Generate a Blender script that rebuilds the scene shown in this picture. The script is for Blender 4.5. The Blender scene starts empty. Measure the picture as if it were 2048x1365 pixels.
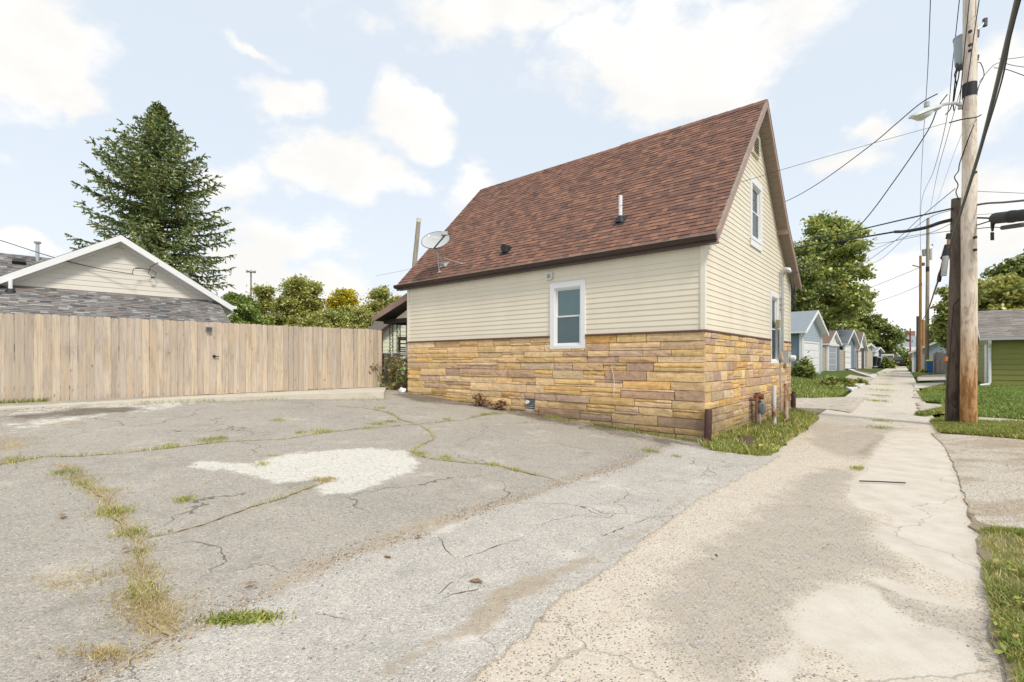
import bpy, bmesh, math, random
import numpy as np
from mathutils import Vector, Matrix
from mathutils.geometry import tessellate_polygon

scene = bpy.context.scene
COL = scene.collection
PI = math.pi
R = math.radians

# ------------------------------------------------------------------ camera, world, sun, exposure
EYE = 1.57
FPX, UC, VH = 979.0, 1024.0, 723.0          # focal length, centre and horizon of the 2048 px wide photograph
cam_d = bpy.data.cameras.new('camera')
cam = bpy.data.objects.new('camera', cam_d)
COL.objects.link(cam)
cam.location = (0, 0, EYE)
cam.rotation_euler = (R(90), 0, 0)
cam_d.sensor_width = 36.0
cam_d.lens = 36.0 * FPX / 2048.0
cam_d.shift_y = (VH - 682.5) / 2048.0
cam_d.clip_end = 3000
cam_d.clip_start = 0.05
scene.camera = cam

SUN = Vector((0.36, -0.66, 0.92)).normalized()
SKY_STRENGTH = 0.12
world = bpy.data.worlds.new('World')
scene.world = world
world.use_nodes = True

def lnk(nt, a, b): nt.links.new(a, b)

class NT:
    """short-hand for building node trees"""
    def __init__(self, nt): self.nt = nt
    def n(self, typ, **props):
        nd = self.nt.nodes.new(typ)
        for k, v in props.items(): setattr(nd, k, v)
        return nd
    def put(self, sock, v):
        if isinstance(v, bpy.types.NodeSocket): self.nt.links.new(v, sock)
        elif isinstance(v, (tuple, list)) and sock.type == 'RGBA' and len(v) == 3: sock.default_value = (*v, 1)
        else: sock.default_value = v
    def math(self, op, a, b=None, c=None, clamp=False):
        nd = self.n('ShaderNodeMath', operation=op, use_clamp=clamp)
        for i, v in enumerate((a, b, c)):
            if v is not None: self.put(nd.inputs[i], v)
        return nd.outputs[0]
    def vmath(self, op, a, b=None, out=0):
        nd = self.n('ShaderNodeVectorMath', operation=op)
        self.put(nd.inputs[0], a)
        if b is not None: self.put(nd.inputs[1] if op != 'SCALE' else nd.inputs['Scale'], b)
        return nd.outputs[out]
    def mix(self, f, a, b, blend='MIX'):
        nd = self.n('ShaderNodeMix', data_type='RGBA', blend_type=blend)
        self.put(nd.inputs[0], f); self.put(nd.inputs[6], a); self.put(nd.inputs[7], b)
        return nd.outputs[2]
    def noise(self, vec, scale, detail=4, rough=0.55, dist=0.0):
        nd = self.n('ShaderNodeTexNoise')
        self.put(nd.inputs['Vector'], vec); nd.inputs['Scale'].default_value = scale
        nd.inputs['Detail'].default_value = detail; nd.inputs['Roughness'].default_value = rough
        nd.inputs['Distortion'].default_value = dist
        return nd.outputs[0]
    def voro(self, vec, scale, feature='F1', out='Distance', rand=1.0):
        nd = self.n('ShaderNodeTexVoronoi', feature=feature)
        self.put(nd.inputs['Vector'], vec); nd.inputs['Scale'].default_value = scale
        nd.inputs['Randomness'].default_value = rand
        return nd.outputs[out]
    def ramp(self, f, stops, interp='LINEAR'):
        nd = self.n('ShaderNodeValToRGB')
        cr = nd.color_ramp; cr.interpolation = interp
        while len(cr.elements) < len(stops): cr.elements.new(0.5)
        for e, (p, c) in zip(cr.elements, stops):
            e.position = p
            e.color = (*c, 1) if isinstance(c, (tuple, list)) else (c, c, c, 1)
        self.put(nd.inputs[0], f)
        return nd.outputs[0]
    def step(self, f, lo, hi):
        nd = self.n('ShaderNodeMapRange', interpolation_type='SMOOTHSTEP', clamp=True)
        self.put(nd.inputs[0], f); nd.inputs[1].default_value = lo; nd.inputs[2].default_value = hi
        return nd.outputs[0]
    def pos(self): return self.n('ShaderNodeNewGeometry').outputs['Position']
    def stretch(self, vec, s): return self.vmath('MULTIPLY', vec, tuple(s))
    def rnd(self):
        g = self.n('ShaderNodeNewGeometry').outputs['Random Per Island']
        o = self.n('ShaderNodeObjectInfo').outputs['Random']
        return self.math('FRACT', self.math('ADD', g, o))

def sky_dir(u, v):
    return Vector(((u - UC) / FPX, 1.0, (VH - v) / FPX)).normalized()

def build_world():
    nt = world.node_tree
    nt.nodes.clear()
    q = NT(nt)
    out = q.n('ShaderNodeOutputWorld'); bg = q.n('ShaderNodeBackground')
    bg.inputs['Strength'].default_value = SKY_STRENGTH
    lnk(nt, bg.outputs[0], out.inputs[0])
    sky = q.n('ShaderNodeTexSky', sky_type='NISHITA', sun_disc=False)
    sky.sun_elevation = math.asin(SUN.z)
    sky.sun_rotation = math.atan2(SUN.x, SUN.y)
    sky.air_density = 1.0; sky.dust_density = 2.0; sky.ozone_density = 1.2
    d = q.n('ShaderNodeTexCoord').outputs['Generated']
    sep = q.n('ShaderNodeSeparateXYZ'); q.put(sep.inputs[0], d)
    dz = sep.outputs[2]
    # a thin veil over the blue
    veil = q.mix(0.86, sky.outputs[0], (4.05, 4.42, 4.82))
    hz = q.step(dz, 0.42, 0.0)
    veil = q.mix(q.math('MULTIPLY', hz, 0.55), veil, (4.6, 4.8, 5.0))
    # cloud cover: noise all round, more of it where the photograph shows banks
    flat = q.stretch(d, (1, 1, 1.7))
    n1 = q.noise(flat, 3.1, 6, 0.56, 0.25)
    n2 = q.noise(flat, 12.0, 8, 0.62, 0.2)
    n = q.math('ADD', q.math('MULTIPLY', n1, 0.62), q.math('MULTIPLY', n2, 0.38))
    wn = q.n('ShaderNodeTexNoise'); q.put(wn.inputs['Vector'], d)
    wn.inputs['Scale'].default_value = 7.0; wn.inputs['Detail'].default_value = 5
    wob = q.vmath('SUBTRACT', wn.outputs[1], (0.5, 0.5, 0.5))
    dw = q.vmath('ADD', d, q.vmath('SCALE', wob, 0.16))
    blobs = [(20, 120, 190, 150, 1.0), (150, 190, 70, 60, .8), (590, 197, 85, 34, .95), (815, 232, 95, 58, 1.0), (690, 330, 170, 72, 1.0),
             (470, 345, 90, 52, .95), (600, 470, 150, 60, .75), (500, 515, 110, 50, .8), (620, 590, 190, 60, 1.0), (500, 104, 60, 17, .6),
             (1010, 30, 330, 62, 1.0), (1250, 110, 330, 95, 1.05), (1380, 170, 190, 90, 1.05), (940, 370, 60, 60, .6),
             (1960, 170, 140, 110, 1.0), (1740, 265, 56, 34, .85), (1690, 345, 70, 30, .5), (1980, 480, 150, 120, .9), (1770, 560, 130, 60, .9),
             (1800, 640, 200, 60, .9), (1730, 620, 120, 70, .8), (300, 560, 260, 40, .7), (60, 495, 100, 28, .9)]
    acc = None
    for (u, v, su, sv, w) in blobs:
        c = sky_dir(u, v)
        s = 1.0 / math.sqrt(1 + ((u - UC) / FPX) ** 2 + ((VH - v) / FPX) ** 2)
        ru, rv = su / FPX * s * s * 1.15, sv / FPX * s * 1.15
        ex = Vector((c.y, -c.x, 0)).normalized(); ez = ex.cross(c)
        if ez.z < 0: ez = -ez
        rel = q.vmath('SUBTRACT', dw, tuple(c))
        a = q.math('DIVIDE', q.vmath('DOT_PRODUCT', rel, tuple(ex), out=1), ru)
        b = q.math('DIVIDE', q.vmath('DOT_PRODUCT', rel, tuple(ez), out=1), rv)
        r2 = q.math('ADD', q.math('MULTIPLY', a, a), q.math('MULTIPLY', b, b))
        g = q.math('MULTIPLY', q.math('SUBTRACT', 1.17, q.math('SQRT', r2), clamp=False), w)
        acc = g if acc is None else q.math('MAXIMUM', acc, g)
    inview = q.math('MAXIMUM', acc, -0.38)
    dens = q.math('ADD', q.math('MULTIPLY', q.math('SUBTRACT', n, 0.5), 3.0), q.math('MULTIPLY', inview, 0.9))
    m = q.step(dens, 0.08, 0.60)
    shade = q.noise(q.vmath('ADD', flat, (0.0, 0.0, 0.07)), 4.2, 5, 0.55)
    shade = q.step(shade, 0.36, 0.62)
    ccol = q.mix(shade, (4.75, 4.68, 4.55), (5.35, 5.28, 5.12))
    col = q.mix(m, veil, ccol)
    q.put(bg.inputs['Color'], col)
build_world()

sd = bpy.data.lights.new('sun', 'SUN')
sd.energy = 1.75; sd.angle = R(10); sd.color = (1.0, 0.94, 0.84)
sun = bpy.data.objects.new('sun', sd); COL.objects.link(sun)
sun.location = SUN * 60
sun.rotation_euler = SUN.to_track_quat('Z', 'Y').to_euler()

scene.view_settings.view_transform = 'Standard'
scene.view_settings.look = 'None'
scene.view_settings.exposure = 0.78
scene.view_settings.gamma = 1.0
scene.view_settings.use_curve_mapping = False

# ------------------------------------------------------------------ places
AX, AY = 3.647, 9.3                       # near corner of the stone house
DX, DY = -0.765, 0.644                    # along the long wall, away from the alley (a)
GX, GY = 0.643, 0.766                     # along the gable wall and the alley (b)
SLOPE = 0.0262                            # the alley turns a little off the house
def AB(a, b, z=0.0): return (AX + DX * a + GX * b, AY + DY * a + GY * b, z)
def toAB(x, y):
    x = np.asarray(x, float) - AX; y = np.asarray(y, float) - AY
    det = DX * GY - DY * GX
    return (x * GY - y * GX) / det, (DX * y - DY * x) / det
def sstep(x, lo, hi):
    t = np.clip((x - lo) / (hi - lo), 0, 1); return t * t * (3 - 2 * t)
def T(x, y):
    """height of the land"""
    a, b = toAB(x, y); aa = a - SLOPE * b
    z = 0.45 * sstep(b, 10, 45)
    p = 0.5 * (np.sqrt(aa * aa + 0.15) + aa)
    slope = 0.066 + 0.075 * sstep(b, 13, 22)
    left = np.minimum(slope * p, 0.72 - 0.2 * sstep(b, 13, 22)+0.2*sstep(b,22,30))
    r = np.maximum(0, -(aa + 3.55))
    return z + left + 0.4 * (1 - np.exp(-r * 0.16))
def Tz(x, y): return float(T(x, y))
def W(u, v, Y): return Vector(((u - UC) / FPX * Y, Y, EYE + (VH - v) / FPX * Y))
def G(u, v, off=0.0):
    """where the sight line of a spot in the photograph meets the land"""
    rx, rz = (u - UC) / FPX, (VH - v) / FPX
    Y = -EYE / rz if rz < 0 else 50.0
    lo, hi = 0.5, 160.0
    for _ in range(50):
        m = 0.5 * (lo + hi)
        if EYE + rz * m > Tz(rx * m, m) + off: lo = m
        else: hi = m
    return Vector((rx * lo, lo, Tz(rx * lo, lo) + off))

def vnoise(x, y, seed=0):
    xi = np.floor(x).astype(np.int64); yi = np.floor(y).astype(np.int64)
    fx = x - xi; fy = y - yi
    fx = fx * fx * (3 - 2 * fx); fy = fy * fy * (3 - 2 * fy)
    def h(i, j):
        k = (i * 374761393 + j * 668265263 + seed * 974634777) & 0xFFFFFFFF
        k = ((k ^ (k >> 13)) * 1274126177) & 0xFFFFFFFF
        return ((k ^ (k >> 16)) & 0xFFFF) / 65535.0
    return (h(xi, yi) * (1 - fx) + h(xi + 1, yi) * fx) * (1 - fy) + (h(xi, yi + 1) * (1 - fx) + h(xi + 1, yi + 1) * fx) * fy
def fbm(x, y, seed=0, oct=4):
    s = 0; a = 0.5; f = 1.0
    for o in range(oct):
        s = s + a * vnoise(x * f, y * f, seed + o * 17); a *= 0.5; f *= 2.03
    return s
def poly_sd(px, py, poly):
    """signed distance to a polygon, positive inside"""
    P = np.asarray([(p[0], p[1]) for p in poly], float); n = len(P)
    best = np.full(px.shape, 1e9); inside = np.zeros(px.shape, bool)
    for i in range(n):
        x0, y0 = P[i]; x1, y1 = P[(i + 1) % n]
        ex, ey = x1 - x0, y1 - y0
        t = np.clip(((px - x0) * ex + (py - y0) * ey) / (ex * ex + ey * ey + 1e-12), 0, 1)
        best = np.minimum(best, np.hypot(px - x0 - t * ex, py - y0 - t * ey))
        c = ((y0 > py) != (y1 > py)) & (px < (x1 - x0) * (py - y0) / (y1 - y0 + 1e-12) + x0)
        inside ^= c
    return np.where(inside, best, -best)
def line_d(px, py, pts):
    best = np.full(px.shape, 1e9)
    for (p, q) in zip(pts[:-1], pts[1:]):
        ex, ey = q[0] - p[0], q[1] - p[1]
        t = np.clip(((px - p[0]) * ex + (py - p[1]) * ey) / (ex * ex + ey * ey + 1e-12), 0, 1)
        best = np.minimum(best, np.hypot(px - p[0] - t * ex, py - p[1] - t * ey))
    return best

# ------------------------------------------------------------------ object helpers
WLOC = {}
def link(o, parent=None, wloc=(0, 0, 0)):
    COL.objects.link(o)
    wl = Vector(wloc); WLOC[o.name] = wl
    if parent is not None:
        o.parent = parent; o.location = wl - WLOC[parent.name]
    else:
        o.location = wl
    return o
def tag(o, label=None, cat=None, group=None, kind=None):
    if label: o['label'] = label
    if cat: o['category'] = cat
    if group: o['group'] = group
    if kind: o['kind'] = kind
    return o
def thing(name, label, cat, loc, group=None):
    o = bpy.data.objects.new(name, None); o.empty_display_size = 0.2
    link(o, None, loc)
    return tag(o, label, cat, group)

class MB:
    """collects faces in world coordinates and links them as one mesh object"""
    def __init__(s): s.v = []; s.f = []; s.m = []
    def face(s, pts, m=0):
        i = len(s.v); s.v += [tuple(p) for p in pts]; s.f.append(tuple(range(i, i + len(pts)))); s.m.append(m)
    def solid(s, pts, faces, m=0):
        i = len(s.v); s.v += [tuple(p) for p in pts]
        for f in faces: s.f.append(tuple(k + i for k in f)); s.m.append(m)
    def hexa(s, p, m=0):
        """8 corners: bottom ring 0-3, top ring 4-7"""
        s.solid(p, [(3, 2, 1, 0), (4, 5, 6, 7), (0, 1, 5, 4), (1, 2, 6, 5), (2, 3, 7, 6), (3, 0, 4, 7)], m)
    def box(s, f, x, y, z, m=0):
        s.hexa([f(x[0], y[0], z[0]), f(x[1], y[0], z[0]), f(x[1], y[1], z[0]), f(x[0], y[1], z[0]),
                f(x[0], y[0], z[1]), f(x[1], y[0], z[1]), f(x[1], y[1], z[1]), f(x[0], y[1], z[1])], m)
    def prism(s, f, poly, y0, y1, m=0):
        """outline in (x, z), from depth y0 to y1"""
        n = len(poly); p = [f(x, y0, z) for x, z in poly] + [f(x, y1, z) for x, z in poly]
        s.solid(p, [tuple(range(n)), tuple(range(2 * n - 1, n - 1, -1))] + [(i, i + n, (i + 1) % n + n, (i + 1) % n) for i in range(n)], m)
    def tube(s, pts, rad, n=8, m=0, caps=True):
        pts = [Vector(p) for p in pts]; k = len(pts)
        if not isinstance(rad, (list, tuple)): rad = [rad] * k
        i0 = len(s.v); up = None
        for i, p in enumerate(pts):
            t = (pts[min(i + 1, k - 1)] - pts[max(i - 1, 0)])
            if t.length < 1e-9: t = Vector((0, 0, 1))
            t.normalize()
            if up is None:
                up = Vector((0, 0, 1)) if abs(t.z) < 0.9 else Vector((1, 0, 0))
            ax = t.cross(up)
            if ax.length < 1e-5: ax = t.cross(Vector((1, 0.3, 0)))
            ax.normalize(); ay = ax.cross(t).normalized(); up = ay
            for j in range(n):
                an = 2 * PI * j / n
                s.v.append(tuple(p + (ax * math.cos(an) + ay * math.sin(an)) * rad[i]))
        for i in range(k - 1):
            for j in range(n):
                a = i0 + i * n + j; b = i0 + i * n + (j + 1) % n
                s.f.append((a, b, b + n, a + n)); s.m.append(m)
        if caps:
            s.f.append(tuple(i0 + j for j in range(n - 1, -1, -1))); s.m.append(m)
            s.f.append(tuple(i0 + (k - 1) * n + j for j in range(n))); s.m.append(m)
    def join(s, o):
        i = len(s.v); s.v += o.v; s.f += [tuple(k + i for k in f) for f in o.f]; s.m += o.m
    def build(s, name, mats, parent=None, smooth=False, origin=None, kind=None, label=None):
        if not isinstance(mats, (list, tuple)): mats = [mats]
        V = np.array(s.v, float)
        lo, hi = V.min(0), V.max(0)
        c = Vector(origin) if origin is not None else Vector(((lo[0] + hi[0]) / 2, (lo[1] + hi[1]) / 2, lo[2]))
        me = bpy.data.meshes.new(name)
        me.from_pydata([tuple(p) for p in (V - np.array(c))], [], s.f)
        for mt in mats: me.materials.append(mt)
        if len(mats) > 1: me.polygons.foreach_set('material_index', s.m)
        if smooth is True: me.polygons.foreach_set('use_smooth', [True] * len(s.f))
        elif smooth == 'auto':
            me.polygons.foreach_set('use_smooth', [True] * len(s.f)); me.set_sharp_from_angle(angle=R(40))
        bm = bmesh.new(); bm.from_mesh(me); bmesh.ops.recalc_face_normals(bm, faces=bm.faces); bm.to_mesh(me); bm.free()
        o = bpy.data.objects.new(name, me)
        link(o, parent, c)
        return tag(o, label, None, None, kind)

def np_mesh(name, verts, faces, mats, parent=None, kind=None, origin=None, smooth=False, midx=None):
    verts = np.asarray(verts, np.float32); faces = np.asarray(faces, np.int32)
    c = np.array(origin if origin is not None else (verts[:, 0].mean(), verts[:, 1].mean(), verts[:, 2].min()), np.float32)
    me = bpy.data.meshes.new(name)
    n, k = faces.shape
    me.vertices.add(len(verts)); me.vertices.foreach_set('co', (verts - c).ravel())
    me.loops.add(n * k); me.loops.foreach_set('vertex_index', faces.ravel())
    me.polygons.add(n); me.polygons.foreach_set('loop_start', np.arange(0, n * k, k, dtype=np.int32))
    me.polygons.foreach_set('loop_total', np.full(n, k, np.int32))
    if not isinstance(mats, (list, tuple)): mats = [mats]
    for mt in mats: me.materials.append(mt)
    if midx is not None: me.polygons.foreach_set('material_index', np.asarray(midx, np.int32))
    if smooth: me.polygons.foreach_set('use_smooth', np.ones(n, bool))
    me.update(calc_edges=True); me.validate()
    o = bpy.data.objects.new(name, me)
    link(o, parent, c)
    return tag(o, None, None, None, kind)

def frame(o, ex, ey):
    """x along ex, y along ey (horizontal), z up"""
    o = Vector(o); ex = Vector((ex[0], ex[1], 0)).normalized(); ey = Vector((ey[0], ey[1], 0)).normalized()
    return lambda x, y, z: o + ex * x + ey * y + Vector((0, 0, z))
def frame3(o, ex, ey, ez):
    o, ex, ey, ez = Vector(o), Vector(ex), Vector(ey), Vector(ez)
    return lambda x, y, z: o + ex * x + ey * y + ez * z
# ------------------------------------------------------------------ materials
def mk(name):
    m = bpy.data.materials.new(name); m.use_nodes = True
    nt = m.node_tree; nt.nodes.clear()
    q = NT(nt)
    out = q.n('ShaderNodeOutputMaterial'); p = q.n('ShaderNodeBsdfPrincipled')
    lnk(nt, p.outputs[0], out.inputs[0])
    return m, q, p, out
def bump(q, p, h, strength=0.4, dist=0.01):
    b = q.n('ShaderNodeBump'); b.inputs['Strength'].default_value = strength; b.inputs['Distance'].default_value = dist
    q.put(b.inputs['Height'], h); lnk(q.nt, b.outputs[0], p.inputs['Normal'])
def shade(c, k): return tuple(max(0.0, min(1.0, x * k)) for x in c)

def plain(name, c, rough=0.6, var=0.12, scale=6.0, metal=0.0, rnd=0.0, stretch=(1, 1, 1), bmp=0.0, bscale=60.0, dirt=None, spec=0.4):
    m, q, p, o = mk(name)
    P = q.stretch(q.pos(), stretch)
    f = q.noise(P, scale, 5, 0.6)
    col = q.ramp(f, [(0.25, shade(c, 1 - var)), (0.75, shade(c, 1 + var))])
    if dirt:
        dc, lo, hi = dirt
        col = q.mix(q.step(q.noise(P, scale * 0.45, 6, 0.65), lo, hi), col, dc)
    if rnd:
        k = q.math('ADD', q.math('MULTIPLY', q.rnd(), 2 * rnd), 1 - rnd)
        hs = q.n('ShaderNodeHueSaturation'); q.put(hs.inputs['Color'], col); q.put(hs.inputs['Value'], k); col = hs.outputs[0]
    q.put(p.inputs['Base Color'], col)
    p.inputs['Roughness'].default_value = rough; p.inputs['Metallic'].default_value = metal
    p.inputs['Specular IOR Level'].default_value = spec
    if bmp: bump(q, p, q.noise(P, bscale, 4, 0.6), bmp, 0.01)
    return m

def rnd_ramp(name, stops, rough=0.85, grain=140.0, gvar=0.25, blotch=2.2, bvar=0.15, bmp=0.4, spec=0.25, interp='CONSTANT'):
    """one of several colours per piece, with granules and soft blotches"""
    m, q, p, o = mk(name)
    P = q.pos()
    col = q.ramp(q.rnd(), stops, interp)
    g = q.noise(P, grain, 3, 0.7); bl = q.noise(P, blotch, 4, 0.6)
    k = q.math('ADD', q.math('MULTIPLY', q.math('SUBTRACT', g, 0.5), 2.4 * gvar), q.math('ADD', q.math('MULTIPLY', q.math('SUBTRACT', bl, 0.5), 2.4 * bvar), 1.0))
    hs = q.n('ShaderNodeHueSaturation'); q.put(hs.inputs['Color'], col); q.put(hs.inputs['Value'], k)
    q.put(p.inputs['Base Color'], hs.outputs[0])
    p.inputs['Roughness'].default_value = rough; p.inputs['Specular IOR Level'].default_value = spec
    bump(q, p, g, bmp, 0.006)
    return m

def stone_mat(name, c, vein, lowdirt=True):
    m, q, p, o = mk(name)
    P = q.pos()
    n1 = q.noise(P, 7.0, 6, 0.62, 0.4); n2 = q.noise(P, 42.0, 5, 0.7)
    col = q.ramp(n1, [(0.28, shade(c, 0.74)), (0.5, c), (0.72, shade(c, 1.18))])
    col = q.mix(q.math('MULTIPLY', q.step(n2, 0.50, 0.68), 0.42), col, vein)
    hs = q.n('ShaderNodeHueSaturation'); q.put(hs.inputs['Color'], col)
    r = q.rnd()
    q.put(hs.inputs['Value'], q.math('ADD', q.math('MULTIPLY', r, 0.36), 0.84))
    q.put(hs.inputs['Saturation'], q.math('ADD', q.math('MULTIPLY', q.math('FRACT', q.math('MULTIPLY', r, 7.3)), 0.24), 0.84))
    q.put(hs.inputs['Hue'], q.math('ADD', q.math('MULTIPLY', q.math('FRACT', q.math('MULTIPLY', r, 3.7)), 0.012), 0.494))
    col = hs.outputs[0]
    # grime splashed up from the ground, in tongues
    sep = q.n('ShaderNodeSeparateXYZ'); q.put(sep.inputs[0], P)
    low = q.step(q.math('ADD', sep.outputs[2], q.math('MULTIPLY', q.noise(P, 1.1, 5, 0.65), -1.5)), 0.12, -0.62)
    col = q.mix(q.math('MULTIPLY', low, 0.5), col, (0.15, 0.115, 0.06))
    q.put(p.inputs['Base Color'], col)
    p.inputs['Roughness'].default_value = 0.9; p.inputs['Specular IOR Level'].default_value = 0.2
    wav = q.noise(q.stretch(P, (1.6, 1.6, 4.2)), 5.5, 5, 0.6, 1.2)
    ridge = q.math('ABSOLUTE', q.math('SUBTRACT', wav, 0.5))
    h = q.math('ADD', q.math('MULTIPLY', ridge, -2.6), q.math('MULTIPLY', n2, 0.35))
    bump(q, p, h, 0.85, 0.04)
    return m

M = {}
M['siding'] = plain('cream vinyl siding', (0.775, 0.70, 0.555), 0.45, 0.04, 1.4, stretch=(1, 1, 0.3), rnd=0.02, dirt=((0.66, 0.585, 0.45), 0.50, 0.80))
M['siding_trim'] = plain('cream corner trim', (0.78, 0.73, 0.61), 0.45, 0.03, 2.0)
M['stone_yellow'] = stone_mat('yellow cast stone', (0.850, 0.575, 0.278), (0.850, 0.686, 0.403))
M['stone_ochre'] = stone_mat('ochre cast stone', (0.850, 0.533, 0.217), (0.850, 0.634, 0.312))
M['stone_tan'] = stone_mat('tan cast stone', (0.770, 0.554, 0.318), (0.845, 0.665, 0.433))
M['stone_pink'] = stone_mat('pinkish brown cast stone', (0.631, 0.417, 0.282), (0.717, 0.507, 0.358))
M['mortar'] = plain('stone mortar', (0.506, 0.405, 0.288), 0.95, 0.2, 8, bmp=0.4)
M['shingle'] = rnd_ramp('red brown shingle', [(0, (0.197, 0.104, 0.076)), (0.26, (0.220, 0.114, 0.081)), (0.48, (0.170, 0.093, 0.071)),
                        (0.64, (0.284, 0.142, 0.093)), (0.84, (0.138, 0.081, 0.065)), (0.93, (0.242, 0.125, 0.086))])
M['butt'] = plain('dark shingle edge', (0.045, 0.030, 0.027), 0.95, 0.2, 20)
M['shingle_grey'] = rnd_ramp('grey blend shingle', [(0, (0.185, 0.172, 0.162)), (0.25, (0.235, 0.222, 0.212)), (0.48, (0.150, 0.143, 0.145)),
                             (0.62, (0.225, 0.185, 0.160)), (0.74, (0.315, 0.318, 0.305)), (0.84, (0.095, 0.096, 0.106)), (0.92, (0.21, 0.20, 0.19))])
M['brown_trim'] = plain('dark brown gutter paint', (0.058, 0.034, 0.028), 0.35, 0.15, 3)
M['brown_gutter_lip'] = plain('weathered gutter lip', (0.30, 0.25, 0.20), 0.5, 0.3, 2.5, stretch=(1, 1, 3))
M['rake'] = plain('faded pinkish brown rake board', (0.36, 0.235, 0.19), 0.55, 0.10, 3)
M['soffit'] = plain('brown grey soffit panel', (0.25, 0.195, 0.155), 0.6, 0.1, 4)
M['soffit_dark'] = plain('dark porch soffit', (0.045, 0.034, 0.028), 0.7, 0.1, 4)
M['white'] = plain('white paint', (0.80, 0.80, 0.795), 0.4, 0.025, 4)
M['white_old'] = plain('weathered white paint', (0.74, 0.73, 0.70), 0.5, 0.08, 5)
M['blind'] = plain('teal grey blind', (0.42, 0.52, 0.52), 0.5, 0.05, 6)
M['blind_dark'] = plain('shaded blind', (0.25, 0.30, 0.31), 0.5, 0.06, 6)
M['black'] = plain('black metal', (0.02, 0.02, 0.022), 0.4, 0.2, 8)
M['rubber'] = plain('black rubber', (0.022, 0.022, 0.024), 0.6, 0.2, 10)
M['galv'] = plain('galvanised steel', (0.50, 0.51, 0.515), 0.4, 0.12, 12, metal=0.5)
M['greybox'] = plain('grey painted steel', (0.43, 0.44, 0.44), 0.45, 0.06, 8)
M['dish'] = plain('pale grey dish enamel', (0.476, 0.493, 0.489), 0.35, 0.04, 3)
M['mark'] = plain('pale printed mark', (0.83, 0.84, 0.83), 0.4, 0.03, 3)
M['armgrey'] = plain('dark grey plastic', (0.10, 0.10, 0.10), 0.5, 0.1, 8)
M['rust'] = plain('rusted pipe', (0.20, 0.085, 0.045), 0.85, 0.35, 22, bmp=0.4)
M['rust_white'] = plain('chipped white pipe', (0.58, 0.56, 0.53), 0.7, 0.12, 14, stretch=(1, 1, .45), dirt=((0.25, 0.095, 0.035), 0.47, 0.60), bmp=0.3)
M['rust_tan'] = plain('rusty pale pipe', (0.50, 0.40, 0.30), 0.75, 0.15, 14, stretch=(1, 1, .45), dirt=((0.27, 0.10, 0.035), 0.40, 0.58), bmp=0.3)
M['maroon'] = plain('dark maroon painted pipe', (0.085, 0.036, 0.030), 0.55, 0.25, 14, dirt=((0.16, 0.065, 0.045), 0.55, 0.72))
M['meter'] = plain('blue grey gas meter', (0.165, 0.18, 0.19), 0.5, 0.12, 9, dirt=((0.2, 0.12, 0.07), 0.60, 0.75))
M['lampgrey'] = plain('pale grey lamp housing', (0.55, 0.56, 0.54), 0.45, 0.06, 5)
M['frost'] = plain('frosted lens', (0.70, 0.71, 0.70), 0.25, 0.03, 5)
M['transformer'] = plain('sky grey transformer paint', (0.40, 0.46, 0.49), 0.4, 0.06, 5)
M['conc'] = plain('pale concrete', (0.56, 0.51, 0.42), 0.9, 0.12, 3.5, bmp=0.3, bscale=90, dirt=((0.40, 0.35, 0.27), 0.55, 0.75))
M['conc_new'] = plain('new white concrete', (0.62, 0.61, 0.58), 0.9, 0.07, 2.5, bmp=0.2, bscale=90)
M['gravelly'] = plain('packed gravel drive', (0.47, 0.41, 0.335), 0.95, 0.28, 5.5, bmp=0.6, bscale=70, dirt=((0.29, 0.25, 0.195), 0.5, 0.7))
M['brickpath'] = plain('red brick paving', (0.34, 0.15, 0.115), 0.9, 0.15, 9)
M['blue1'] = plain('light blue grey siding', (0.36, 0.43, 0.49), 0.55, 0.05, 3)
M['blue1_shade'] = plain('shaded blue grey siding', (0.20, 0.27, 0.335), 0.55, 0.05, 3)  # darker copy of the front's blue; the side's shade is in the colour
M['navy'] = plain('navy siding', (0.045, 0.062, 0.11), 0.55, 0.08, 3)
M['slate'] = plain('slate blue siding', (0.15, 0.20, 0.26), 0.55, 0.08, 3)
M['tan'] = plain('tan boards', (0.43, 0.37, 0.29), 0.7, 0.1, 4)
M['grey_board'] = plain('grey weathered boards', (0.27, 0.24, 0.205), 0.85, 0.25, 6, stretch=(1, 1, .3))
M['brownwall'] = plain('dark brown boards', (0.085, 0.06, 0.045), 0.8, 0.2, 4)
M['greydoor'] = plain('grey garage door', (0.33, 0.37, 0.41), 0.5, 0.04, 4)
M['roof_blue'] = rnd_ramp('blue grey shingle', [(0, (0.208, 0.234, 0.267)), (.35, (0.260, 0.286, 0.312)), (.7, (0.163, 0.182, 0.215))], bvar=.1)
M['roof_brown'] = rnd_ramp('brown grey shingle', [(0, (0.17, 0.14, 0.115)), (.35, (0.205, 0.17, 0.14)), (.7, (0.14, 0.115, 0.095))], bvar=.15)
M['roof_red'] = rnd_ramp('faded red shingle', [(0, (0.26, 0.175, 0.14)), (.35, (0.30, 0.21, 0.17)), (.7, (0.22, 0.15, 0.12))], bvar=.15)
M['roof_tan'] = rnd_ramp('warm grey shingle', [(0, (0.25, 0.22, 0.195)), (.35, (0.29, 0.255, 0.225)), (.7, (0.205, 0.18, 0.16))], bvar=.18)
M['green'] = plain('olive green siding', (0.245, 0.245, 0.058), 0.55, 0.06, 3, rnd=0.03)
M['paleyellow'] = plain('pale yellow siding', (0.66, 0.65, 0.50), 0.55, 0.04, 3)
M['binblue'] = plain('blue bin plastic', (0.02, 0.10, 0.30), 0.45, 0.08, 4)
M['binyellow'] = plain('yellow bin lid', (0.65, 0.50, 0.03), 0.45, 0.06, 4)
M['bindark'] = plain('dark bin plastic', (0.025, 0.030, 0.033), 0.45, 0.1, 4)
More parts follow.
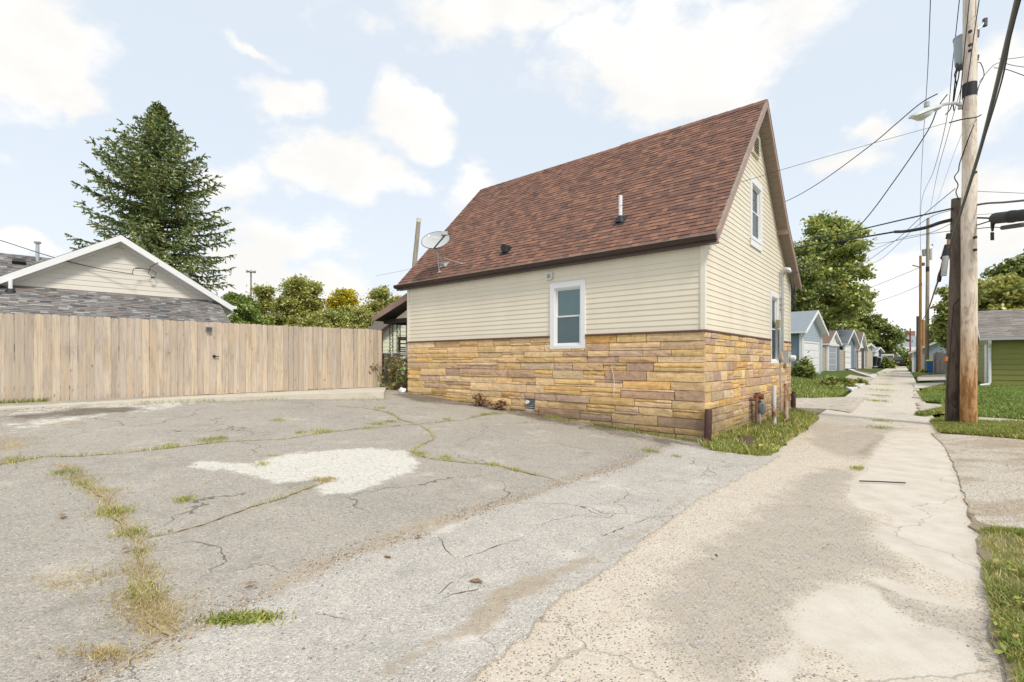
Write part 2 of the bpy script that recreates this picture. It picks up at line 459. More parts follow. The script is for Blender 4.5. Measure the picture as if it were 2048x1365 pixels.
M['carwhite'] = plain('white car paint', (0.62, 0.62, 0.62), 0.25, 0.02, 3, spec=0.6)
M['carblack'] = plain('dark car paint', (0.02, 0.02, 0.024), 0.2, 0.05, 3, spec=0.6)
M['carglass'] = plain('tinted car glass', (0.03, 0.04, 0.05), 0.08, 0.02, 3, spec=0.8)
M['red'] = plain('red lens', (0.45, 0.03, 0.02), 0.3, 0.05, 5)
M['orange'] = plain('orange reflector tape', (0.70, 0.18, 0.02), 0.5, 0.05, 5)
M['plate'] = plain('yellow plate', (0.6, 0.5, 0.08), 0.5, 0.05, 5)
M['blueboard'] = plain('blue painted board', (0.03, 0.085, 0.20), 0.6, 0.06, 5)
M['rope'] = plain('white cord', (0.70, 0.67, 0.62), 0.7, 0.05, 20)
M['bark'] = plain('grey brown bark', (0.105, 0.082, 0.062), 0.95, 0.3, 9, stretch=(1, 1, .35), bmp=0.7, bscale=22)
M['bark_dark'] = plain('dark conifer bark', (0.062, 0.050, 0.042), 0.95, 0.3, 9, stretch=(1, 1, .35), bmp=0.6, bscale=22)
M['twig'] = plain('dry brown stems', (0.22, 0.135, 0.07), 0.9, 0.3, 12)
M['soil'] = plain('dark crumbly soil', (0.10, 0.072, 0.046), 0.95, 0.35, 14, bmp=0.8, bscale=50)

def glass_mat():
    m, q, p, o = mk('window glass')
    t = q.n('ShaderNodeBsdfTransparent'); t.inputs[0].default_value = (0.80, 0.88, 0.88, 1)
    g = q.n('ShaderNodeBsdfGlossy'); g.inputs['Roughness'].default_value = 0.03
    fr = q.n('ShaderNodeFresnel'); fr.inputs[0].default_value = 1.5
    mx = q.n('ShaderNodeMixShader'); q.put(mx.inputs[0], q.math('ADD', q.math('MULTIPLY', fr.outputs[0], 0.9), 0.03))
    lnk(q.nt, t.outputs[0], mx.inputs[1]); lnk(q.nt, g.outputs[0], mx.inputs[2]); lnk(q.nt, mx.outputs[0], o.inputs[0])
    return m
M['glass'] = glass_mat()

def plank_mat():
    m, q, p, o = mk('weathered pine board')
    P = q.pos(); r = q.rnd()
    off = q.n('ShaderNodeCombineXYZ')
    for i in range(3): q.put(off.inputs[i], q.math('MULTIPLY', r, 37.0 + 11 * i))
    Q = q.vmath('ADD', P, off.outputs[0])
    grain = q.noise(q.stretch(Q, (26, 26, 1.3)), 1.0, 6, 0.65, 0.8)
    tone = q.noise(q.stretch(Q, (3.2, 3.2, 0.9)), 1.0, 5, 0.6)
    base = q.ramp(q.math('FRACT', q.math('MULTIPLY', r, 5.17)),
                  [(0, (0.495, 0.415, 0.331)), (0.22, (0.591, 0.494, 0.388)), (0.42, (0.524, 0.448, 0.371)), (0.60, (0.619, 0.508, 0.383)), (0.75, (0.451, 0.381, 0.311)), (0.88, (0.568, 0.487, 0.399)), (1.0, (0.539, 0.441, 0.335))], 'CONSTANT')
    col = q.mix(q.math('MULTIPLY', q.step(grain, 0.40, 0.66), 0.62), base, (0.34, 0.275, 0.21))
    col = q.mix(q.math('MULTIPLY', q.step(tone, 0.50, 0.72), 0.50), col, (0.58, 0.41, 0.24))
    col = q.mix(q.math('MULTIPLY', q.step(q.noise(q.stretch(Q, (5.0, 5.0, 1.0)), 1.0, 5, 0.7), 0.50, 0.70), 0.62), col, (0.30, 0.255, 0.21))
    v = q.voro(q.stretch(Q, (6.0, 6.0, 2.4)), 1.0)
    ring = q.math('MULTIPLY', q.step(v, 0.17, 0.06), q.step(q.noise(Q, 0.9, 2), 0.42, 0.5))
    col = q.mix(q.math('MULTIPLY', ring, 0.6), col, (0.40, 0.25, 0.13))
    col = q.mix(q.math('MULTIPLY', q.step(v, 0.085, 0.04), 0.85), col, (0.19, 0.105, 0.055))
    q.put(p.inputs['Base Color'], col)
    p.inputs['Roughness'].default_value = 0.85; p.inputs['Specular IOR Level'].default_value = 0.2
    bump(q, p, grain, 0.5, 0.006)
    return m
M['plank'] = plank_mat()

def pole_mat(name, c_hi, c_lo, dark, patch_lo, patch_hi, zt):
    """wooden pole: pale weathered top, stained and scuffed foot"""
    m, q, p, o = mk(name)
    P = q.pos()
    g = q.noise(q.stretch(P, (11, 11, 1.6)), 1.0, 6, 0.7, 0.6)
    g2 = q.noise(q.stretch(P, (8, 8, 1.9)), 1.0, 7, 0.72, 0.5)
    sep = q.n('ShaderNodeSeparateXYZ'); q.put(sep.inputs[0], P)
    h = q.step(q.math('ADD', sep.outputs[2], q.math('MULTIPLY', q.math('SUBTRACT', q.noise(P, 1.5, 4), 0.5), 2.2)), zt[0], zt[1])
    col = q.mix(h, c_lo, c_hi)
    col = q.mix(q.math('MULTIPLY', q.step(g2, patch_lo, patch_hi), q.math('SUBTRACT', 0.90, q.math('MULTIPLY', h, 0.58))), col, dark)
    col = q.mix(q.math('MULTIPLY', q.step(g, 0.50, 0.66), 0.35), col, shade(dark, 0.7))
    q.put(p.inputs['Base Color'], col)
    p.inputs['Roughness'].default_value = 0.85; p.inputs['Specular IOR Level'].default_value = 0.2
    bump(q, p, q.math('ADD', g, q.math('MULTIPLY', g2, 0.5)), 0.7, 0.02)
    return m
M['pole_light'] = pole_mat('scuffed tan pole wood', (0.80, 0.70, 0.595), (0.55, 0.315, 0.135), (0.27, 0.125, 0.05), 0.455, 0.56, (0.4, 3.4))
M['pole_dark'] = pole_mat('dark weathered pole wood', (0.165, 0.135, 0.11), (0.125, 0.098, 0.078), (0.055, 0.043, 0.036), 0.46, 0.62, (0.2, 4.0))
M['pole_rusty'] = pole_mat('orange brown pole wood', (0.42, 0.24, 0.11), (0.44, 0.22, 0.085), (0.24, 0.11, 0.045), 0.48, 0.62, (2, 7))
M['pole_grey'] = pole_mat('grey pole wood', (0.40, 0.34, 0.27), (0.30, 0.22, 0.155), (0.17, 0.125, 0.09), 0.48, 0.62, (2, 7))

def leaf_mat(name, stops, trans=0.35):
    m, q, p, o = mk(name)
    g = q.n('ShaderNodeNewGeometry').outputs['Random Per Island']
    col = q.ramp(g, stops)
    big = q.noise(q.pos(), 0.75, 3, 0.6)
    hs = q.n('ShaderNodeHueSaturation'); q.put(hs.inputs['Color'], col)
    q.put(hs.inputs['Value'], q.math('ADD', q.math('MULTIPLY', big, 1.0), 0.5))
    d = q.n('ShaderNodeBsdfDiffuse'); q.put(d.inputs[0], hs.outputs[0])
    t = q.n('ShaderNodeBsdfTranslucent'); q.put(t.inputs[0], hs.outputs[0])
    gl = q.n('ShaderNodeBsdfGlossy'); gl.inputs['Roughness'].default_value = 0.45; gl.inputs[0].default_value = (.9, .95, .9, 1)
    mx = q.n('ShaderNodeMixShader'); mx.inputs[0].default_value = trans
    lnk(q.nt, d.outputs[0], mx.inputs[1]); lnk(q.nt, t.outputs[0], mx.inputs[2])
    m2 = q.n('ShaderNodeMixShader'); m2.inputs[0].default_value = 0.05
    lnk(q.nt, mx.outputs[0], m2.inputs[1]); lnk(q.nt, gl.outputs[0], m2.inputs[2]); lnk(q.nt, m2.outputs[0], o.inputs[0])
    return m
M['needle'] = leaf_mat('spruce needles', [(0, (0.095, 0.140, 0.050)), (0.4, (0.165, 0.229, 0.079)), (0.75, (0.271, 0.322, 0.104)), (0.92, (0.414, 0.391, 0.139)), (1, (0.510, 0.297, 0.127))], 0.2)
M['leaf_yg'] = leaf_mat('yellow green leaves', [(0, (0.201, 0.229, 0.057)), (0.4, (0.383, 0.398, 0.105)), (0.8, (0.545, 0.517, 0.143)), (1, (0.657, 0.596, 0.182))])
M['leaf_dk'] = leaf_mat('dull green leaves', [(0, (0.122, 0.184, 0.038)), (0.5, (0.234, 0.319, 0.065)), (1, (0.419, 0.464, 0.106))])
M['leaf_gold'] = leaf_mat('golden leaves', [(0, (0.200, 0.239, 0.029)), (0.45, (0.479, 0.401, 0.032)), (0.6, (0.850, 0.594, 0.019)), (1, (0.850, 0.766, 0.032))])
M['leaf_gn'] = leaf_mat('fresh green leaves', [(0, (0.164, 0.211, 0.058)), (0.4, (0.295, 0.373, 0.092)), (0.8, (0.520, 0.536, 0.139)), (1, (0.771, 0.648, 0.187))])
M['leaf_deep'] = leaf_mat('deep green leaves', [(0, (0.101, 0.146, 0.036)), (0.5, (0.205, 0.253, 0.061)), (1, (0.408, 0.404, 0.098))])
M['leaf_vine'] = leaf_mat('vine leaves', [(0, (0.096, 0.160, 0.032)), (0.5, (0.239, 0.303, 0.056)), (0.8, (0.415, 0.383, 0.072)), (1, (0.351, 0.176, 0.079))])
M['leaf_dry'] = leaf_mat('withered leaves', [(0, (0.192, 0.102, 0.048)), (0.5, (0.324, 0.192, 0.096)), (1, (0.456, 0.312, 0.180))], .2)
M['grass'] = leaf_mat('lawn grass', [(0, (0.132, 0.185, 0.029)), (0.5, (0.251, 0.308, 0.051)), (0.9, (0.419, 0.414, 0.082)), (1, (0.814, 0.528, 0.219))], .3)
M['lawn'] = leaf_mat('mown lawn grass', [(0, (0.103, 0.174, 0.025)), (0.5, (0.196, 0.290, 0.043)), (0.9, (0.328, 0.390, 0.070)), (1, (0.637, 0.496, 0.187))], .3)
M['grass_dry'] = leaf_mat('straw grass', [(0, (0.405, 0.297, 0.117)), (0.5, (0.594, 0.459, 0.208)), (0.8, (0.729, 0.581, 0.299)), (1, (0.297, 0.297, 0.078))], .3)
M['grass_weed'] = leaf_mat('weed grass', [(0, (0.189, 0.241, 0.045)), (0.5, (0.377, 0.397, 0.090)), (0.85, (0.603, 0.517, 0.165)), (1, (0.750, 0.620, 0.310))], .3)

# ---- the paved ground: colour masks tell one kind of surface from the next, the grain comes from the nodes
def grain_nodes(q, P, scale, cols, noise_amt=0.35):
    """pebbly aggregate: every cell a little stone"""
    nd = q.n('ShaderNodeTexVoronoi', feature='F1'); q.put(nd.inputs['Vector'], P); nd.inputs['Scale'].default_value = scale
    sep = q.n('ShaderNodeSeparateColor'); q.put(sep.inputs[0], nd.outputs['Color'])
    return q.ramp(sep.outputs[0], cols), nd.outputs['Distance'], sep.outputs[1]

def attr(q, name):
    a = q.n('ShaderNodeAttribute', attribute_name=name)
    sep = q.n('ShaderNodeSeparateColor'); q.put(sep.inputs[0], a.outputs['Color'])
    return sep.outputs[0], sep.outputs[1], sep.outputs[2]

def edge(q, mask, P, scale=9.0, amt=0.5, w=0.10):
    """breaks a soft mask up into an uneven rim"""
    n = q.noise(P, scale, 5, 0.65)
    return q.step(q.math('ADD', mask, q.math('MULTIPLY', q.math('SUBTRACT', n, 0.5), amt)), 0.5 - w, 0.5 + w)

def crackle(q, P, scale, width, warp=0.25):
    w = q.n('ShaderNodeTexNoise'); q.put(w.inputs['Vector'], P); w.inputs['Scale'].default_value = 1.3; w.inputs['Detail'].default_value = 5
    pv = q.vmath('ADD', P, q.vmath('SCALE', q.vmath('SUBTRACT', w.outputs[1], (.5, .5, .5)), warp * 3))
    e = q.voro(pv, scale, 'DISTANCE_TO_EDGE')
    return q.step(e, width, width * 0.25)

def alley_mat():
    m, q, p, o = mk('old alley concrete')
    P = q.pos()
    r, g, b = attr(q, 'mask')
    agg, ad, ar = grain_nodes(q, P, 84, [(0, (0.608, 0.512, 0.396)), (0.22, (0.527, 0.460, 0.379)), (0.42, (0.649, 0.575, 0.472)), (0.60, (0.426, 0.345, 0.269)), (0.72, (0.710, 0.659, 0.583)), (0.86, (0.314, 0.246, 0.181)), (0.945, (0.152, 0.142, 0.137))])
    paste = q.ramp(q.noise(P, 4.5, 6, 0.65), [(0.3, (0.506, 0.434, 0.341)), (0.7, (0.618, 0.549, 0.450))])
    base = q.mix(q.step(ad, 0.42, 0.62), agg, paste)
    base = q.mix(q.math('MULTIPLY', q.step(q.noise(P, 1.7, 4), 0.46, 0.66), 0.3), base, paste)
    sm_c = q.ramp(q.noise(P, 3.1, 7, 0.66), [(0.28, (0.476, 0.424, 0.351)), (0.5, (0.568, 0.512, 0.435)), (0.75, (0.629, 0.581, 0.505))])
    sm_c = q.mix(q.math('MULTIPLY', q.step(q.noise(P, 120, 3, 0.7), 0.56, 0.72), 0.45), sm_c, (0.334, 0.292, 0.242))
    dg, dd, dr = grain_nodes(q, P, 85, [(0, (0.243, 0.214, 0.174)), (0.35, (0.316, 0.276, 0.226)), (0.6, (0.381, 0.351, 0.304)), (0.8, (0.195, 0.172, 0.143)), (0.93, (0.503, 0.484, 0.461))])
    dust = q.ramp(q.noise(q.stretch(P, (1, 1, 1)), 2.6, 6, 0.65), [(0.3, (0.325, 0.276, 0.218)), (0.7, (0.422, 0.369, 0.296))])
    dirt = q.mix(q.step(q.noise(P, 6.0, 5, 0.6), 0.40, 0.60), dg, dust)
    col = q.mix(q.math('MULTIPLY', edge(q, q.math('MULTIPLY', g, 1.12), P, 3.4, 1.7, 0.38), 0.62), base, dirt)
    film = q.step(q.noise(q.vmath('ADD', P, (9.0, 4.0, 0.0)), 2.1, 6, 0.7), 0.50, 0.72)
    col = q.mix(q.math('MULTIPLY', edge(q, r, P, 5, 0.9, 0.17), q.math('SUBTRACT', 1.0, q.math('MULTIPLY', film, 0.60))), col, sm_c)
    col = q.mix(q.math('MULTIPLY', edge(q, b, P, 8, 0.8, 0.25), 0.8), col, (0.213, 0.173, 0.126))
    cr = q.math('MULTIPLY', crackle(q, P, 0.30, 0.0035, 0.35), 0.40)
    col = q.mix(cr, col, (0.202, 0.167, 0.132))
    q.put(p.inputs['Base Color'], col)
    p.inputs['Roughness'].default_value = 0.92; p.inputs['Specular IOR Level'].default_value = 0.2
    h = q.math('ADD', q.math('MULTIPLY', q.math('SUBTRACT', 1.0, ad), 0.6), q.math('MULTIPLY', q.noise(P, 30, 5, 0.7), 0.8))
    h = q.math('MULTIPLY', h, q.math('SUBTRACT', 1.0, q.math('MULTIPLY', r, 0.78)))
    bump(q, p, q.math('SUBTRACT', h, q.math('MULTIPLY', cr, 1.2)), 0.5, 0.012)
    return m
M['alley'] = alley_mat()

def asphalt_mat(name, tint, ck, ckw, lightness=1.0, peb=70):
    m, q, p, o = mk(name)
    P = q.pos()
    r, g, b = attr(q, 'mask')
    L = lightness
    c = lambda x: tuple(min(.9, x * L * t) for t in tint)
    ag, ad, ar = grain_nodes(q, P, peb, [(0, c(0.30)), (0.3, c(0.36)), (0.55, c(0.25)), (0.75, c(0.41)), (0.88, c(0.52)), (0.96, c(0.15))])
    big = q.ramp(q.noise(P, 0.9, 6, 0.62), [(0.3, c(0.275)), (0.7, c(0.385))])
    fine = q.ramp(q.noise(P, 190, 2, 0.7), [(0.3, 0.55), (0.7, 1.34)])
    col = q.mix(0.45, ag, big)
    col = q.mix(1.0, col, fine, 'MULTIPLY')
    st = q.step(q.noise(P, 2.3, 6, 0.68, 0.6), 0.52, 0.72)
    col = q.mix(q.math('MULTIPLY', st, 0.45), col, c(0.19))
    st2 = q.step(q.noise(q.vmath('ADD', P, (11.0, 3.0, 0.0)), 6.5, 5, 0.7, 0.4), 0.50, 0.70)
    col = q.mix(q.math('MULTIPLY', st2, 0.32), col, c(0.215))
    lt = q.step(q.noise(q.vmath('ADD', P, (31.0, 7.0, 0.0)), 1.6, 6, 0.68), 0.54, 0.74)
    col = q.mix(q.math('MULTIPLY', lt, 0.5), col, c(0.50))
    sand = q.ramp(q.noise(P, 16, 5, 0.7), [(0.3, (0.32, 0.26, 0.19)), (0.7, (0.47, 0.39, 0.29))])
    col = q.mix(q.math('MULTIPLY', edge(q, g, P, 7, 1.0, 0.26), 0.85), col, sand)
    white = q.ramp(q.noise(P, 22, 6, 0.75), [(0.28, (0.44, 0.41, 0.35)), (0.5, (0.64, 0.61, 0.535)), (0.7, (0.74, 0.72, 0.65))])
    col = q.mix(q.math('MULTIPLY', edge(q, r, P, 5.5, 1.5, 0.22), q.math('SUBTRACT', 0.90, q.math('MULTIPLY', q.step(q.noise(P, 34, 4, 0.7), 0.54, 0.66), 0.45))), col, white)
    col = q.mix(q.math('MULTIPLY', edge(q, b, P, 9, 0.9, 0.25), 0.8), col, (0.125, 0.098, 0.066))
    cr = q.math('MULTIPLY', crackle(q, P, ck, ckw, 0.3), q.step(q.noise(q.vmath('ADD', P, (5.0, 3.0, 0.0)), 0.55, 3), 0.47, 0.58))
    col = q.mix(q.math('MULTIPLY', cr, 0.7), col, (0.085, 0.072, 0.056))
    q.put(p.inputs['Base Color'], col)
    p.inputs['Roughness'].default_value = 0.93; p.inputs['Specular IOR Level'].default_value = 0.2
    h = q.math('ADD', q.math('MULTIPLY', q.math('SUBTRACT', 1.0, ad), 0.8), q.math('MULTIPLY', q.noise(P, 28, 5, 0.7), 0.7))
    bump(q, p, q.math('SUBTRACT', h, q.math('MULTIPLY', cr, 1.5)), 0.6, 0.014)
    return m
M['lot'] = asphalt_mat('old lot asphalt', (1.0, 0.905, 0.77), 0.46, 0.0045, 1.19)
M['apron'] = asphalt_mat('pale apron asphalt', (1.0, 0.925, 0.815), 0.75, 0.005, 1.50, 78)

def dirt_ground():
    m, q, p, o = mk('grassy ground')
    P = q.pos()
    gr = q.ramp(q.noise(P, 9, 6, 0.7), [(0.3, (0.045, 0.072, 0.016)), (0.55, (0.085, 0.125, 0.026)), (0.75, (0.15, 0.16, 0.05))])
    dt = q.ramp(q.noise(P, 14, 6, 0.7), [(0.3, (0.17, 0.125, 0.075)), (0.7, (0.33, 0.26, 0.17))])
    col = q.mix(q.step(q.noise(P, 0.8, 5, 0.6), 0.56, 0.72), gr, dt)
    q.put(p.inputs['Base Color'], col); p.inputs['Roughness'].default_value = 0.95; p.inputs['Specular IOR Level'].default_value = 0.1
    bump(q, p, q.noise(P, 24, 5, 0.7), 0.7, 0.03)
    return m
M['ground'] = dirt_ground()
def gravel_mat():
    m, q, p, o = mk('pale crushed gravel')
    P = q.pos()
    ag, ad, ar = grain_nodes(q, P, 48, [(0, (0.437, 0.382, 0.306)), (0.3, (0.572, 0.510, 0.423)), (0.6, (0.354, 0.294, 0.225)), (0.8, (0.686, 0.627, 0.540)), (0.95, (0.229, 0.186, 0.144))])
    dt = q.ramp(q.noise(P, 7, 6, 0.7), [(0.3, (0.302, 0.230, 0.158)), (0.7, (0.458, 0.377, 0.279))])
    pale = q.ramp(q.noise(P, 40, 4, 0.7), [(0.3, (0.478, 0.431, 0.360)), (0.7, (0.666, 0.608, 0.522))])
    col = q.mix(q.step(q.noise(q.stretch(P, (0.6, 1.2, 1)), 1.2, 6, 0.65, .5), 0.44, 0.60), q.mix(0.5, ag, pale), q.mix(0.72, ag, dt))
    q.put(p.inputs['Base Color'], col); p.inputs['Roughness'].default_value = 0.95; p.inputs['Specular IOR Level'].default_value = 0.15
    bump(q, p, q.math('ADD', q.math('SUBTRACT', 1.0, ad), q.noise(P, 12, 5, 0.7)), 0.7, 0.02)
    return m
M['gravel'] = gravel_mat()
M['crackfill'] = plain('crack dirt', (0.361, 0.288, 0.174), 0.95, 0.35, 18, bmp=0.6, bscale=60)
M['crackdark'] = plain('dark open crack', (0.112, 0.093, 0.072), 0.95, 0.3, 18)
M['plasterwhite'] = plain('white plastic bag', (0.75, 0.75, 0.76), 0.4, 0.05, 10)
M['leaf_litter'] = plain('fallen leaf', (0.30, 0.15, 0.06), 0.8, 0.3, 20, rnd=0.3)
# ------------------------------------------------------------------ the ground
def grid_sheet(name, A_, B_, zfun, mat, maskfun=None, skew=0.0, kind='structure'):
    A_, B_ = np.asarray(A_, float), np.asarray(B_, float)
    aa, bb = np.meshgrid(A_, B_, indexing='ij')
    a2 = aa + skew * bb
    x = AX + DX * a2 + GX * bb; y = AY + DY * a2 + GY * bb
    z = zfun(x, y, aa, bb)
    V = np.stack([x, y, z], -1).reshape(-1, 3)
    na, nb = aa.shape
    i = np.arange(na * nb).reshape(na, nb)
    F = np.stack([i[:-1, :-1], i[:-1, 1:], i[1:, 1:], i[1:, :-1]], -1).reshape(-1, 4)
    o = np_mesh(name, V, F, mat, None, kind, origin=(V[:, 0].mean(), V[:, 1].mean(), 0), smooth=True)
    if maskfun is not None:
        rgb = maskfun(x.ravel(), y.ravel(), aa.ravel(), bb.ravel())
        ca = o.data.color_attributes.new('mask', 'FLOAT_COLOR', 'POINT')
        ca.data.foreach_set('color', np.concatenate([rgb, np.ones((len(rgb), 1))], 1).astype(np.float32).ravel())
    return o

def px(pts): return [tuple(G(u, v)[:2]) for u, v in pts]
def crop(pts, k, u0, v0): return [(u0 + x / k, v0 + y / k) for x, y in pts]
C1 = lambda pts: crop(pts, 2.2557, 0, 760)
C2 = lambda pts: crop(pts, 2.2557, 600, 760)
C3 = lambda pts: crop(pts, 2.416, 1250, 800)

def spread(lo, hi, n0, n1):
    return np.linspace(lo, hi, n0)

def soft(sd, w): return np.clip(0.5 + sd / (2 * w), 0, 1)

# base land, one sheet to the horizon
gx = np.concatenate([[-900, -500, -250, -140, -90], np.arange(-60, -20, 4), np.arange(-20, 40, 1.0), np.arange(40, 100, 4), [120, 180, 300, 600, 1000]])
gy = np.concatenate([[-60, -30, -15], np.arange(-8, 45, 1.0), np.arange(45, 140, 4), [160, 220, 350, 700, 1500]])
X, Y = np.meshgrid(gx, gy, indexing='ij')
a_, b_ = toAB(X, Y)
lotmask = (a_ > -4.6) & (a_ < 11.4) & (b_ > -25) & (b_ < 9.5)
alleymask = ((a_ - SLOPE * b_) > -4.4) & ((a_ - SLOPE * b_) < -0.4)
Z = T(X, Y) - np.where(lotmask | alleymask, 0.10, 0.012)
V = np.stack([X, Y, Z], -1).reshape(-1, 3)
i = np.arange(X.size).reshape(X.shape)
F = np.stack([i[:-1, :-1], i[1:, :-1], i[1:, 1:], i[:-1, 1:]], -1).reshape(-1, 4)
np_mesh('ground', V, F, M['ground'], None, 'structure', origin=(0, 0, 0), smooth=True)

# ---- the alley
SM1 = px(C3([(1480, 118), (1540, 190), (1640, 480), (1690, 620), (1720, 740), (1720, 860), (1600, 880), (1440, 800), (1260, 720), (1180, 650), (1290, 570), (1120, 515), (1065, 470), (1100, 400), (1150, 330), (1200, 270), (1230, 200), (1300, 120), (1380, 100)]))
SM2 = px(C3([(780, 1050), (850, 970), (1000, 890), (1180, 900), (1280, 1000), (1420, 1080), (1600, 1130), (1700, 1230), (1780, 1365), (1200, 1365), (1050, 1250), (950, 1200), (840, 1170)]))
SM3 = px(C3([(1090, 850), (1300, 875), (1500, 960), (1800, 1020), (1500, 995), (1250, 912)]))
SM4 = px(C3([(640, 1365), (700, 1290), (760, 1220), (840, 1180), (850, 1240), (800, 1365)]))
DI1 = px(C3([(600, 560), (830, 385), (1000, 330), (1070, 350), (1060, 480), (1180, 600), (1200, 680), (1340, 760), (1280, 830), (1050, 850), (900, 940), (790, 1040), (760, 1180), (600, 1365), (330, 1365), (120, 1000), (300, 800), (480, 680)]))
DI2 = px(C3([(1120, 870), (1260, 925), (1500, 1000), (1790, 1030), (1790, 1300), (1650, 1180), (1560, 1120), (1400, 1080), (1280, 990)]))
DI3 = px(C3([(860, 190), (1000, 175), (1190, 130), (1260, 190), (1180, 270), (1080, 290), (950, 240)]))
DI4 = px([(1600, 850), (1680, 835), (1800, 825), (1860, 850), (1790, 870), (1700, 860), (1640, 880)])
ST1 = px(C3([(440, 1365), (500, 1270), (560, 1255), (640, 1290), (600, 1365)]))
ST2 = px(C3([(840, 1180), (960, 1205), (940, 1225), (860, 1225)]))
ST3 = px(C3([(1060, 860), (1180, 880), (1400, 960), (1300, 950), (1130, 905)]))
ST4 = px(C3([(1090, 250), (1240, 160), (1280, 180), (1200, 290), (1120, 300)]))
def alley_mask(x, y, a, b):
    wx = x + 0.10 * (fbm(x * 1.3, y * 1.3, 3) - .47); wy = y + 0.10 * (fbm(x * 1.3, y * 1.3, 9) - .47)
    r = np.zeros(x.shape)
    for p in (SM1, SM2, SM3, SM4): r = np.maximum(r, soft(poly_sd(wx, wy, p), 0.10))
    far = sstep(b, 3.0, 6.0)
    r = np.where(b > 3, np.maximum(r * (1 - far), far * (0.2 + 0.6 * fbm(x * 0.5, y * 0.5, 21))), r)
    g = np.zeros(x.shape)
    for p in (DI1, DI2, DI3, DI4): g = np.maximum(g, soft(poly_sd(wx, wy, p), 0.22))
    g = g * (0.55 + 0.75 * fbm(x * 0.9, y * 0.9, 5))
    g = np.maximum(g, 0.75 * soft(0.10 - np.abs(a + 2.35 + 0.25 * (fbm(b * .4, a * 0 + 2, 4) - .5)), 0.35) * far)
    s = np.zeros(x.shape)
    for p in (ST1, ST2, ST3, ST4): s = np.maximum(s, 0.5 * soft(poly_sd(wx, wy, p), 0.16))
    return np.stack([r, g, np.minimum(s, 1)], 1)
def alley_z(x, y, a, b):
    return T(x, y) + 0.004 + 0.005 * (fbm(x * 0.7, y * 0.7, 11, 2) - 0.37)
bs = np.concatenate([np.arange(-14, 0, 0.05), np.arange(0, 8, 0.08), np.arange(8, 20, 0.2), np.arange(20, 125, 1.0)])
grid_sheet('alley', np.arange(-3.64, -1.0, 0.05), bs, alley_z, M['alley'], alley_mask, SLOPE)

# ---- the asphalt lot
WHITE = px([(378, 938), (420, 925), (500, 930), (560, 915), (640, 905), (720, 900), (800, 902), (835, 925), (815, 945), (770, 955), (735, 975), (700, 990), (650, 990), (632, 978), (660, 960), (620, 958), (560, 967), (520, 955), (460, 945)])
WHITE2 = px([(0, 812), (150, 806), (300, 800), (430, 793), (430, 802), (330, 822), (180, 845), (60, 862), (0, 872)])
WHITE3 = px([(690, 990), (720, 1030), (790, 1040), (830, 1010), (840, 1025), (790, 1060), (700, 1040)])
BOUND = px([(-60, 1460), (110, 1390), (250, 1325), (330, 1288), (420, 1240), (560, 1180), (700, 1110), (830, 1072), (920, 1035), (1010, 1008), (1130, 966), (1240, 935), (1290, 910), (1345, 888)])
SANDS = [px([(560, 1180), (640, 1142), (760, 1092), (830, 1060), (880, 1045), (930, 1032), (1000, 1010), (1060, 1000), (1110, 985), (1130, 964), (1200, 950), (1260, 925)])]
DRY = [(px(C1([(0, 230), (60, 240), (130, 290), (90, 330), (0, 345)])), .9), (px(C1([(240, 930), (420, 860), (580, 840), (440, 900), (330, 950)])), .55), (px(C1([(230, 205), (360, 180), (340, 210)])), .7)]
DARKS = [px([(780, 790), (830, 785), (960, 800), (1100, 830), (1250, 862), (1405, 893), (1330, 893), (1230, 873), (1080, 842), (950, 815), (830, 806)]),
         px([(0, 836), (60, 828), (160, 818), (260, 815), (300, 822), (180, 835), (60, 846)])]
CR = {'c1': [(-80, 940), (0, 931), (89, 915), (177, 913), (275, 904), (386, 893), (443, 886), (567, 880), (640, 868), (711, 860), (835, 849), (919, 842), (968, 831), (1030, 826)],
      'c2': [(120, 930), (146, 940), (164, 968), (208, 999), (222, 1026), (262, 1066), (284, 1097), (279, 1141), (290, 1185), (306, 1239), (328, 1279), (310, 1332), (248, 1365), (180, 1420)],
      'c3': [(284, 1079), (346, 1066), (399, 1052), (443, 1035), (492, 1021), (563, 999), (620, 978), (656, 964)],
      'c4': [(835, 849), (862, 866), (866, 880), (822, 904), (848, 917), (910, 924), (990, 933), (1070, 951), (1132, 964)],
      'c5': [(667, 813), (733, 818), (777, 826), (804, 842), (835, 849)]}
CRW = {k: px(v) for k, v in CR.items()}
def lot_mask(x, y, a, b):
    wx = x + 0.16 * (fbm(x * 1.7, y * 1.7, 3) - .47); wy = y + 0.16 * (fbm(x * 1.7, y * 1.7, 9) - .47)
    r = soft(poly_sd(wx, wy, WHITE) + .03, 0.15)
    r = np.maximum(r, 0.60 * soft(poly_sd(wx, wy, WHITE2), 0.4) * (0.35 + 1.1 * fbm(x * 2.2, y * 2.2, 8)))
    r = np.maximum(r, 0.40 * soft(poly_sd(wx, wy, WHITE3), 0.15) * (.4 + fbm(x * 4, y * 4, 6)))
    g = np.zeros(x.shape)
    for s_ in SANDS: g = np.maximum(g, soft(0.13 - line_d(wx, wy, s_), 0.12) * 0.95)
    for k, p in CRW.items(): g = np.maximum(g, 0.62 * soft((0.10 if k == 'c2' else 0.05) - line_d(wx, wy, p), 0.10))
    for p, w in DRY: g = np.maximum(g, w * soft(poly_sd(wx, wy, p), 0.2))
    g = g * (0.65 + 0.6 * fbm(x * 3, y * 3, 15))
    s = np.zeros(x.shape)
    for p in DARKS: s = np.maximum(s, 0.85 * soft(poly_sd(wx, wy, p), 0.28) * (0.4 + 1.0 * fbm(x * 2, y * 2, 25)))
    return np.stack([r, np.clip(g, 0, 1), np.clip(s, 0, 1)], 1)
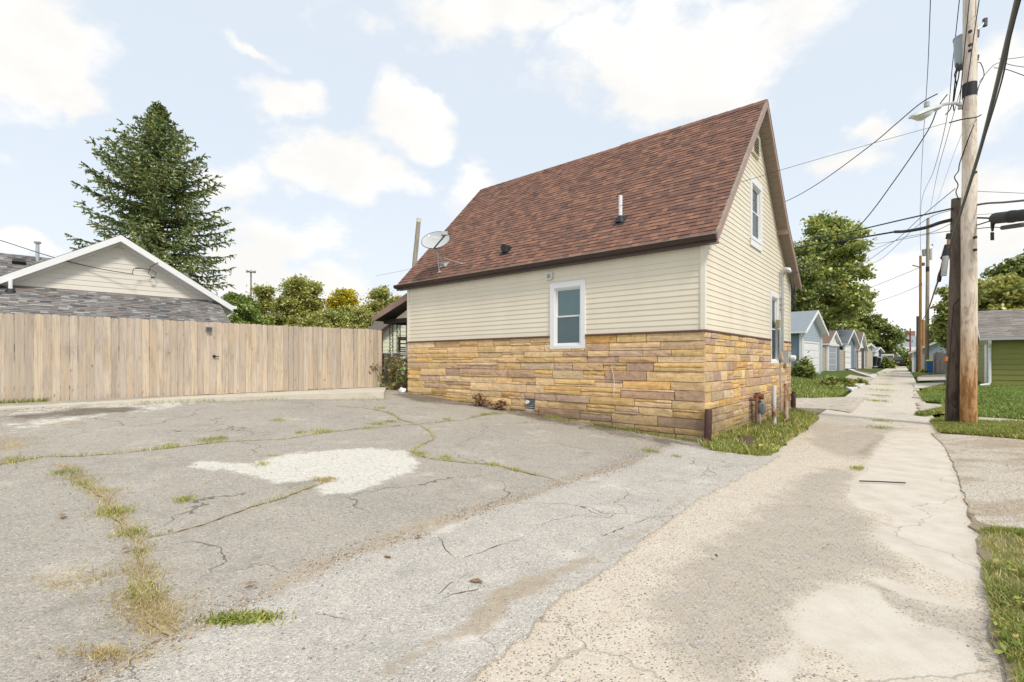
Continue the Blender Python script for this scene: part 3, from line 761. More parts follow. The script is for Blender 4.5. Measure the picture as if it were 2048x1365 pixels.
def lot_z(x, y, a, b):
    z = T(x, y) + 0.012 + 0.03 * (fbm(x * 0.55, y * 0.55, 31) - .47) + 0.006 * (fbm(x * 6, y * 6, 12, 3) - .45)
    for k, p in CRW.items():
        z = z - 0.011 * np.clip(1 - line_d(x, y, p) / 0.09, 0, 1)
    return z
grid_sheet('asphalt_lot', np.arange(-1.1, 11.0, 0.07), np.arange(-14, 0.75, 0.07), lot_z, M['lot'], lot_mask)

def jag(pts, amp, step, seed, closed=True):
    """breaks straight runs of an outline up into an uneven edge"""
    rng = random.Random(seed); out = []
    n = len(pts)
    for i in range(n if closed else n - 1):
        p, q = Vector(pts[i]), Vector(pts[(i + 1) % n]); L = (q - p).length; k = max(1, int(L / step))
        nrm = Vector((-(q - p).y, (q - p).x)) / max(L, 1e-6)
        for j in range(k):
            t = j / k; o = rng.gauss(0, amp) if j else rng.gauss(0, amp * .5)
            out.append(p.lerp(q, t) + nrm * o)
    return [tuple(p) for p in out]

def sheet(name, pts, off, mat, cell=0.5, thick=0.0, kind='structure', maskfun=None, zfun=None, rough=0.0):
    """a paved or planted patch that follows the land, with a real edge"""
    pts = [Vector((p[0], p[1], 0)) for p in pts]
    tris = tessellate_polygon([pts])
    bm = bmesh.new()
    vs = [bm.verts.new(p) for p in pts]
    for t in tris:
        try: bm.faces.new([vs[k] for k in t])
        except ValueError: pass
    lo = [min(p[i] for p in pts) for i in (0, 1)]; hi = [max(p[i] for p in pts) for i in (0, 1)]
    for ax in (0, 1):
        c = math.floor(lo[ax] / cell) * cell + cell
        while c < hi[ax]:
            co = Vector((0, 0, 0)); co[ax] = c + 0.0137; no = Vector((0, 0, 0)); no[ax] = 1
            bmesh.ops.bisect_plane(bm, geom=bm.verts[:] + bm.edges[:] + bm.faces[:], plane_co=co, plane_no=no)
            c += cell
    X = np.array([v.co.x for v in bm.verts]); Y_ = np.array([v.co.y for v in bm.verts])
    Z = T(X, Y_) + off if zfun is None else zfun(X, Y_)
    if rough: Z = Z + rough * (fbm(X * 2, Y_ * 2, 7) - .47)
    for v, z in zip(bm.verts, Z): v.co.z = z
    bmesh.ops.recalc_face_normals(bm, faces=bm.faces)
    if sum(f.normal.z for f in bm.faces) < 0: bmesh.ops.reverse_faces(bm, faces=bm.faces)
    if thick:
        be = [e for e in bm.edges if len(e.link_faces) == 1]
        r = bmesh.ops.extrude_edge_only(bm, edges=be)
        for v in r['geom']:
            if isinstance(v, bmesh.types.BMVert): v.co.z -= thick
    me = bpy.data.meshes.new(name)
    c = Vector((sum(p.x for p in pts) / len(pts), sum(p.y for p in pts) / len(pts), 0))
    for v in bm.verts: v.co -= c
    bm.to_mesh(me); bm.free()
    me.materials.append(mat)
    if not thick: me.polygons.foreach_set('use_smooth', [True] * len(me.polygons))
    else:
        me.polygons.foreach_set('use_smooth', [True] * len(me.polygons)); me.set_sharp_from_angle(angle=R(35))
    o = bpy.data.objects.new(name, me); link(o, None, c)
    if maskfun is not None:
        co = np.zeros(len(me.vertices) * 3, np.float32); me.vertices.foreach_get('co', co); co = co.reshape(-1, 3)
        rgb = maskfun(co[:, 0] + c.x, co[:, 1] + c.y, None, None)
        ca = me.color_attributes.new('mask', 'FLOAT_COLOR', 'POINT')
        ca.data.foreach_set('color', np.concatenate([rgb, np.ones((len(rgb), 1))], 1).astype(np.float32).ravel())
    return tag(o, None, None, None, kind)

# ---- the paler asphalt apron between lot and alley
EDGE_A = px([(700, 1560), (860, 1440), (950, 1365), (1000, 1318), (1055, 1280), (1085, 1240), (1112, 1210), (1180, 1168), (1250, 1112), (1330, 1052), (1390, 1008), (1480, 958), (1560, 915)])
APRON = BOUND + px([(1400, 902), (1470, 912), (1535, 917)]) + EDGE_A[::-1]
SAND2 = px(C2([(250, 1420), (370, 1365), (600, 1225), (800, 1130), (900, 1010), (1100, 920), (1300, 830), (1579, 680), (1720, 560)]))
SAND2W = [0.02, 0.03, 0.04, 0.10, 0.10, 0.07, 0.04, 0.03]
CRD = [px(C2(p)) for p in ([(620, 690), (640, 790), (690, 830)], [(520, 1060), (600, 1030), (660, 960), (760, 880)], [(600, 1030), (690, 990), (800, 965), (870, 930)], [(800, 1180), (850, 1230), (890, 1270)],
        [(1230, 570), (1350, 620), (1500, 660)], [(1350, 750), (1365, 720), (1480, 670), (1579, 625)], [(740, 830), (860, 770), (1010, 720)], [(0, 1080), (110, 1075), (220, 1105)], [(610, 700), (680, 705), (760, 690)])]
def apron_mask(x, y, a, b):
    wx = x + 0.10 * (fbm(x * 2, y * 2, 3) - .47); wy = y + 0.10 * (fbm(x * 2, y * 2, 9) - .47)
    g = np.zeros(x.shape)
    for i in range(len(SAND2) - 1):
        g = np.maximum(g, 0.95 * soft(SAND2W[i] - line_d(wx, wy, SAND2[i:i + 2]), 0.07))
    g = np.maximum(g, 0.9 * soft(0.09 - line_d(wx, wy, BOUND), 0.13))
    return np.stack([np.zeros(x.shape), g * (0.6 + 0.7 * fbm(x * 3, y * 3, 15)), np.zeros(x.shape)], 1)
def apron_z(x, y):
    z = T(x, y) + 0.036 + 0.014 * (fbm(x * 0.8, y * 0.8, 51) - .47)
    z = z - 0.020 * sstep(-line_d(x, y, BOUND), -0.35, 0.0)
    for c in CRD: z = z - 0.012 * np.clip(1 - line_d(x, y, c) / 0.05, 0, 1)
    return z
sheet('asphalt_apron', jag(APRON, 0.018, 0.07, 5), 0, M['apron'], 0.09, 0.05, 'structure', apron_mask, apron_z)

# ---- dirt lying in the open cracks: one uneven strip for each crack
def strip(name, pts, w, off, mat, seed, kind='structure', step=0.06, zf=None):
    rng = random.Random(seed)
    P = [Vector((p[0], p[1])) for p in pts]; path = []
    for p, q in zip(P[:-1], P[1:]):
        k = max(1, int((q - p).length / step))
        path += [p.lerp(q, j / k) for j in range(k)]
    path.append(P[-1])
    n = len(path); xs = np.array([p.x for p in path]); ys = np.array([p.y for p in path])
    wob = (fbm(xs * 3.1, ys * 3.1, seed) - .47) * 0.14 + (fbm(xs * 11, ys * 11, seed + 5) - .47) * 0.05
    L, Rr = [], []
    for i, p in enumerate(path):
        t = (path[min(i + 1, n - 1)] - path[max(i - 1, 0)]).normalized(); nn = Vector((-t.y, t.x))
        c = p + nn * wob[i]; end = min(1, i / 4, (n - 1 - i) / 4)
        ww = w * (0.35 + 1.2 * abs(rng.gauss(0, .6))) * max(end, .05)
        L.append(c + nn * ww); Rr.append(c - nn * ww)
    V = [(q.x, q.y) for pr in zip(L, Rr) for q in pr]
    X = np.array([v[0] for v in V]); Y_ = np.array([v[1] for v in V])
    Z = (zf or (lambda x, y: T(x, y)))(X, Y_) + off
    F = [(2 * i, 2 * i + 1, 2 * i + 3, 2 * i + 2) for i in range(n - 1)]
    return np_mesh(name, np.stack([X, Y_, Z], 1), F, mat, None, kind)
lz = lambda x, y: lot_z(x, y, None, None)
for k, p in CRW.items(): strip('pavement_crack', p, 0.011 if k != 'c2' else 0.010, 0.013, M['crackfill'], hash(k[1]) % 7 + 3 if False else int(k[1]) + 3, zf=lz)
for j, c in enumerate(CRD): strip('pavement_crack', c, 0.0045, 0.006, M['crackdark'], 30 + j, zf=apron_z)

# ---- gravel drives, kerb slab, verges
RIGHT_GRAVEL = px([(1862, 868), (1960, 874), (2060, 882)]) + [tuple(AB(-16, 0.5)[:2]), tuple(AB(-16, -5.2)[:2])] + px([(2060, 1068), (1945, 1046), (1915, 950), (1890, 895)])
sheet('gravel_lot', jag(RIGHT_GRAVEL, 0.007, 0.12, 8), 0.020, M['gravel'], 0.4, 0.05, rough=0.012)
NEAR_DIRT = px([(1930, 1000), (1945, 1040), (2060, 1062)]) + [tuple(AB(-9, -5.2)[:2]), tuple(AB(-9, -13)[:2]), tuple(AB(-3.6, -13)[:2])] + px([(2010, 1365), (1985, 1230), (1958, 1110)])
sheet('verge_soil', jag(NEAR_DIRT, 0.03, 0.2, 9), 0.02, plain('trodden verge soil', (0.27, 0.215, 0.15), 0.95, 0.3, 7, bmp=0.7, bscale=50, dirt=((0.16, 0.15, 0.06), 0.5, 0.65)), 0.3, 0.03, rough=0.03)
LEFT_DRIVE = [tuple(AB(-0.9, 9.2)[:2]), tuple(AB(1.0, 8.7)[:2]), tuple(AB(9, 8.6)[:2]), tuple(AB(9, 12.6)[:2]), tuple(AB(1.2, 12.6)[:2]), tuple(AB(-0.6, 15.4)[:2]), tuple(AB(-1.4, 16)[:2]), tuple(AB(-1.5, 8.4)[:2])]
sheet('gravel_drive', jag(LEFT_DRIVE, 0.05, 0.3, 10), 0.030, M['gravelly'], 0.4, 0.25)
for nm, p, mt in (('gravel_pad', px([(1838, 826), (1890, 830), (1890, 812), (1832, 806)]), 'gravelly'), ('gravel_pad', px([(1828, 778), (1890, 776), (1890, 767), (1826, 769)]), 'conc'),
                  ('gravel_pad', px([(1835, 763), (1892, 762), (1892, 750), (1835, 752)]), 'gravelly'), ('gravel_pad', px([(1826, 797), (1872, 797), (1868, 788), (1826, 790)]), 'gravelly')):
    sheet(nm, jag(p, 0.04, 0.3, 12), 0.045, M[mt], 0.5, 0.03)
sheet('strip_path', jag(px([(1958, 838), (2060, 846), (2060, 852), (1958, 844)]), 0.04, 0.4, 13), 0.05, M['gravelly'], 0.5, 0.03)

# fence foundation slab
sl_front = [W(-330, 838, 7.6), W(0, 818, 8.97), W(210, 806, 10.1), W(430, 797, 11.45), W(600, 791, 12.4), W(768, 786, 13.2)]
FE0, FE1 = Vector((-10.25, 9.8)), Vector((-4.24, 15.85))
FD = (FE1 - FE0).normalized(); FN = Vector((-FD.y, FD.x))
sl_poly = jag([tuple(p[:2]) for p in sl_front], 0.012, 0.3, 3, closed=False) + [tuple(sl_front[-1][:2]), tuple((FE1 + FD * .35 + FN * .25)), tuple(FE0 - FD * 4.2 + FN * .3)]
SLABZ = lambda x, y: 0.705 + 0.03 * np.clip((np.asarray(x) + 10) / 6, 0, 1)
sheet('kerb_slab', sl_poly, 0, M['conc'], 0.4, 0.4, zfun=SLABZ)

# lawns (soil under the blades)
GABLE_STRIP = px([(1398, 893), (1430, 905), (1480, 913), (1528, 918), (1560, 895), (1600, 868), (1632, 842), (1628, 834), (1604, 826), (1582, 824)]) + [tuple(AB(-.02, 7.9)[:2]), tuple(AB(0.05, 0.1)[:2])]
LAWN_L = [tuple(AB(-0.45, 15.2)[:2]), tuple(AB(1.0, 12.9)[:2]), tuple(AB(7, 12.9)[:2]), tuple(AB(9, 27)[:2]), tuple(AB(2.2, 27)[:2]), tuple(AB(-0.3, 20.0)[:2])]
POLE_STRIP = px([(1866, 846), (1900, 838), (1960, 846), (2060, 850), (2060, 882), (1960, 874), (1885, 868)])
LAWN_R = px([(1952, 775), (2060, 770), (2060, 844), (1950, 838), (1900, 832), (1880, 800), (1900, 785)])
LAWN_R2 = px([(1838, 786), (1900, 786), (1900, 808), (1850, 804)])
VERGES = [px(p) for p in ([(1832, 832), (1890, 820), (1890, 828), (1850, 834)], [(1828, 784), (1890, 772), (1890, 780), (1832, 788)], [(1828, 752), (1842, 744), (1870, 747), (1832, 756)])]
NEAR_R = px([(1975, 1068), (2075, 1078), (2090, 1420), (2052, 1345), (2018, 1255), (1995, 1175), (1980, 1110)])
for nm, p in (('grass_verge', GABLE_STRIP), ('lawn', LAWN_L), ('grass_verge', POLE_STRIP), ('lawn', LAWN_R), ('lawn', LAWN_R2)):
    sheet(nm, jag(p, 0.05, 0.25, 14), 0.030, M['ground'], 0.5, 0.25, rough=0.03)
SOILP = px([(1476, 878), (1500, 880), (1518, 892), (1500, 898), (1480, 890)])
sheet('bare_soil', jag(SOILP, 0.02, 0.1, 4), 0.065, M['soil'], 0.12, 0.03, rough=0.05)
# ------------------------------------------------------------------ the stone and siding house
house = thing('house', 'cream sided house with a stone clad base and a steep red brown shingle roof', 'house', AB(4.5, 3.9, 0.25))
HL, HW, ZS = 8.93, 7.80, 2.15              # length, width, top of the stonework
RB, RZ, EB, EZ = 3.656, 7.93, -0.13, 3.93    # ridge and near eave (b, z)
KB, KZ, FB, FZ = 6.09, 5.43, 8.05, 3.94      # kink of the far roof and far eave
GO, AL = 0.27, 9.33                          # overhang past the gable, far end of the roof
fF = lambda x, y, z: Vector(AB(x, -y, z))      # long wall: x along a, y outwards
fG = lambda x, y, z: Vector(AB(-y, x, z))      # gable wall: x along b, y outwards
def roof_z(b): return RZ - (RB - b) * (RZ - EZ) / (RB - EB) if b < RB else (RZ - (b - RB) * (RZ - KZ) / (KB - RB) if b < KB else KZ - (b - KB) * (KZ - FZ) / (FB - KB))

# core (walls behind the cladding)
core = MB()
ci = 0.16
out = [(ci, -0.4), (HW - ci, -0.4), (HW - ci, roof_z(HW - ci) - .16), (KB, KZ - .16), (RB, RZ - .2), (ci, roof_z(ci) - .16)]
core.prism(fG, out, -ci, -(HL - ci))
core.build('wall', M['mortar'], house)

WF = dict(x0=2.60, x1=3.56, z0=1.86, z1=3.41)        # window in the long wall (outer casing)
WG = dict(x0=5.17, x1=6.14, z0=1.51, z1=3.46)        # tall window in the gable wall
WU = dict(x0=3.16, x1=4.24, z0=4.52, z1=6.03)        # window high in the gable
VENT = dict(x0=1.42, x1=1.72, z0=0.21, z1=0.50)      # foundation vent, cut below
VENT = dict(x0=4.02, x1=4.32, z0=0.36, z1=0.66)
def hole(w, m=0.05): return (w['x0'] + m, w['x1'] - m, w['z0'] + m, w['z1'] - m)

def cut_boxes(mb, f, x0, x1, z0, z1, y0, y1, holes):
    xs = sorted({x0, x1, *[h[i] for h in holes for i in (0, 1) if x0 < h[i] < x1]})
    zs = sorted({z0, z1, *[h[i] for h in holes for i in (2, 3) if z0 < h[i] < z1]})
    for xa, xb in zip(xs[:-1], xs[1:]):
        for za, zb in zip(zs[:-1], zs[1:]):
            cx, cz = (xa + xb) / 2, (za + zb) / 2
            if any(h[0] < cx < h[1] and h[2] < cz < h[3] for h in holes): continue
            mb.box(f, (xa, xb), (y0, y1), (za, zb))
bed = MB()
cut_boxes(bed, fF, 0.02, HL - .02, -0.4, ZS - .005, -0.15, 0.0, [hole(WF), hole(VENT, 0)])
cut_boxes(bed, fG, 0.02, HW - .02, -0.4, ZS - .005, -0.15, 0.0, [hole(WG)])
bed.build('mortar_bed', M['mortar'], house)

# ---- stones
STM = ['stone_yellow', 'stone_ochre', 'stone_tan', 'stone_pink']
def stone_mb(f, x0, x1, z0, z1, rng, proud):
    """a rock faced block: bevelled edges, an uneven swollen face"""
    mb = MB(); w, h = x1 - x0, z1 - z0
    be = min(0.007, h * 0.15); nx = 3 if w < 0.5 else 4; nz = 1 if h < 0.08 else 2
    xs = [x0 + be + (w - 2 * be) * i / nx for i in range(nx + 1)]; zs = [z0 + be + (h - 2 * be) * j / nz for j in range(nz + 1)]
    grid = {}
    base = proud
    pts = []
    def P(x, y, z): pts.append(f(x, y, z)); return len(pts) - 1
    for i, x in enumerate(xs):
        for j, z in enumerate(zs):
            inner = (nz == 2 and j == 1)
            y = base + (0.005 if inner else 0.0) + rng.uniform(-.005, .006)
            grid[i, j] = P(x, y, z)
    B = [P(x0, -0.03, z0), P(x1, -0.03, z0), P(x1, -0.03, z1), P(x0, -0.03, z1)]
    Fm = [P(x0, base - .014, z0), P(x1, base - .014, z0), P(x1, base - .014, z1), P(x0, base - .014, z1)]
    fs = []
    for i in range(nx):
        for j in range(nz): fs.append((grid[i, j], grid[i + 1, j], grid[i + 1, j + 1], grid[i, j + 1]))
    fs.append(tuple([Fm[0], Fm[1]] + [grid[i, 0] for i in range(nx, -1, -1)]))
    fs.append(tuple([Fm[2], Fm[3]] + [grid[i, nz] for i in range(nx + 1)]))
    fs.append(tuple([Fm[1], Fm[2]] + [grid[nx, j] for j in range(nz, -1, -1)]))
    fs.append(tuple([Fm[3], Fm[0]] + [grid[0, j] for j in range(nz + 1)]))
    for k in range(4):
        k2 = (k + 1) % 4; fs.append((B[k], B[k2], Fm[k2], Fm[k]))
    mb.solid(pts, fs); return mb
def lay_stones(f, L, holes, lens, ground, rng, wts, seed_bands):
    res = []
    z = ZS - 0.012
    bands = []
    while z > -0.15:
        h = rng.choice(seed_bands); bands.append((z - h, z)); z -= h
    for bi, (z0, z1) in enumerate(bands):
        x = 0.0
        while x < L - 0.02:
            w = rng.uniform(*lens); 
            if L - (x + w) < lens[0] * .6: w = L - x
            h = z1 - z0
            if h > 0.125 and rng.random() < 0.24:
                t = rng.uniform(0.045, 0.065); parts = [(z0, z0 + t), (z0 + t, z1)] if rng.random() < .5 else [(z1 - t, z1), (z0, z1 - t)]
            elif h > 0.17 and rng.random() < 0.22: parts = [(z0, z0 + h / 2), (z0 + h / 2, z1)]
            else: parts = [(z0, z1)]
            for (pa, pb) in parts:
                segs = [(x, x + w)]
                if pb - pa < 0.07 and rng.random() < .3: m_ = x + w * rng.uniform(.35, .65); segs = [(x, m_), (m_, x + w)]
                for xa, xb in segs:
                    pieces = [(xa, xb, pa, pb)]
                    for (hx0, hx1, hz0, hz1) in holes:
                        nw = []
                        for (a0, a1, c0, c1) in pieces:
                            if a1 <= hx0 or a0 >= hx1 or c1 <= hz0 or c0 >= hz1: nw.append((a0, a1, c0, c1)); continue
                            if a0 < hx0: nw.append((a0, hx0, c0, c1))
                            if a1 > hx1: nw.append((hx1, a1, c0, c1))
                            m0, m1 = max(a0, hx0), min(a1, hx1)
                            if c0 < hz0 - .03: nw.append((m0, m1, c0, hz0))
                            if c1 > hz1 + .03: nw.append((m0, m1, hz1, c1))
                        pieces = nw
                    for (a0, a1, c0, c1) in pieces:
                        gz = ground((a0 + a1) / 2) - 0.05
                        if c1 < gz + .03 or a1 - a0 < .05: continue
                        res.append((f, a0, a1, max(c0, gz - .06), c1, rng.choices(range(4), wts)[0]))
            x += w
    return res
rng = random.Random(41)
gF = lambda x: Tz(*AB(x, -0.1)[:2]); gG = lambda x: Tz(*AB(-0.1, x)[:2])
stones = lay_stones(fF, HL, [hole(WF, .02), hole(VENT, 0)], (0.50, 1.18), gF, rng, (54, 22, 8, 18), (0.115, 0.13, 0.165, 0.175, 0.20))
stones += lay_stones(fG, HW, [hole(WG, .02)], (0.26, 0.85), gG, rng, (46, 8, 24, 24), (0.12, 0.135, 0.16, 0.19, 0.20))
stones.sort(key=lambda s: -((s[2] - s[1]) * (s[4] - s[3])) / (s[0]((s[1] + s[2]) / 2, 0, s[3]) - Vector((0, 0, EYE))).length ** 2)
rest = MB(); gap = 0.0045
for k, (f, a0, a1, c0, c1, mi) in enumerate(stones):
    mb = stone_mb(f, a0 + (gap if a0 > 0.01 else -0.028), a1 - gap, c0 + gap * .8, c1 - gap * .8, rng, 0.036 + rng.uniform(-.008, .012))
    if k < 300: mb.build('stone', M[STM[mi]], house)
    else:
        for i in range(len(mb.m)): mb.m[i] = mi
        rest.join(mb)
if rest.v: rest.build('stone', [M[n] for n in STM], house, kind='stuff')
cap = MB()
for (x0, x1) in ((-0.06, WF['x0'] - .01), (WF['x1'] + .01, HL)): cap.box(fF, (x0, x1), (-0.02, 0.062), (ZS - .012, ZS + .022))
for (x0, x1) in ((-0.02, WG['x0'] - .01), (WG['x1'] + .01, HW)): cap.box(fG, (x0, x1), (-0.02, 0.060), (ZS - .012, ZS + .022))
cap.build('ledge_cap', plain('brown ledge flashing', (0.15, 0.085, 0.06), 0.6, .15, 4), house)

# ---- siding, one object for each run of board
EXPO = 0.114
def board(f, xa0, xb0, xa1, xb1, z0, z1, lap=0.015):
    """bottom run xa0-xb0, top run xa1-xb1; the lower edge stands out over the board below"""
    mb = MB(); h = z1 - z0; p = []
    for (x, xx) in ((xa0, xa1), (xb0, xb1)):
        p.append([(x, lap, z0), (x, lap, z0 + .004), (xx, 0.004, z1 + .006), (xx, -0.006, z1 + .006), (x, -0.006, z0)])
    n = 5; pts = [f(*q) for q in p[0]] + [f(*q) for q in p[1]]
    mb.solid(pts, [tuple(range(n)), tuple(range(2 * n - 1, n - 1, -1))] + [(i, (i + 1) % n, (i + 1) % n + n, i + n) for i in range(n)])
    return mb
def side_run(f, z0, z1, lo, hi, holes, rng, seam=(2.4, 3.7)):
    zc = (z0 + z1) / 2
    cuts = [(h[0], h[1]) for h in holes if h[2] < zc < h[3]]
    segs = []; x = lo(z0)
    X1 = hi(z0)
    edges = [x]
    free = [(x, X1)]
    for c in cuts:
        nf = []
        for (a, b) in free:
            if c[1] <= a or c[0] >= b: nf.append((a, b)); continue
            if a < c[0]: nf.append((a, c[0]))
            if c[1] < b: nf.append((c[1], b))
        free = nf
    for (a, b) in free:
        p = a
        while b - p > seam[1]:
            q = p + rng.uniform(*seam)
            if b - q < .6: break
            segs.append((p, q)); p = q
        segs.append((p, b))
    for (a, b) in segs:
        a1 = lo(z1) if abs(a - x) < 1e-6 else a; b1 = hi(z1) if abs(b - X1) < 1e-6 else b
        if b1 < a1: a1 = b1 = (a1 + b1) / 2
        yield board(f, a, b - (0.002 if b < X1 - 1e-6 else 0), a1, b1 - (0.002 if b < X1 - 1e-6 else 0), z0, z1)
z = ZS + .022; ZW = 3.80
while z < ZW - .02:
    z1 = min(z + EXPO, ZW)
    for mb in side_run(fF, z, z1, lambda q: 0.055, lambda q: HL - .04, [hole(WF)], rng): mb.build('siding_board', M['siding'], house)
    z = z1
def g_lo(q): 
    return max(0.055, EB + (q - EZ) / (RZ - EZ) * (RB - EB) + .12) if q > EZ - .3 else 0.055
def g_hi(q):
    if q > KZ: v = RB + (RZ - q) / (RZ - KZ) * (KB - RB)
    else: v = KB + (KZ - q) / (KZ - FZ) * (FB - KB)
    return min(HW - .055, v - .12)
z = ZS + .022
while z < RZ - .30:
    z1 = z + EXPO
    if g_hi(z) - g_lo(z) > .1:
        for mb in side_run(fG, z, z1, g_lo, g_hi, [hole(WG), hole(WU)], rng, (3.0, 4.5)): mb.build('siding_board', M['siding'], house)
    z = z1
ct = MB(); ct.box(fF, (-0.028, 0.058), (-0.03, 0.030), (ZS + .022, 3.86)); ct.build('corner_trim', M['siding_trim'], house)
ct = MB(); ct.box(fG, (-0.0265, 0.058), (-0.03, 0.030), (ZS + .022, 3.90)); ct.build('corner_trim', M['siding_trim'], house)
ct = MB(); ct.box(fG, (HW - .06, HW + .03), (-0.03, 0.030), (ZS + .022, 3.98)); ct.build('corner_trim', M['siding_trim'], house)
ct = MB(); ct.box(fF, (HL - .05, HL + .03), (-0.03, 0.030), (ZS + .022, 3.80)); ct.build('corner_trim', M['siding_trim'], house)
# far end wall and rear wall, plain siding
mb = MB(); fE = lambda x, y, z: Vector(AB(HL + y, x, z))
mb.prism(fE, [(0, -.3), (HW, -.3), (HW, roof_z(HW) - .16), (KB, KZ - .16), (RB, RZ - .2), (0, roof_z(0) - .16)], -.14, 0.0)
mb.build('end_wall', M['siding'], house)
mb = MB(); mb.box(lambda x, y, z: Vector(AB(x, HW + y, z)), (0, HL), (-.14, 0), (-.3, 3.8)); mb.build('rear_wall', M['siding'], house)

# ---- windows
def window(parent, f, w, cas=0.115, proud=0.045, blind_lower='blind_dark', blind_upper='blind', casing='white', open_lower=False):
    x0, x1, z0, z1 = w['x0'], w['x1'], w['z0'], w['z1']
    c = MB(); i0, i1, k0, k1 = x0 + cas, x1 - cas, z0 + cas * .62, z1 - cas * 1.15
    yb = -0.04
    c.box(f, (x0, i0), (yb, proud), (z0, z1)); c.box(f, (i1, x1), (yb, proud), (z0, z1))
    c.box(f, (i0, i1), (yb, proud - .002), (k1, z1)); c.box(f, (i0, i1), (yb, proud + .006), (z0, k0))
    win = c.build('window', M[casing], parent)
    r = 0.030                                                # vinyl frame inside the casing
    fr = MB()
    fr.box(f, (i0, i0 + r), (-.10, .02), (k0, k1)); fr.box(f, (i1 - r, i1), (-.10, .02), (k0, k1))
    fr.box(f, (i0 + r, i1 - r), (-.10, .019), (k1 - r, k1)); fr.box(f, (i0 + r, i1 - r), (-.10, .019), (k0, k0 + r))
    fr.build('frame', M['white'], win)
    a0, a1, b0, b1 = i0 + r, i1 - r, k0 + r, k1 - r; mid = (b0 + b1) / 2
    s = 0.032
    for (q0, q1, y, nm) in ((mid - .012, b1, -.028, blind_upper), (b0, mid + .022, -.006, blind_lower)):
        sm = MB(); d = .026
        sm.box(f, (a0, a0 + s), (y - d, y), (q0, q1)); sm.box(f, (a1 - s, a1), (y - d, y), (q0, q1))
        sm.box(f, (a0 + s, a1 - s), (y - d, y - .001), (q1 - s, q1)); sm.box(f, (a0 + s, a1 - s), (y - d, y - .001), (q0, q0 + s))
        sash = sm.build('sash', M['white'], win)
        g = MB(); g.box(f, (a0 + s - .004, a1 - s + .004), (y - d * .6, y - d * .6 + .004), (q0 + s - .004, q1 - s + .004))
        g.build('pane', M['glass'], win)
        bl = MB(); zz = q0 + s
        while zz < q1 - s - .004:
            bl.box(f, (a0 + s, a1 - s), (y - d - .016, y - d - .010), (zz, zz + .0225)); zz += .024
        bl.build('blind', M[nm], win)
    return win
window(house, fF, WF)
window(house, fG, WG, cas=0.10)
wu = window(house, fG, WU, cas=0.12, blind_upper='white', blind_lower='blind_dark')  # white upper blind: the sash's sky reflection put into the blind's colour
tr = MB(); tr.box(fG, (WU['x0'] + .02, WU['x1'] - .02), (0.02, 0.040), (WU['z0'] - .16, WU['z0'] - .005)); tr.build('apron_board', M['white'], wu)

# ---- roof
def roof_panel(name, pts2, a0, a1, th, mat, parent):
    (b0, z0), (b1, z1) = pts2
    L = math.hypot(b1 - b0, z1 - z0); s = ((b1 - b0) / L, (z1 - z0) / L); n = (-s[1], s[0]) if s[0] > 0 else (s[1], -s[0])
    if n[1] < 0: n = (-n[0], -n[1])
    mb = MB()
    c = [(b0, z0), (b1, z1), (b1 - n[0] * th, z1 - n[1] * th), (b0 - n[0] * th, z0 - n[1] * th)]
    mb.prism(lambda x, y, z: Vector(AB(y, x, z)), c, a0, a1)
    return mb.build(name, mat, parent)
deck = roof_panel('roof_deck', ((EB, EZ), (RB, RZ)), -GO + .02, AL - .02, 0.12, M['brown_trim'], house)
roof_panel('roof_deck', ((KB, KZ), (RB, RZ)), -GO + .02, AL - .02, 0.12, M['shingle'], house)
roof_panel('roof_deck', ((FB, FZ), (KB, KZ)), -GO + .02, AL - .02, 0.12, M['shingle'], house)
SLb = math.hypot(RB - EB, RZ - EZ); SU = ((RB - EB) / SLb, (RZ - EZ) / SLb)
fR = lambda x, s, n: Vector(AB(x, EB + SU[0] * s - SU[1] * n, EZ + SU[1] * s + SU[0] * n))
def shingles(f, x0, x1, slen, expo, wr, rng, ends=None, th=(0.010, 0.006)):
    """courses of overlapping tabs; ends(s) trims a sloping border"""
    res = []; row = 0; s = -0.02
    while s < slen - .03:
        xa, xb = (x0, x1) if ends is None else ends(s)
        x = xa - rng.uniform(0, wr[0] * .8)
        while x < xb - 0.01:
            w = rng.uniform(*wr); a, b = max(x, xa), min(x + w, xb)
            if b - a > .03:
                t = rng.choice((th[0], th[0] + th[1])) + rng.uniform(-.001, .001); e = min(s + expo + .03, slen)
                res.append((a + .002, b - .002, s + rng.uniform(-.002, .002), e, t))
            x += w
        s += expo; row += 1
    return res
def shingle_mb(f, a, b, s0, s1, t):
    mb = MB()
    mb.solid([f(a, s0, 0), f(b, s0, 0), f(b, s1, 0), f(a, s1, 0), f(a, s0, t), f(b, s0, t), f(b, s1, .003), f(a, s1, .003)],
             [(4, 5, 6, 7), (1, 2, 6, 5), (3, 0, 4, 7)])
    mb.f.append((len(mb.v) - 8, len(mb.v) - 7, len(mb.v) - 3, len(mb.v) - 4)); mb.m.append(1)
    return mb
def place_shingles(f, tabs, mat, parent):
    eye = Vector((0, 0, EYE))
    tabs = sorted(tabs, key=lambda t: -(t[1] - t[0]) / (f((t[0] + t[1]) / 2, t[2], 0) - eye).length)
    rest = MB()
    for k, t in enumerate(tabs):
        mb = shingle_mb(f, *t)
        if k < 300: mb.build('shingle', [mat, M['butt']], parent)
        else: rest.join(mb)
    if rest.v: rest.build('shingle', [mat, M['butt']], parent, kind='stuff')
sag = lambda a: -0.02 * math.sin(max(0, min(1, (a - .5) / 5)) * PI)
place_shingles(fR, shingles(fR, -GO, AL, SLb, 0.132, (0.10, 0.25), rng, th=(0.013, 0.006)), M['shingle'], house)
a = -GO; rc = random.Random(5)
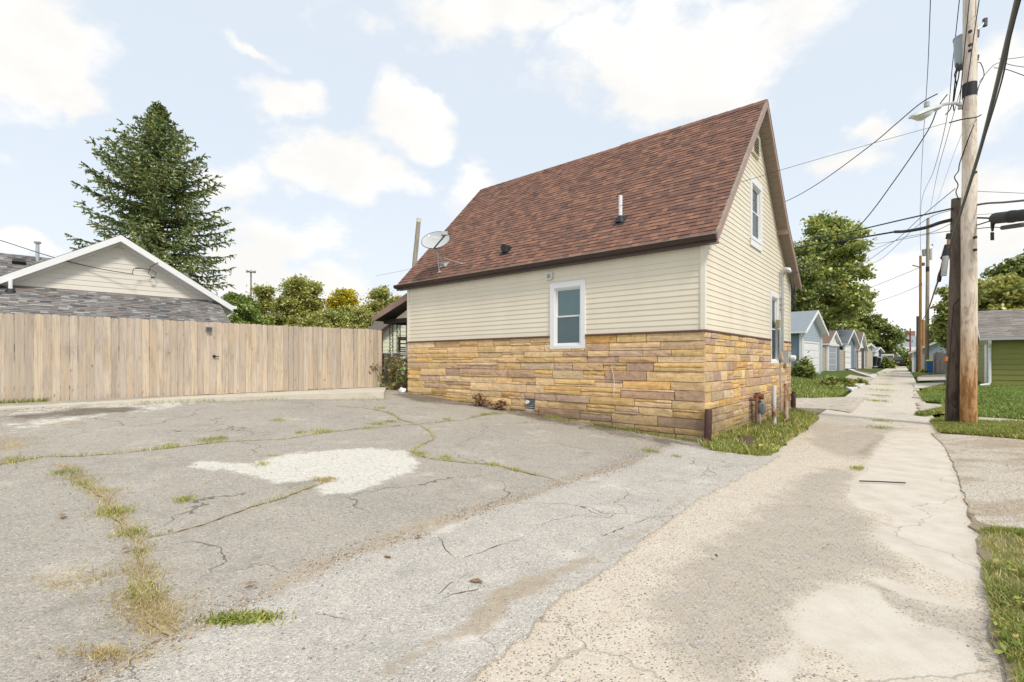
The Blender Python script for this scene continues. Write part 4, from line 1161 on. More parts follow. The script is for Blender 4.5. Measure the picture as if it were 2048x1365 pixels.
while a < AL - .05:                                           # ridge caps
    mb = MB(); b2 = min(a + .30, AL)
    lift = 0.035 if a < 3.4 else 0.012
    for s_ in (-1, 1):
        q = [(a, 0, lift), (b2, 0, lift + .004)]
        mb.hexa([AB(a, RB, RZ + lift - .012), AB(b2, RB, RZ + lift - .016), AB(b2, RB + s_ * .13, RZ + lift - .152), AB(a, RB + s_ * .13, RZ + lift - .150),
                 AB(a, RB, RZ + lift), AB(b2, RB, RZ + lift - .008), AB(b2, RB + s_ * .135, RZ + lift - .145), AB(a, RB + s_ * .135, RZ + lift - .138)])
    mb.build('ridge_cap', M['shingle'], house); a = b2 + .002
# rake boards
def rake(a_out, pts, depth, t, mat, name='rake_board'):
    for (b0, z0), (b1, z1) in zip(pts[:-1], pts[1:]):
        mb = MB(); mb.prism(lambda x, y, z: Vector(AB(y, x, z)), [(b0, z0), (b1, z1), (b1, z1 - depth), (b0, z0 - depth)], a_out, a_out + t)
        mb.build(name, mat, house)
up = .012
rake(-GO - .022, [(EB, EZ + up), (RB - .001, RZ + up)], .20, .03, M['rake'])
rake(-GO - .022, [(RB + .001, RZ + up), (KB, KZ + up), (FB, FZ + up)], .20, .03, M['rake'])
rake(AL - .01, [(EB, EZ + up), (RB, RZ + up), (KB, KZ + up), (FB, FZ + up)], .20, .03, M['rake'])
for (p, q) in (((EB, EZ), (RB, RZ)), ((RB, RZ), (KB, KZ)), ((KB, KZ), (FB, FZ))):          # dark drip edge over the boards
    mb = MB(); mb.prism(lambda x, y, z: Vector(AB(y, x, z)), [(p[0], p[1] + .012), (q[0], q[1] + .012), (q[0], q[1] + .024), (p[0], p[1] + .024)], -GO - .03, -GO + .02)
    mb.build('drip_edge', M['brown_trim'] if p[0] > 0 else M['brown_gutter_lip'], house)
# slatted soffit below the gable overhang
def soffit(p, q, n):
    for k in range(n):
        t0, t1 = k / n, (k + .94) / n
        b0, z0, b1, z1 = p[0] + (q[0] - p[0]) * t0, p[1] + (q[1] - p[1]) * t0, p[0] + (q[0] - p[0]) * t1, p[1] + (q[1] - p[1]) * t1
        mb = MB(); mb.prism(lambda x, y, z: Vector(AB(y, x, z)), [(b0, z0 - .19), (b1, z1 - .19), (b1, z1 - .175), (b0, z0 - .175)], -GO + .01, 0.02)
        mb.build('soffit_slat', M['soffit'], house)
soffit((RB + .1, roof_z(RB + .1)), (KB, KZ), 22); soffit((KB, KZ), (FB - .1, roof_z(FB - .1)), 13); soffit((RB - .1, roof_z(RB - .1)), (EB + .1, EZ + .1), 26)
mb = MB(); mb.box(fG, (KB - .04, KB + .05), (-.02, GO + .008), (KZ - .27, KZ - .13)); mb.build('return_block', M['rake'], house)
# gutter with its lip, fascia and end cap
mb = MB(); fS = lambda x, y, z: Vector(AB(y, x, z))
mb.prism(fS, [(EB - .005, EZ - .01), (EB - .105, EZ - .02), (EB - .098, EZ - .055), (EB - .07, EZ - .105), (EB - .02, EZ - .12), (EB - .005, EZ - .12)], -GO - .02, AL + .05)
mb.build('gutter', M['brown_trim'], house)
mb = MB(); mb.box(fF, (-GO - .025, AL + .03), (-EB + .098, -EB + .110), (EZ - .024, EZ - .008)); mb.build('gutter_lip', M['brown_gutter_lip'], house)
mb = MB(); mb.box(fF, (-GO, AL), (-.02, -EB + .012), (EZ - .165, EZ - .118)); mb.build('eave_board', M['brown_trim'], house)
# vents and pipes on the roof
def on_roof(u, v):
    d = Vector(((u - UC) / FPX, 1, (VH - v) / FPX)); o = Vector((0, 0, EYE)); p0 = fR(0, 0, .012); n = fR(0, 0, 1) - fR(0, 0, 0)
    t = (p0 - o).dot(n) / d.dot(n); return o + d * t
p = on_roof(1241, 441)
mb = MB(); mb.tube([p - Vector((0, 0, .1)), p + Vector((0, 0, .56))], .043, 14); pipe = mb.build('vent_pipe', M['white'], house, smooth='auto')
mb = MB(); mb.tube([p - Vector((0, 0, .06)), p + Vector((0, 0, .05)), p + Vector((0, 0, .10))], [.12, .075, .055], 14)
base_n = fR(0, 0, 1) - fR(0, 0, 0); base_s = fR(0, 1, 0) - fR(0, 0, 0); base_x = fR(1, 0, 0) - fR(0, 0, 0)
fp = frame3(p, base_x, base_s, base_n)
mb.box(fp, (-.13, .13), (-.19, .17), (-.004, .010)); mb.build('pipe_flashing', M['rubber'], house, smooth='auto')
p = on_roof(1012, 503); fp = frame3(p, base_x, base_s, base_n)
mb = MB(); mb.box(fp, (-.13, .13), (-.15, .17), (-.004, .012)); mb.tube([p + base_n * 0 - base_s * .02, p + base_n * .05 + Vector((0, 0, .02)), p + Vector((0, 0, .13))], [.105, .10, .09], 12)
hd = -(Vector(AB(0, 1)) - Vector(AB(0, 0)))
mb.tube([p + Vector((0, 0, .09)) - hd * .10, p + Vector((0, 0, .09)) + hd * .12], .088, 14)
vent = mb.build('roof_vent', M['rubber'], house, smooth='auto')
# small wall vent under the eave, gable louvre, foundation vent
def louvre(f, x0, x1, z0, z1, mat, name, n, proud=.045, back='rubber', fillh=.95):
    mb = MB(); t = .022
    mb.box(f, (x0, x0 + t), (0, proud), (z0, z1)); mb.box(f, (x1 - t, x1), (0, proud), (z0, z1)); mb.box(f, (x0 + t, x1 - t), (0, proud), (z1 - t, z1)); mb.box(f, (x0 + t, x1 - t), (0, proud), (z0, z0 + t))
    o = mb.build(name, M[mat], house)
    h = (z1 - z0 - 2 * t) / n
    for k in range(n):
        s = MB(); za = z0 + t + k * h
        s.hexa([f(x0 + t, proud - .004, za), f(x1 - t, proud - .004, za), f(x1 - t, proud - .010, za), f(x0 + t, proud - .010, za),
                f(x0 + t, .012, za + h * fillh), f(x1 - t, .012, za + h * fillh), f(x1 - t, .006, za + h * fillh), f(x0 + t, .006, za + h * fillh)])
        s.build('slat', M[mat], o)
    s = MB(); s.box(f, (x0 + t, x1 - t), (-.004, .003), (z0 + t, z1 - t)); s.build('backing', M[back], o)
    return o
fWv = lambda x, y, z: fF(x, y + .02, z)
louvre(fWv, 3.50, 3.66, 3.50, 3.66, 'white_old', 'wall_vent', 4, .05, 'greybox')
fGv = lambda x, y, z: fG(x, y + .02, z)
louvre(fGv, 3.30, 3.90, 6.62, 7.14, 'siding_trim', 'gable_louvre', 8, .05, 'greybox')
fVv = lambda x, y, z: fF(x, y - .05, z)
louvre(fVv, VENT['x0'], VENT['x1'], VENT['z0'], VENT['z1'], 'greybox', 'foundation_vent', 5, .045, fillh=.5)
mb = MB(); q = fF(4.24, -.02, VENT['z1'] - .09); o_ = fF(0, 1, 0) - fF(0, 0, 0); mb.tube([q, q + o_ * .09], .045, 12); mb.build('drain_stub', M['white'], house, smooth='auto')
# cord left hanging on the stonework
mb = MB(); c0 = fF(1.93, .062, 1.47); pts = [c0 + Vector((0, 0, -.58 * t)) + (fF(1, 0, 0) - fF(0, 0, 0)) * (-.05 * math.sin(t * 3) - .05 * t * t) for t in [k / 10 for k in range(11)]]
mb.tube([c0 + (fF(-.09, 0, 0) - fF(0, 0, 0)), c0], .006, 5); mb.tube(pts, .006, 5); tag(mb.build('cord', M['rope'], None), 'white cord dangling over the stone base of the cream house', 'cord')

# ---- service mast, meter box and conduits beside the tall window
mast = thing('service_mast', 'grey conduit mast with weatherhead, meter box and loops of wire on the gable wall', 'electric service', fG(7.0, .1, gG(7.0)))
def gp(u, v, y=.09):
    """spot on the gable wall plane"""
    r = (u - UC) / FPX
    o = Vector(AB(-y, 0)); x = (o.x - r * o.y) / (r * GY - GX); q = Vector(AB(-y, x)); return Vector((q.x, q.y, EYE + (VH - v) / FPX * q.y))
top, foot = gp(1566, 552), gp(1569, 700)
b_m = 6.98
mz = lambda v, b=b_m, y=.09: EYE + (VH - v) / FPX * Vector(AB(-y, b)).y
xq = lambda u: [b for b in [k * .01 for k in range(300, 800)] if (Vector(AB(-.1, b)).x / Vector(AB(-.1, b)).y * FPX + UC) >= u][0]
bm1, bm2, bbox = xq(1565.5), xq(1560), xq(1571)
mb = MB(); mb.tube([fG(bm1, .09, mz(550, bm1)), fG(bm1, .09, mz(690, bm1)), fG(bm1 + .05, .09, mz(703, bm1))], .038, 10); mb.build('conduit', M['galv'], mast, smooth='auto')
mb = MB(); zt = mz(660, bm2); zb = mz(722, bm2)
mb.tube([fG(bm2, .09, zt), fG(bm2, .09, zb + .25), fG(bm2 + .05, .09, zb + .12), fG(bm2 + .2, .09, zb + .02), fG(bm2 + .34, .09, zb)], .046, 10); mb.build('conduit', M['galv'], mast, smooth='auto')
mb = MB(); zt = mz(548, bm1); mb.tube([fG(bm1, .09, zt - .05), fG(bm1, .10, zt + .05), fG(bm1, .16, zt + .11), fG(bm1, .26, zt + .09), fG(bm1, .30, zt + .02)], [.05, .075, .085, .07, .04], 10); mb.build('weatherhead', M['galv'], mast, smooth='auto')
mb = MB(); z0 = mz(728, bbox); mb.box(fG, (bbox - .02, bbox + .33), (.03, .17), (z0, z0 + .37)); box = mb.build('meter_box', M['greybox'], mast)
mb = MB(); c = fG(bbox + .155, .17, z0 + .17); od = fG(0, 1, 0) - fG(0, 0, 0); mb.tube([c, c + od * .05, c + od * .055], [.10, .10, .088], 16); mb.tube([c + od * .055, c + od * .15, c + od * .17], [.082, .078, .05], 16, 1)
mb.build('meter', [M['greybox'], M['white_old']], box, smooth='auto')
mb = MB(); z2 = mz(655, bm2); mb.box(fG, (bm2 - .16, bm2 + .10), (.02, .12), (z2, z2 + .20)); mb.build('junction_box', plain('tan junction box', (.40, .36, .22), .5), mast)
mb = MB(); b3 = bm2 + .22; mb.tube([fG(b3, .075, z0 + .1), fG(b3 - .02, .075, 1.0), fG(b3 + .06, .075, gG(b3))], .014, 6); mb.build('ground_wire', M['galv'], mast)
mb = MB(); zt = mz(552, bm1)
for k in range(4):
    t = .12 + .05 * k; ps = []
    for j in range(13):
        s = j / 12; ps.append(fG(bm1 + .02 + .42 * s, .28 + .10 * math.sin(PI * s), zt - math.sin(PI * s ** .8) * (.55 + .16 * k) + .35 * s * (.1 + .05 * k) - .02))
    mb.tube(ps, .009, 5)
mb.build('wire_loop', M['rubber'], mast)
for v in (597, 609, 619):
    mb = MB(); q = fG(bm1 + .13, .02, mz(v, bm1)); mb.tube([q, q + od * .09], [.03, .02], 8); mb.build('insulator', M['maroon'], mast)
# gas meter with its rusty pipes
gb = xq(1507)
gm = thing('gas_meter', 'small blue grey gas meter on rusty pipes low against the stone gable wall', 'gas meter', fG(gb, .25, gG(gb)))
gz = gG(gb)
mb = MB(); mb.tube([fG(gb + .06, .24, gz + .30), fG(gb + .06, .24, gz + .36), fG(gb + .06, .24, gz + .55), fG(gb + .06, .24, gz + .62)], [.06, .11, .11, .07], 14); mb.box(fG, (gb - .04, gb + .16), (.16, .32), (gz + .33, gz + .56)); mb.build('meter_body', M['meter'], gm, smooth='auto')
mb = MB(); mb.tube([fG(gb - .15, .2, gz - .05), fG(gb - .15, .2, gz + .62), fG(gb - .12, .2, gz + .70), fG(gb + .14, .2, gz + .72), fG(gb + .14, .2, gz + .58)], .028, 8); mb.tube([fG(gb - .15, .2, gz + .66), fG(gb - .15, .02, gz + .66)], .03, 8); mb.build('pipe', M['rust'], gm, smooth='auto')
mb = MB(); mb.tube([fG(gb - .02, .2, gz + .66), fG(gb - .02, .2, gz + .82)], [.075, .06], 10); mb.tube([fG(gb - .02, .32, gz + .73), fG(gb - .02, .12, gz + .73)], .07, 12); mb.build('regulator', M['rust'], gm, smooth='auto')
mb = MB(); mb.tube([fG(gb - .02, .24, gz - .05), fG(gb - .02, .24, gz + .33)], .025, 8); mb.build('riser', M['galv'], gm)
# bollards
def post(name, label, x, y, zt, r, mat, lean=(0, 0), group=None, cap=True):
    z = Tz(x, y); mb = MB()
    mb.tube([(x, y, z - .1), (x + lean[0] * .5, y + lean[1] * .5, (z + zt) / 2), (x + lean[0], y + lean[1], zt - .015), (x + lean[0], y + lean[1], zt)], [r, r, r, r * .9], 14)
    return tag(mb.build(name, M[mat], None, smooth='auto'), label, 'bollard', group)
P0 = fF(-.10, .10, 0); P1 = fG(HW + .1, .08, 0)
post('bollard', 'dark maroon pipe bollard leaning at the near corner of the stone house', P0.x, P0.y, EYE - 97 / FPX * 9.25 + .02, .068, 'maroon', (.02, 0), 'bollards guarding the house wall')
post('bollard', 'dark maroon pipe bollard at the far corner of the gable wall', P1.x, P1.y, mz(783, 7.9), .075, 'maroon', (0, 0), 'bollards guarding the house wall')
b5, b6 = xq(1517), xq(1543)
q5, q6 = fG(b5 - .28, .5, 0), fG(b6 - .30, .5, 0)
post('bollard', 'chipped white rusty bollard in front of the gas meter', q5.x, q5.y, EYE + (VH - 771) / FPX * q5.y, .052, 'rust_white', (0.0, 0), 'bollards guarding the house wall')
post('bollard', 'rust streaked pale bollard beside the gas meter, nearer the far corner', q6.x, q6.y, EYE + (VH - 768) / FPX * q6.y, .055, 'rust_tan', (0, 0), 'bollards guarding the house wall')

# ---- porch at the far end
fP = lambda x, y, z: Vector(AB(HL + x, y, z))            # x outwards from the end wall, y along b
def porch(pz=3.74, ez=3.06, out_=2.0, b0=.12, b1=7.2):
    mb = MB(); mb.hexa([fP(.01, b0, pz - .12), fP(out_, b0, ez - .10), fP(out_, b1, ez - .10), fP(.01, b1, pz - .12), fP(.01, b0, pz), fP(out_, b0, ez), fP(out_, b1, ez), fP(.01, b1, pz)])
    mb.build('porch_roof', M['shingle'], house)
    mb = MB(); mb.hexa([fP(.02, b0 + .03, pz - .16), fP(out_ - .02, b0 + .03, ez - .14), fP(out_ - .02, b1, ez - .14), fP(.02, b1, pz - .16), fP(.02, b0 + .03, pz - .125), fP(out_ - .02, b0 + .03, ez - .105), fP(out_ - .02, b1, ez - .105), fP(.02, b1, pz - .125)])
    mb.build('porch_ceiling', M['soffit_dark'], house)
    mb = MB(); mb.hexa([fP(.0, b0 - .03, pz - .20), fP(out_ + .04, b0 - .03, ez - .17), fP(out_ + .04, b0, ez - .17), fP(0, b0, pz - .20), fP(0, b0 - .03, pz + .02), fP(out_ + .04, b0 - .03, ez + .02), fP(out_ + .04, b0, ez + .02), fP(0, b0, pz + .02)])
    mb.build('porch_rake', M['rake'], house)
    bz = 2.84
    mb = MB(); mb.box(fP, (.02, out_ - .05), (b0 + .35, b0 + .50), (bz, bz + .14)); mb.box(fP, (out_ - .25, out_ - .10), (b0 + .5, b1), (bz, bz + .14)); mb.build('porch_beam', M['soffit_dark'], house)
    mb = MB(); mb.prism(lambda x, y, z: fP(x, b0 + .34 + y, z), [(.02, bz + .14), (1.25, bz + .14), (.02, pz - .22)], 0, .1)
    mb.build('porch_gable', M['siding'], house)
    mb = MB(); mb.box(fP, (.02, 1.9), (b0 + .3, b1), (.2, .86)); mb.build('porch_floor', M['conc'], house)
    for (x, y) in ((1.70, b0 + .55), (1.30, b0 + .55), (.80, b0 + .55), (1.75, b0 + 2.6)):
        ps = MB()
        for dx in (0, .17): ps.tube([fP(x + dx, y, .86), fP(x + dx, y, bz)], .016, 6)
        for k in range(10):
            za = .9 + k * .195; ps.tube([fP(x, y, za), fP(x + .085, y, za + .05), fP(x + .17, y, za + .1), fP(x + .085, y, za + .15), fP(x, y, za + .195)], .009, 5)
        ps.build('porch_post', M['black'], house)
porch()
# ------------------------------------------------------------------ board fence
fN = frame((FE0.x, FE0.y, 0), (FD.x, FD.y), (-FN.x, -FN.y))     # x along the fence, y towards the lot
FLEN = (FE1 - FE0).length
fence = thing('board_fence', 'tall weathered pine board fence standing along the back edge of the lot', 'fence', fN(FLEN / 2, 0, .72))
def fz(x): return 0.705 + 0.03 * max(0, min(1, x / FLEN))
rf = random.Random(12); x = -3.4; k = 0
GATE = 0.0
while x < FLEN - .02:
    w = rf.choice((.136, .138, .140, .135)); w = min(w, FLEN - x); zb = fz(x) + .012 + rf.uniform(-.006, .010); zt = fz(x) + 1.845 + rf.uniform(-.014, .014)
    c = .022; y = rf.uniform(-.006, .008); tw = rf.uniform(-.004, .004); le = rf.uniform(-.004, .004)
    mb = MB()
    fl = lambda X, Yy, Z, x=x, w=w, tw=tw, le=le, zb=zb: fN(X + le * (Z - zb), Yy + tw * ((X - x) / w - .5) * 2, Z)
    mb.prism(fl, [(x, zb), (x + w - .004, zb), (x + w - .004, zt - c), (x + w - .004 - c, zt), (x + c, zt), (x, zt - c)], y, y + .018)
    mb.build('plank', M['plank'], fence)
    x += w + rf.uniform(.0, .003)
for zz in (.25, .95, 1.60):
    mb = MB(); mb.box(fN, (-3.4, FLEN - .01), (-.042, -.004), (.72 + zz, .72 + zz + .09)); mb.build('rail', M['plank'], fence)
for xx in np.arange(-3.0, FLEN, 2.3):
    mb = MB(); mb.box(fN, (xx, xx + .09), (-.135, -.043), (.4, 2.45)); mb.build('fence_post', M['plank'], fence)
mb = MB(); mb.box(fN, (FLEN - .002, FLEN + .022), (-.13, .024), (.74, 2.56)); mb.build('end_board', plain('fresh orange pine edge', (.55, .33, .14), .8, .12, 6, stretch=(1, 1, .2)), fence)
def on_fence(u, v, y=.02):
    r = (u - UC) / FPX; o = fN(0, y, 0); d = fN(1, y, 0) - o; t = (r * o.y - o.x) / (d.x - r * d.y); q = o + d * t
    return t, EYE + (VH - v) / FPX * q.y
t, zz = on_fence(428, 713)
mb = MB(); mb.tube([fN(t, .022, zz), fN(t, .05, zz)], .035, 12); mb.tube([fN(t, .05, zz), fN(t, .075, zz)], .02, 10); mb.tube([fN(t, .07, zz), fN(t + .10, .07, zz - .01)], .012, 8); mb.build('latch', M['black'], fence, smooth='auto')
t, zz = on_fence(417, 658)
lt = thing('flood_light', 'small grey flood light fixed near the top of the board fence', 'light', fN(t, .05, zz))
mb = MB(); mb.box(fN, (t - .075, t + .075), (.024, .05), (zz - .06, zz + .065)); mb.build('back_plate', M['greybox'], lt)
mb = MB(); mb.hexa([fN(t - .06, .05, zz - .05), fN(t + .06, .05, zz - .05), fN(t + .055, .11, zz - .055), fN(t - .055, .11, zz - .055), fN(t - .06, .05, zz + .04), fN(t + .06, .05, zz + .04), fN(t + .055, .13, zz + .03), fN(t - .055, .13, zz + .03)]); mb.build('lamp_head', M['armgrey'], lt)

# ------------------------------------------------------------------ neighbour's house behind the fence
nq = lambda x, q, z: fN(x, -q, z)                     # q metres behind the fence
XP, HWD, ZPK, ZEV = 2.437, 2.93, 5.34, 3.52              # gable peak along the fence, half width, heights
QG = 5.0
nh = thing('neighbour_house', 'pale sided house with a white trimmed gable and grey mottled shingles behind the board fence', 'house', nq(XP, 8, .8))
fNG = lambda x, y, z: nq(x, QG - y, z)                   # gable wall, y towards the lot
sl = (ZPK - ZEV) / HWD
zg = lambda x: ZPK - abs(x - XP) * sl
mb = MB(); mb.prism(fNG, [(XP - HWD + .1, .6), (XP + HWD - .1, .6), (XP + HWD - .1, zg(XP + HWD - .1) - .1), (XP, ZPK - .1), (XP - HWD + .1, zg(XP - HWD + .1) - .1)], -.3, -.02); mb.build('wall', M['siding_trim'], nh)
M['siding_n'] = plain('pale beige lap siding', (0.70, 0.655, 0.575), 0.5, 0.03, 2)
z = ZEV + .14; e = .152
while z < ZPK - .35:
    lo = XP - (ZPK - .16 - z) / sl; hi = XP + (ZPK - .16 - z) / sl; lo1 = XP - max(0, (ZPK - .16 - z - e)) / sl; hi1 = XP + max(0, (ZPK - .16 - z - e)) / sl
    board(fNG, lo, hi, lo1, hi1, z, z + e).build('siding_board', M['siding_n'], nh); z += e
GX2 = .34                                                # gable overhang towards the lot
for s_ in (-1, 1):
    mb = MB(); xa, xb = XP, XP + s_ * (HWD + .12)
    mb.prism(fNG, [(xa, ZPK + .06), (xb, zg(xb) + .06), (xb, zg(xb) - .02), (xa, ZPK - .02)], -7.5, GX2 + .02); mb.build('roof', M['shingle_grey'], nh)
    mb = MB(); mb.prism(fNG, [(xa, ZPK + .045), (xb, zg(xb) + .045), (xb, zg(xb) - .145), (xa, ZPK - .145)], GX2, GX2 + .025); mb.build('rake_board', M['white'], nh)
    mb = MB(); mb.prism(fNG, [(xa, ZPK - .10), (xb, zg(xb) - .10), (xb, zg(xb) - .125), (xa, ZPK - .125)], 0, GX2 - .002); mb.build('soffit', M['white'], nh)
    mb = MB(); mb.prism(fNG, [(xa, ZPK - .12), (xb, zg(xb) - .12), (xb, zg(xb) - .22), (xa, ZPK - .22)], 0, .05); mb.build('frieze_board', M['white_old'], nh)
mb = MB(); xr = XP + HWD + .12; mb.hexa([fNG(xr, -7, zg(xr) - .07), fNG(xr + .12, -7, zg(xr) - .05), fNG(xr + .12, GX2 + .03, zg(xr) - .05), fNG(xr, GX2 + .03, zg(xr) - .07), fNG(xr, -7, zg(xr) + .04), fNG(xr + .13, -7, zg(xr) + .05), fNG(xr + .13, GX2 + .03, zg(xr) + .05), fNG(xr, GX2 + .03, zg(xr) + .04)])
mb.tube([fNG(xr + .03, GX2 - .04, zg(xr)), fNG(xr + .0, GX2 - .10, zg(xr) - .22), fNG(xr - .2, .1, zg(xr) - .42)], .04, 8); mb.build('gutter', M['white'], nh)
# lower roof coming down towards the fence
QT, ZT_, QB, ZB_ = QG - .02, ZEV + .12, 2.0, ZEV + .12 - 3.0 * .557
Lr = math.hypot(QT - QB, ZT_ - ZB_); us = ((QT - QB) / Lr, (ZT_ - ZB_) / Lr)
X0L, X1L = -4.6, 5.12
fLR = lambda x, s, n: nq(x, QB + us[0] * s - us[1] * n, ZB_ + us[1] * s + us[0] * n)
mb = MB(); mb.box(fLR, (X0L, X1L), (0, Lr), (-.10, -.002)); mb.build('lower_roof_deck', M['shingle_grey'], nh)
place_shingles(fLR, [t for t in shingles(fLR, X0L, X1L, Lr, .110, (.10, .26), rng) if t[3] > 1.2], M['shingle_grey'], nh)
mb = MB(); mb.box(nq, (X0L, X1L - .3), (QB + .3, QG), (.7, ZB_ + .05)); mb.build('lower_wall', M['siding_n'], nh)
# main roof behind, ridge parallel to the fence
QR, ZR = 9.0, 5.12
Lm = math.hypot(QR - 6.0, 1.67); um = (3.0 / Lm, 1.67 / Lm)
fMR = lambda x, s, n: nq(x, 6.0 + um[0] * s - um[1] * n, ZR - 1.67 + um[1] * s + um[0] * n)
mb = MB(); mb.box(fMR, (-8, 5.05), (0, Lm), (-.10, -.002)); mb.build('main_roof_deck', M['shingle_grey'], nh)
r2 = MB()
for t in shingles(fMR, -3.6, 5.05, Lm, .105, (.10, .32), rng):
    r2.join(shingle_mb(fMR, *t))
r2.build('main_roof_shingles', [M['shingle_grey'], M['butt']], nh, kind='stuff')
mb = MB(); mb.box(nq, (-7.8, 4.8), (6.2, 12), (.6, ZR - 1.7)); mb.build('main_wall', M['siding_n'], nh)
def onpl(u, v, f):
    d = Vector(((u - UC) / FPX, 1, (VH - v) / FPX)); o = Vector((0, 0, EYE)); p0 = f(0, 0, 0); n = f(0, 0, 1) - p0
    return o + d * ((p0 - o).dot(n) / d.dot(n))
p = onpl(38, 527, fMR); fp = frame3(p, fMR(1, 0, 0) - fMR(0, 0, 0), fMR(0, 1, 0) - fMR(0, 0, 0), fMR(0, 0, 1) - fMR(0, 0, 0))
mb = MB(); mb.hexa([fp(-.16, -.14, 0), fp(.16, -.14, 0), fp(.16, .16, 0), fp(-.16, .16, 0), fp(-.16, -.16, .12), fp(.16, -.16, .12), fp(.14, .14, .10), fp(-.14, .14, .10)]); mb.build('box_vent', M['rubber'], nh)
p = onpl(75, 522, fMR); mb = MB(); mb.tube([p - Vector((0, 0, .1)), p + Vector((0, 0, .58))], .05, 10); mb.tube([p + Vector((0, 0, .58)), p + Vector((0, 0, .62)), p + Vector((0, 0, .66))], [.09, .1, .05], 10); mb.build('flue_pipe', M['galv'], nh, smooth='auto')
p = onpl(21, 584, fLR); mb = MB(); mb.tube([p - Vector((0, 0, .05)), p + Vector((0, 0, .32))], .045, 10); mb.build('vent_pipe', M['white'], nh, smooth='auto')
mb = MB(); mb.tube([p - Vector((0, 0, .08)), p + Vector((0, 0, .04)), p + Vector((0, 0, .08))], [.13, .10, .06], 10); mb.build('pipe_boot', M['rubber'], nh, smooth='auto')
# wires looping at the gable
t_, zt_ = XP + .86, zg(XP + .86) - .15
mb = MB()
mb.tube([fNG(t_ + .06, GX2 + .06, zt_ - .02 + .05), fNG(t_ - .12, .25, zt_ - .12), fNG(t_ - .16, .2, zt_ - .32), fNG(t_ - .02, .2, zt_ - .44), fNG(t_ + .05, .2, zt_ - .28), fNG(t_ - .08, .2, zt_ - .2), fNG(t_ - .35, .3, zt_ - .2), fNG(t_ - .55, .35, zt_ - .24), fNG(t_ - .60, .4, zt_ - .42)], .010, 5)
mb.tube([fNG(t_ - .5, .33, zt_ - .215), fNG(t_ - .38, .3, zt_ - .20)], .022, 6); mb.tube([fNG(t_ - .10, .2, zt_ - .44), fNG(t_ + .0, .2, zt_ - .44)], .022, 6)
mb.build('wire_loop', M['rubber'], nh)

# ------------------------------------------------------------------ chain link gate, bin and vine in the gap, stump pole, neighbour beyond
ga, gb_ = Vector((FE1.x, FE1.y, 0)) + Vector((FD.x, FD.y, 0)) * .10, Vector(AB(8.85, .35, 0))
gl = (gb_ - ga).length; fC = frame(ga, (gb_ - ga), (FD.x, FD.y)); gz_ = .66
cl = thing('chain_link_fence', 'short run of galvanised chain link fence between the board fence and the stone house', 'fence', fC(gl / 2, 0, gz_))
for x in (.34, gl - .22):
    mb = MB(); mb.tube([fC(x, 0, .3), fC(x, 0, gz_ + 1.20), fC(x, 0, gz_ + 1.24)], [.03, .03, .015], 10); mb.build('fence_post', M['galv'], cl, smooth='auto')
mb = MB(); mb.tube([fC(-.05, 0, gz_ + 1.17), fC(gl - .15, 0, gz_ + 1.17)], .024, 8); mb.build('top_rail', M['galv'], cl, smooth='auto')
mb = MB(); s_ = .055; n = int(gl / s_)
for k in range(-22, n):
    for sg in (1, -1):
        x0 = k * s_ if sg > 0 else k * s_ + 1.15; pts = []
        z0, z1 = 0.0, 1.15; xa, xb = (x0, x0 + 1.15) if sg > 0 else (x0, x0 - 1.15)
        if xa > xb: xa, xb, z0, z1 = xb, xa, z1, z0
        ca, cb = max(xa, 0), min(xb, gl - .15)
        if cb - ca < .02: continue
        zz0 = z0 + (z1 - z0) * (ca - xa) / (xb - xa); zz1 = z0 + (z1 - z0) * (cb - xa) / (xb - xa)
        mb.tube([fC(ca, .0, gz_ + .02 + zz0), fC(cb, .0, gz_ + .02 + zz1)], .0028, 3, caps=False)
mb.build('wire_mesh', M['galv'], cl, kind='stuff')

def wheelie(name, label, x, y, z, rot, h, w, body, lid, group=None):
    f = frame((x, y, z), (math.cos(rot), math.sin(rot)), (-math.sin(rot), math.cos(rot)))
    t = thing(name, label, 'bin', (x, y, z), group)
    b = MB(); b.hexa([f(-w * .4, -w * .4, .03), f(w * .4, -w * .4, .03), f(w * .4, w * .4, .03), f(-w * .4, w * .4, .03), f(-w * .5, -w * .52, h * .9), f(w * .5, -w * .52, h * .9), f(w * .5, w * .52, h * .9), f(-w * .5, w * .52, h * .9)])
    b.box(f, (-w * .53, w * .53), (-w * .55, w * .55), (h * .87, h * .905)); b.build('bin_body', M[body], t)
    b = MB(); b.hexa([f(-w * .54, -w * .58, h * .91), f(w * .54, -w * .58, h * .91), f(w * .54, w * .56, h * .91), f(-w * .54, w * .56, h * .91), f(-w * .46, -w * .5, h * .97), f(w * .46, -w * .5, h * .97), f(w * .46, w * .5, h), f(-w * .46, w * .5, h)]); b.build('lid', M[lid], t)
    for s in (-1, 1):
        b = MB(); b.tube([f(s * w * .42, w * .45, .1), f(s * w * .52, w * .45, .1)], .1, 12); b.build('wheel', M['rubber'], t)
    b = MB(); b.tube([f(-w * .4, w * .6, h * .93), f(w * .4, w * .6, h * .93)], .015, 6); b.build('handle', M['rubber'], t)
    return t
wheelie('trash_bin', 'dark trash bin with a shiny lid behind the chain link at the board fence end', -4.33, 16.7, .68, .6, 1.18, .66, 'bindark', 'bindark')
q = AB(9.5, .35, .7)
mb = MB(); fq = lambda x, y, z: Vector(AB(9.02 + x, .16 + y, z)); mb.box(fq, (0, .14), (-.03, .04), (.8, 1.74)); tag(mb.build('blue_board', M['blueboard'], None), 'upright blue painted board at the far end of the stone wall', 'board')
mb = MB(); mb.box(fq, (-.01, .34), (.06, .36), (1.72, 2.12)); mb.box(fq, (.01, .32), (.04, .06), (1.75, 2.09)); tag(mb.build('wall_cabinet', M['greybox'], None), 'pale grey cabinet on the porch end just above the blue board', 'cabinet')
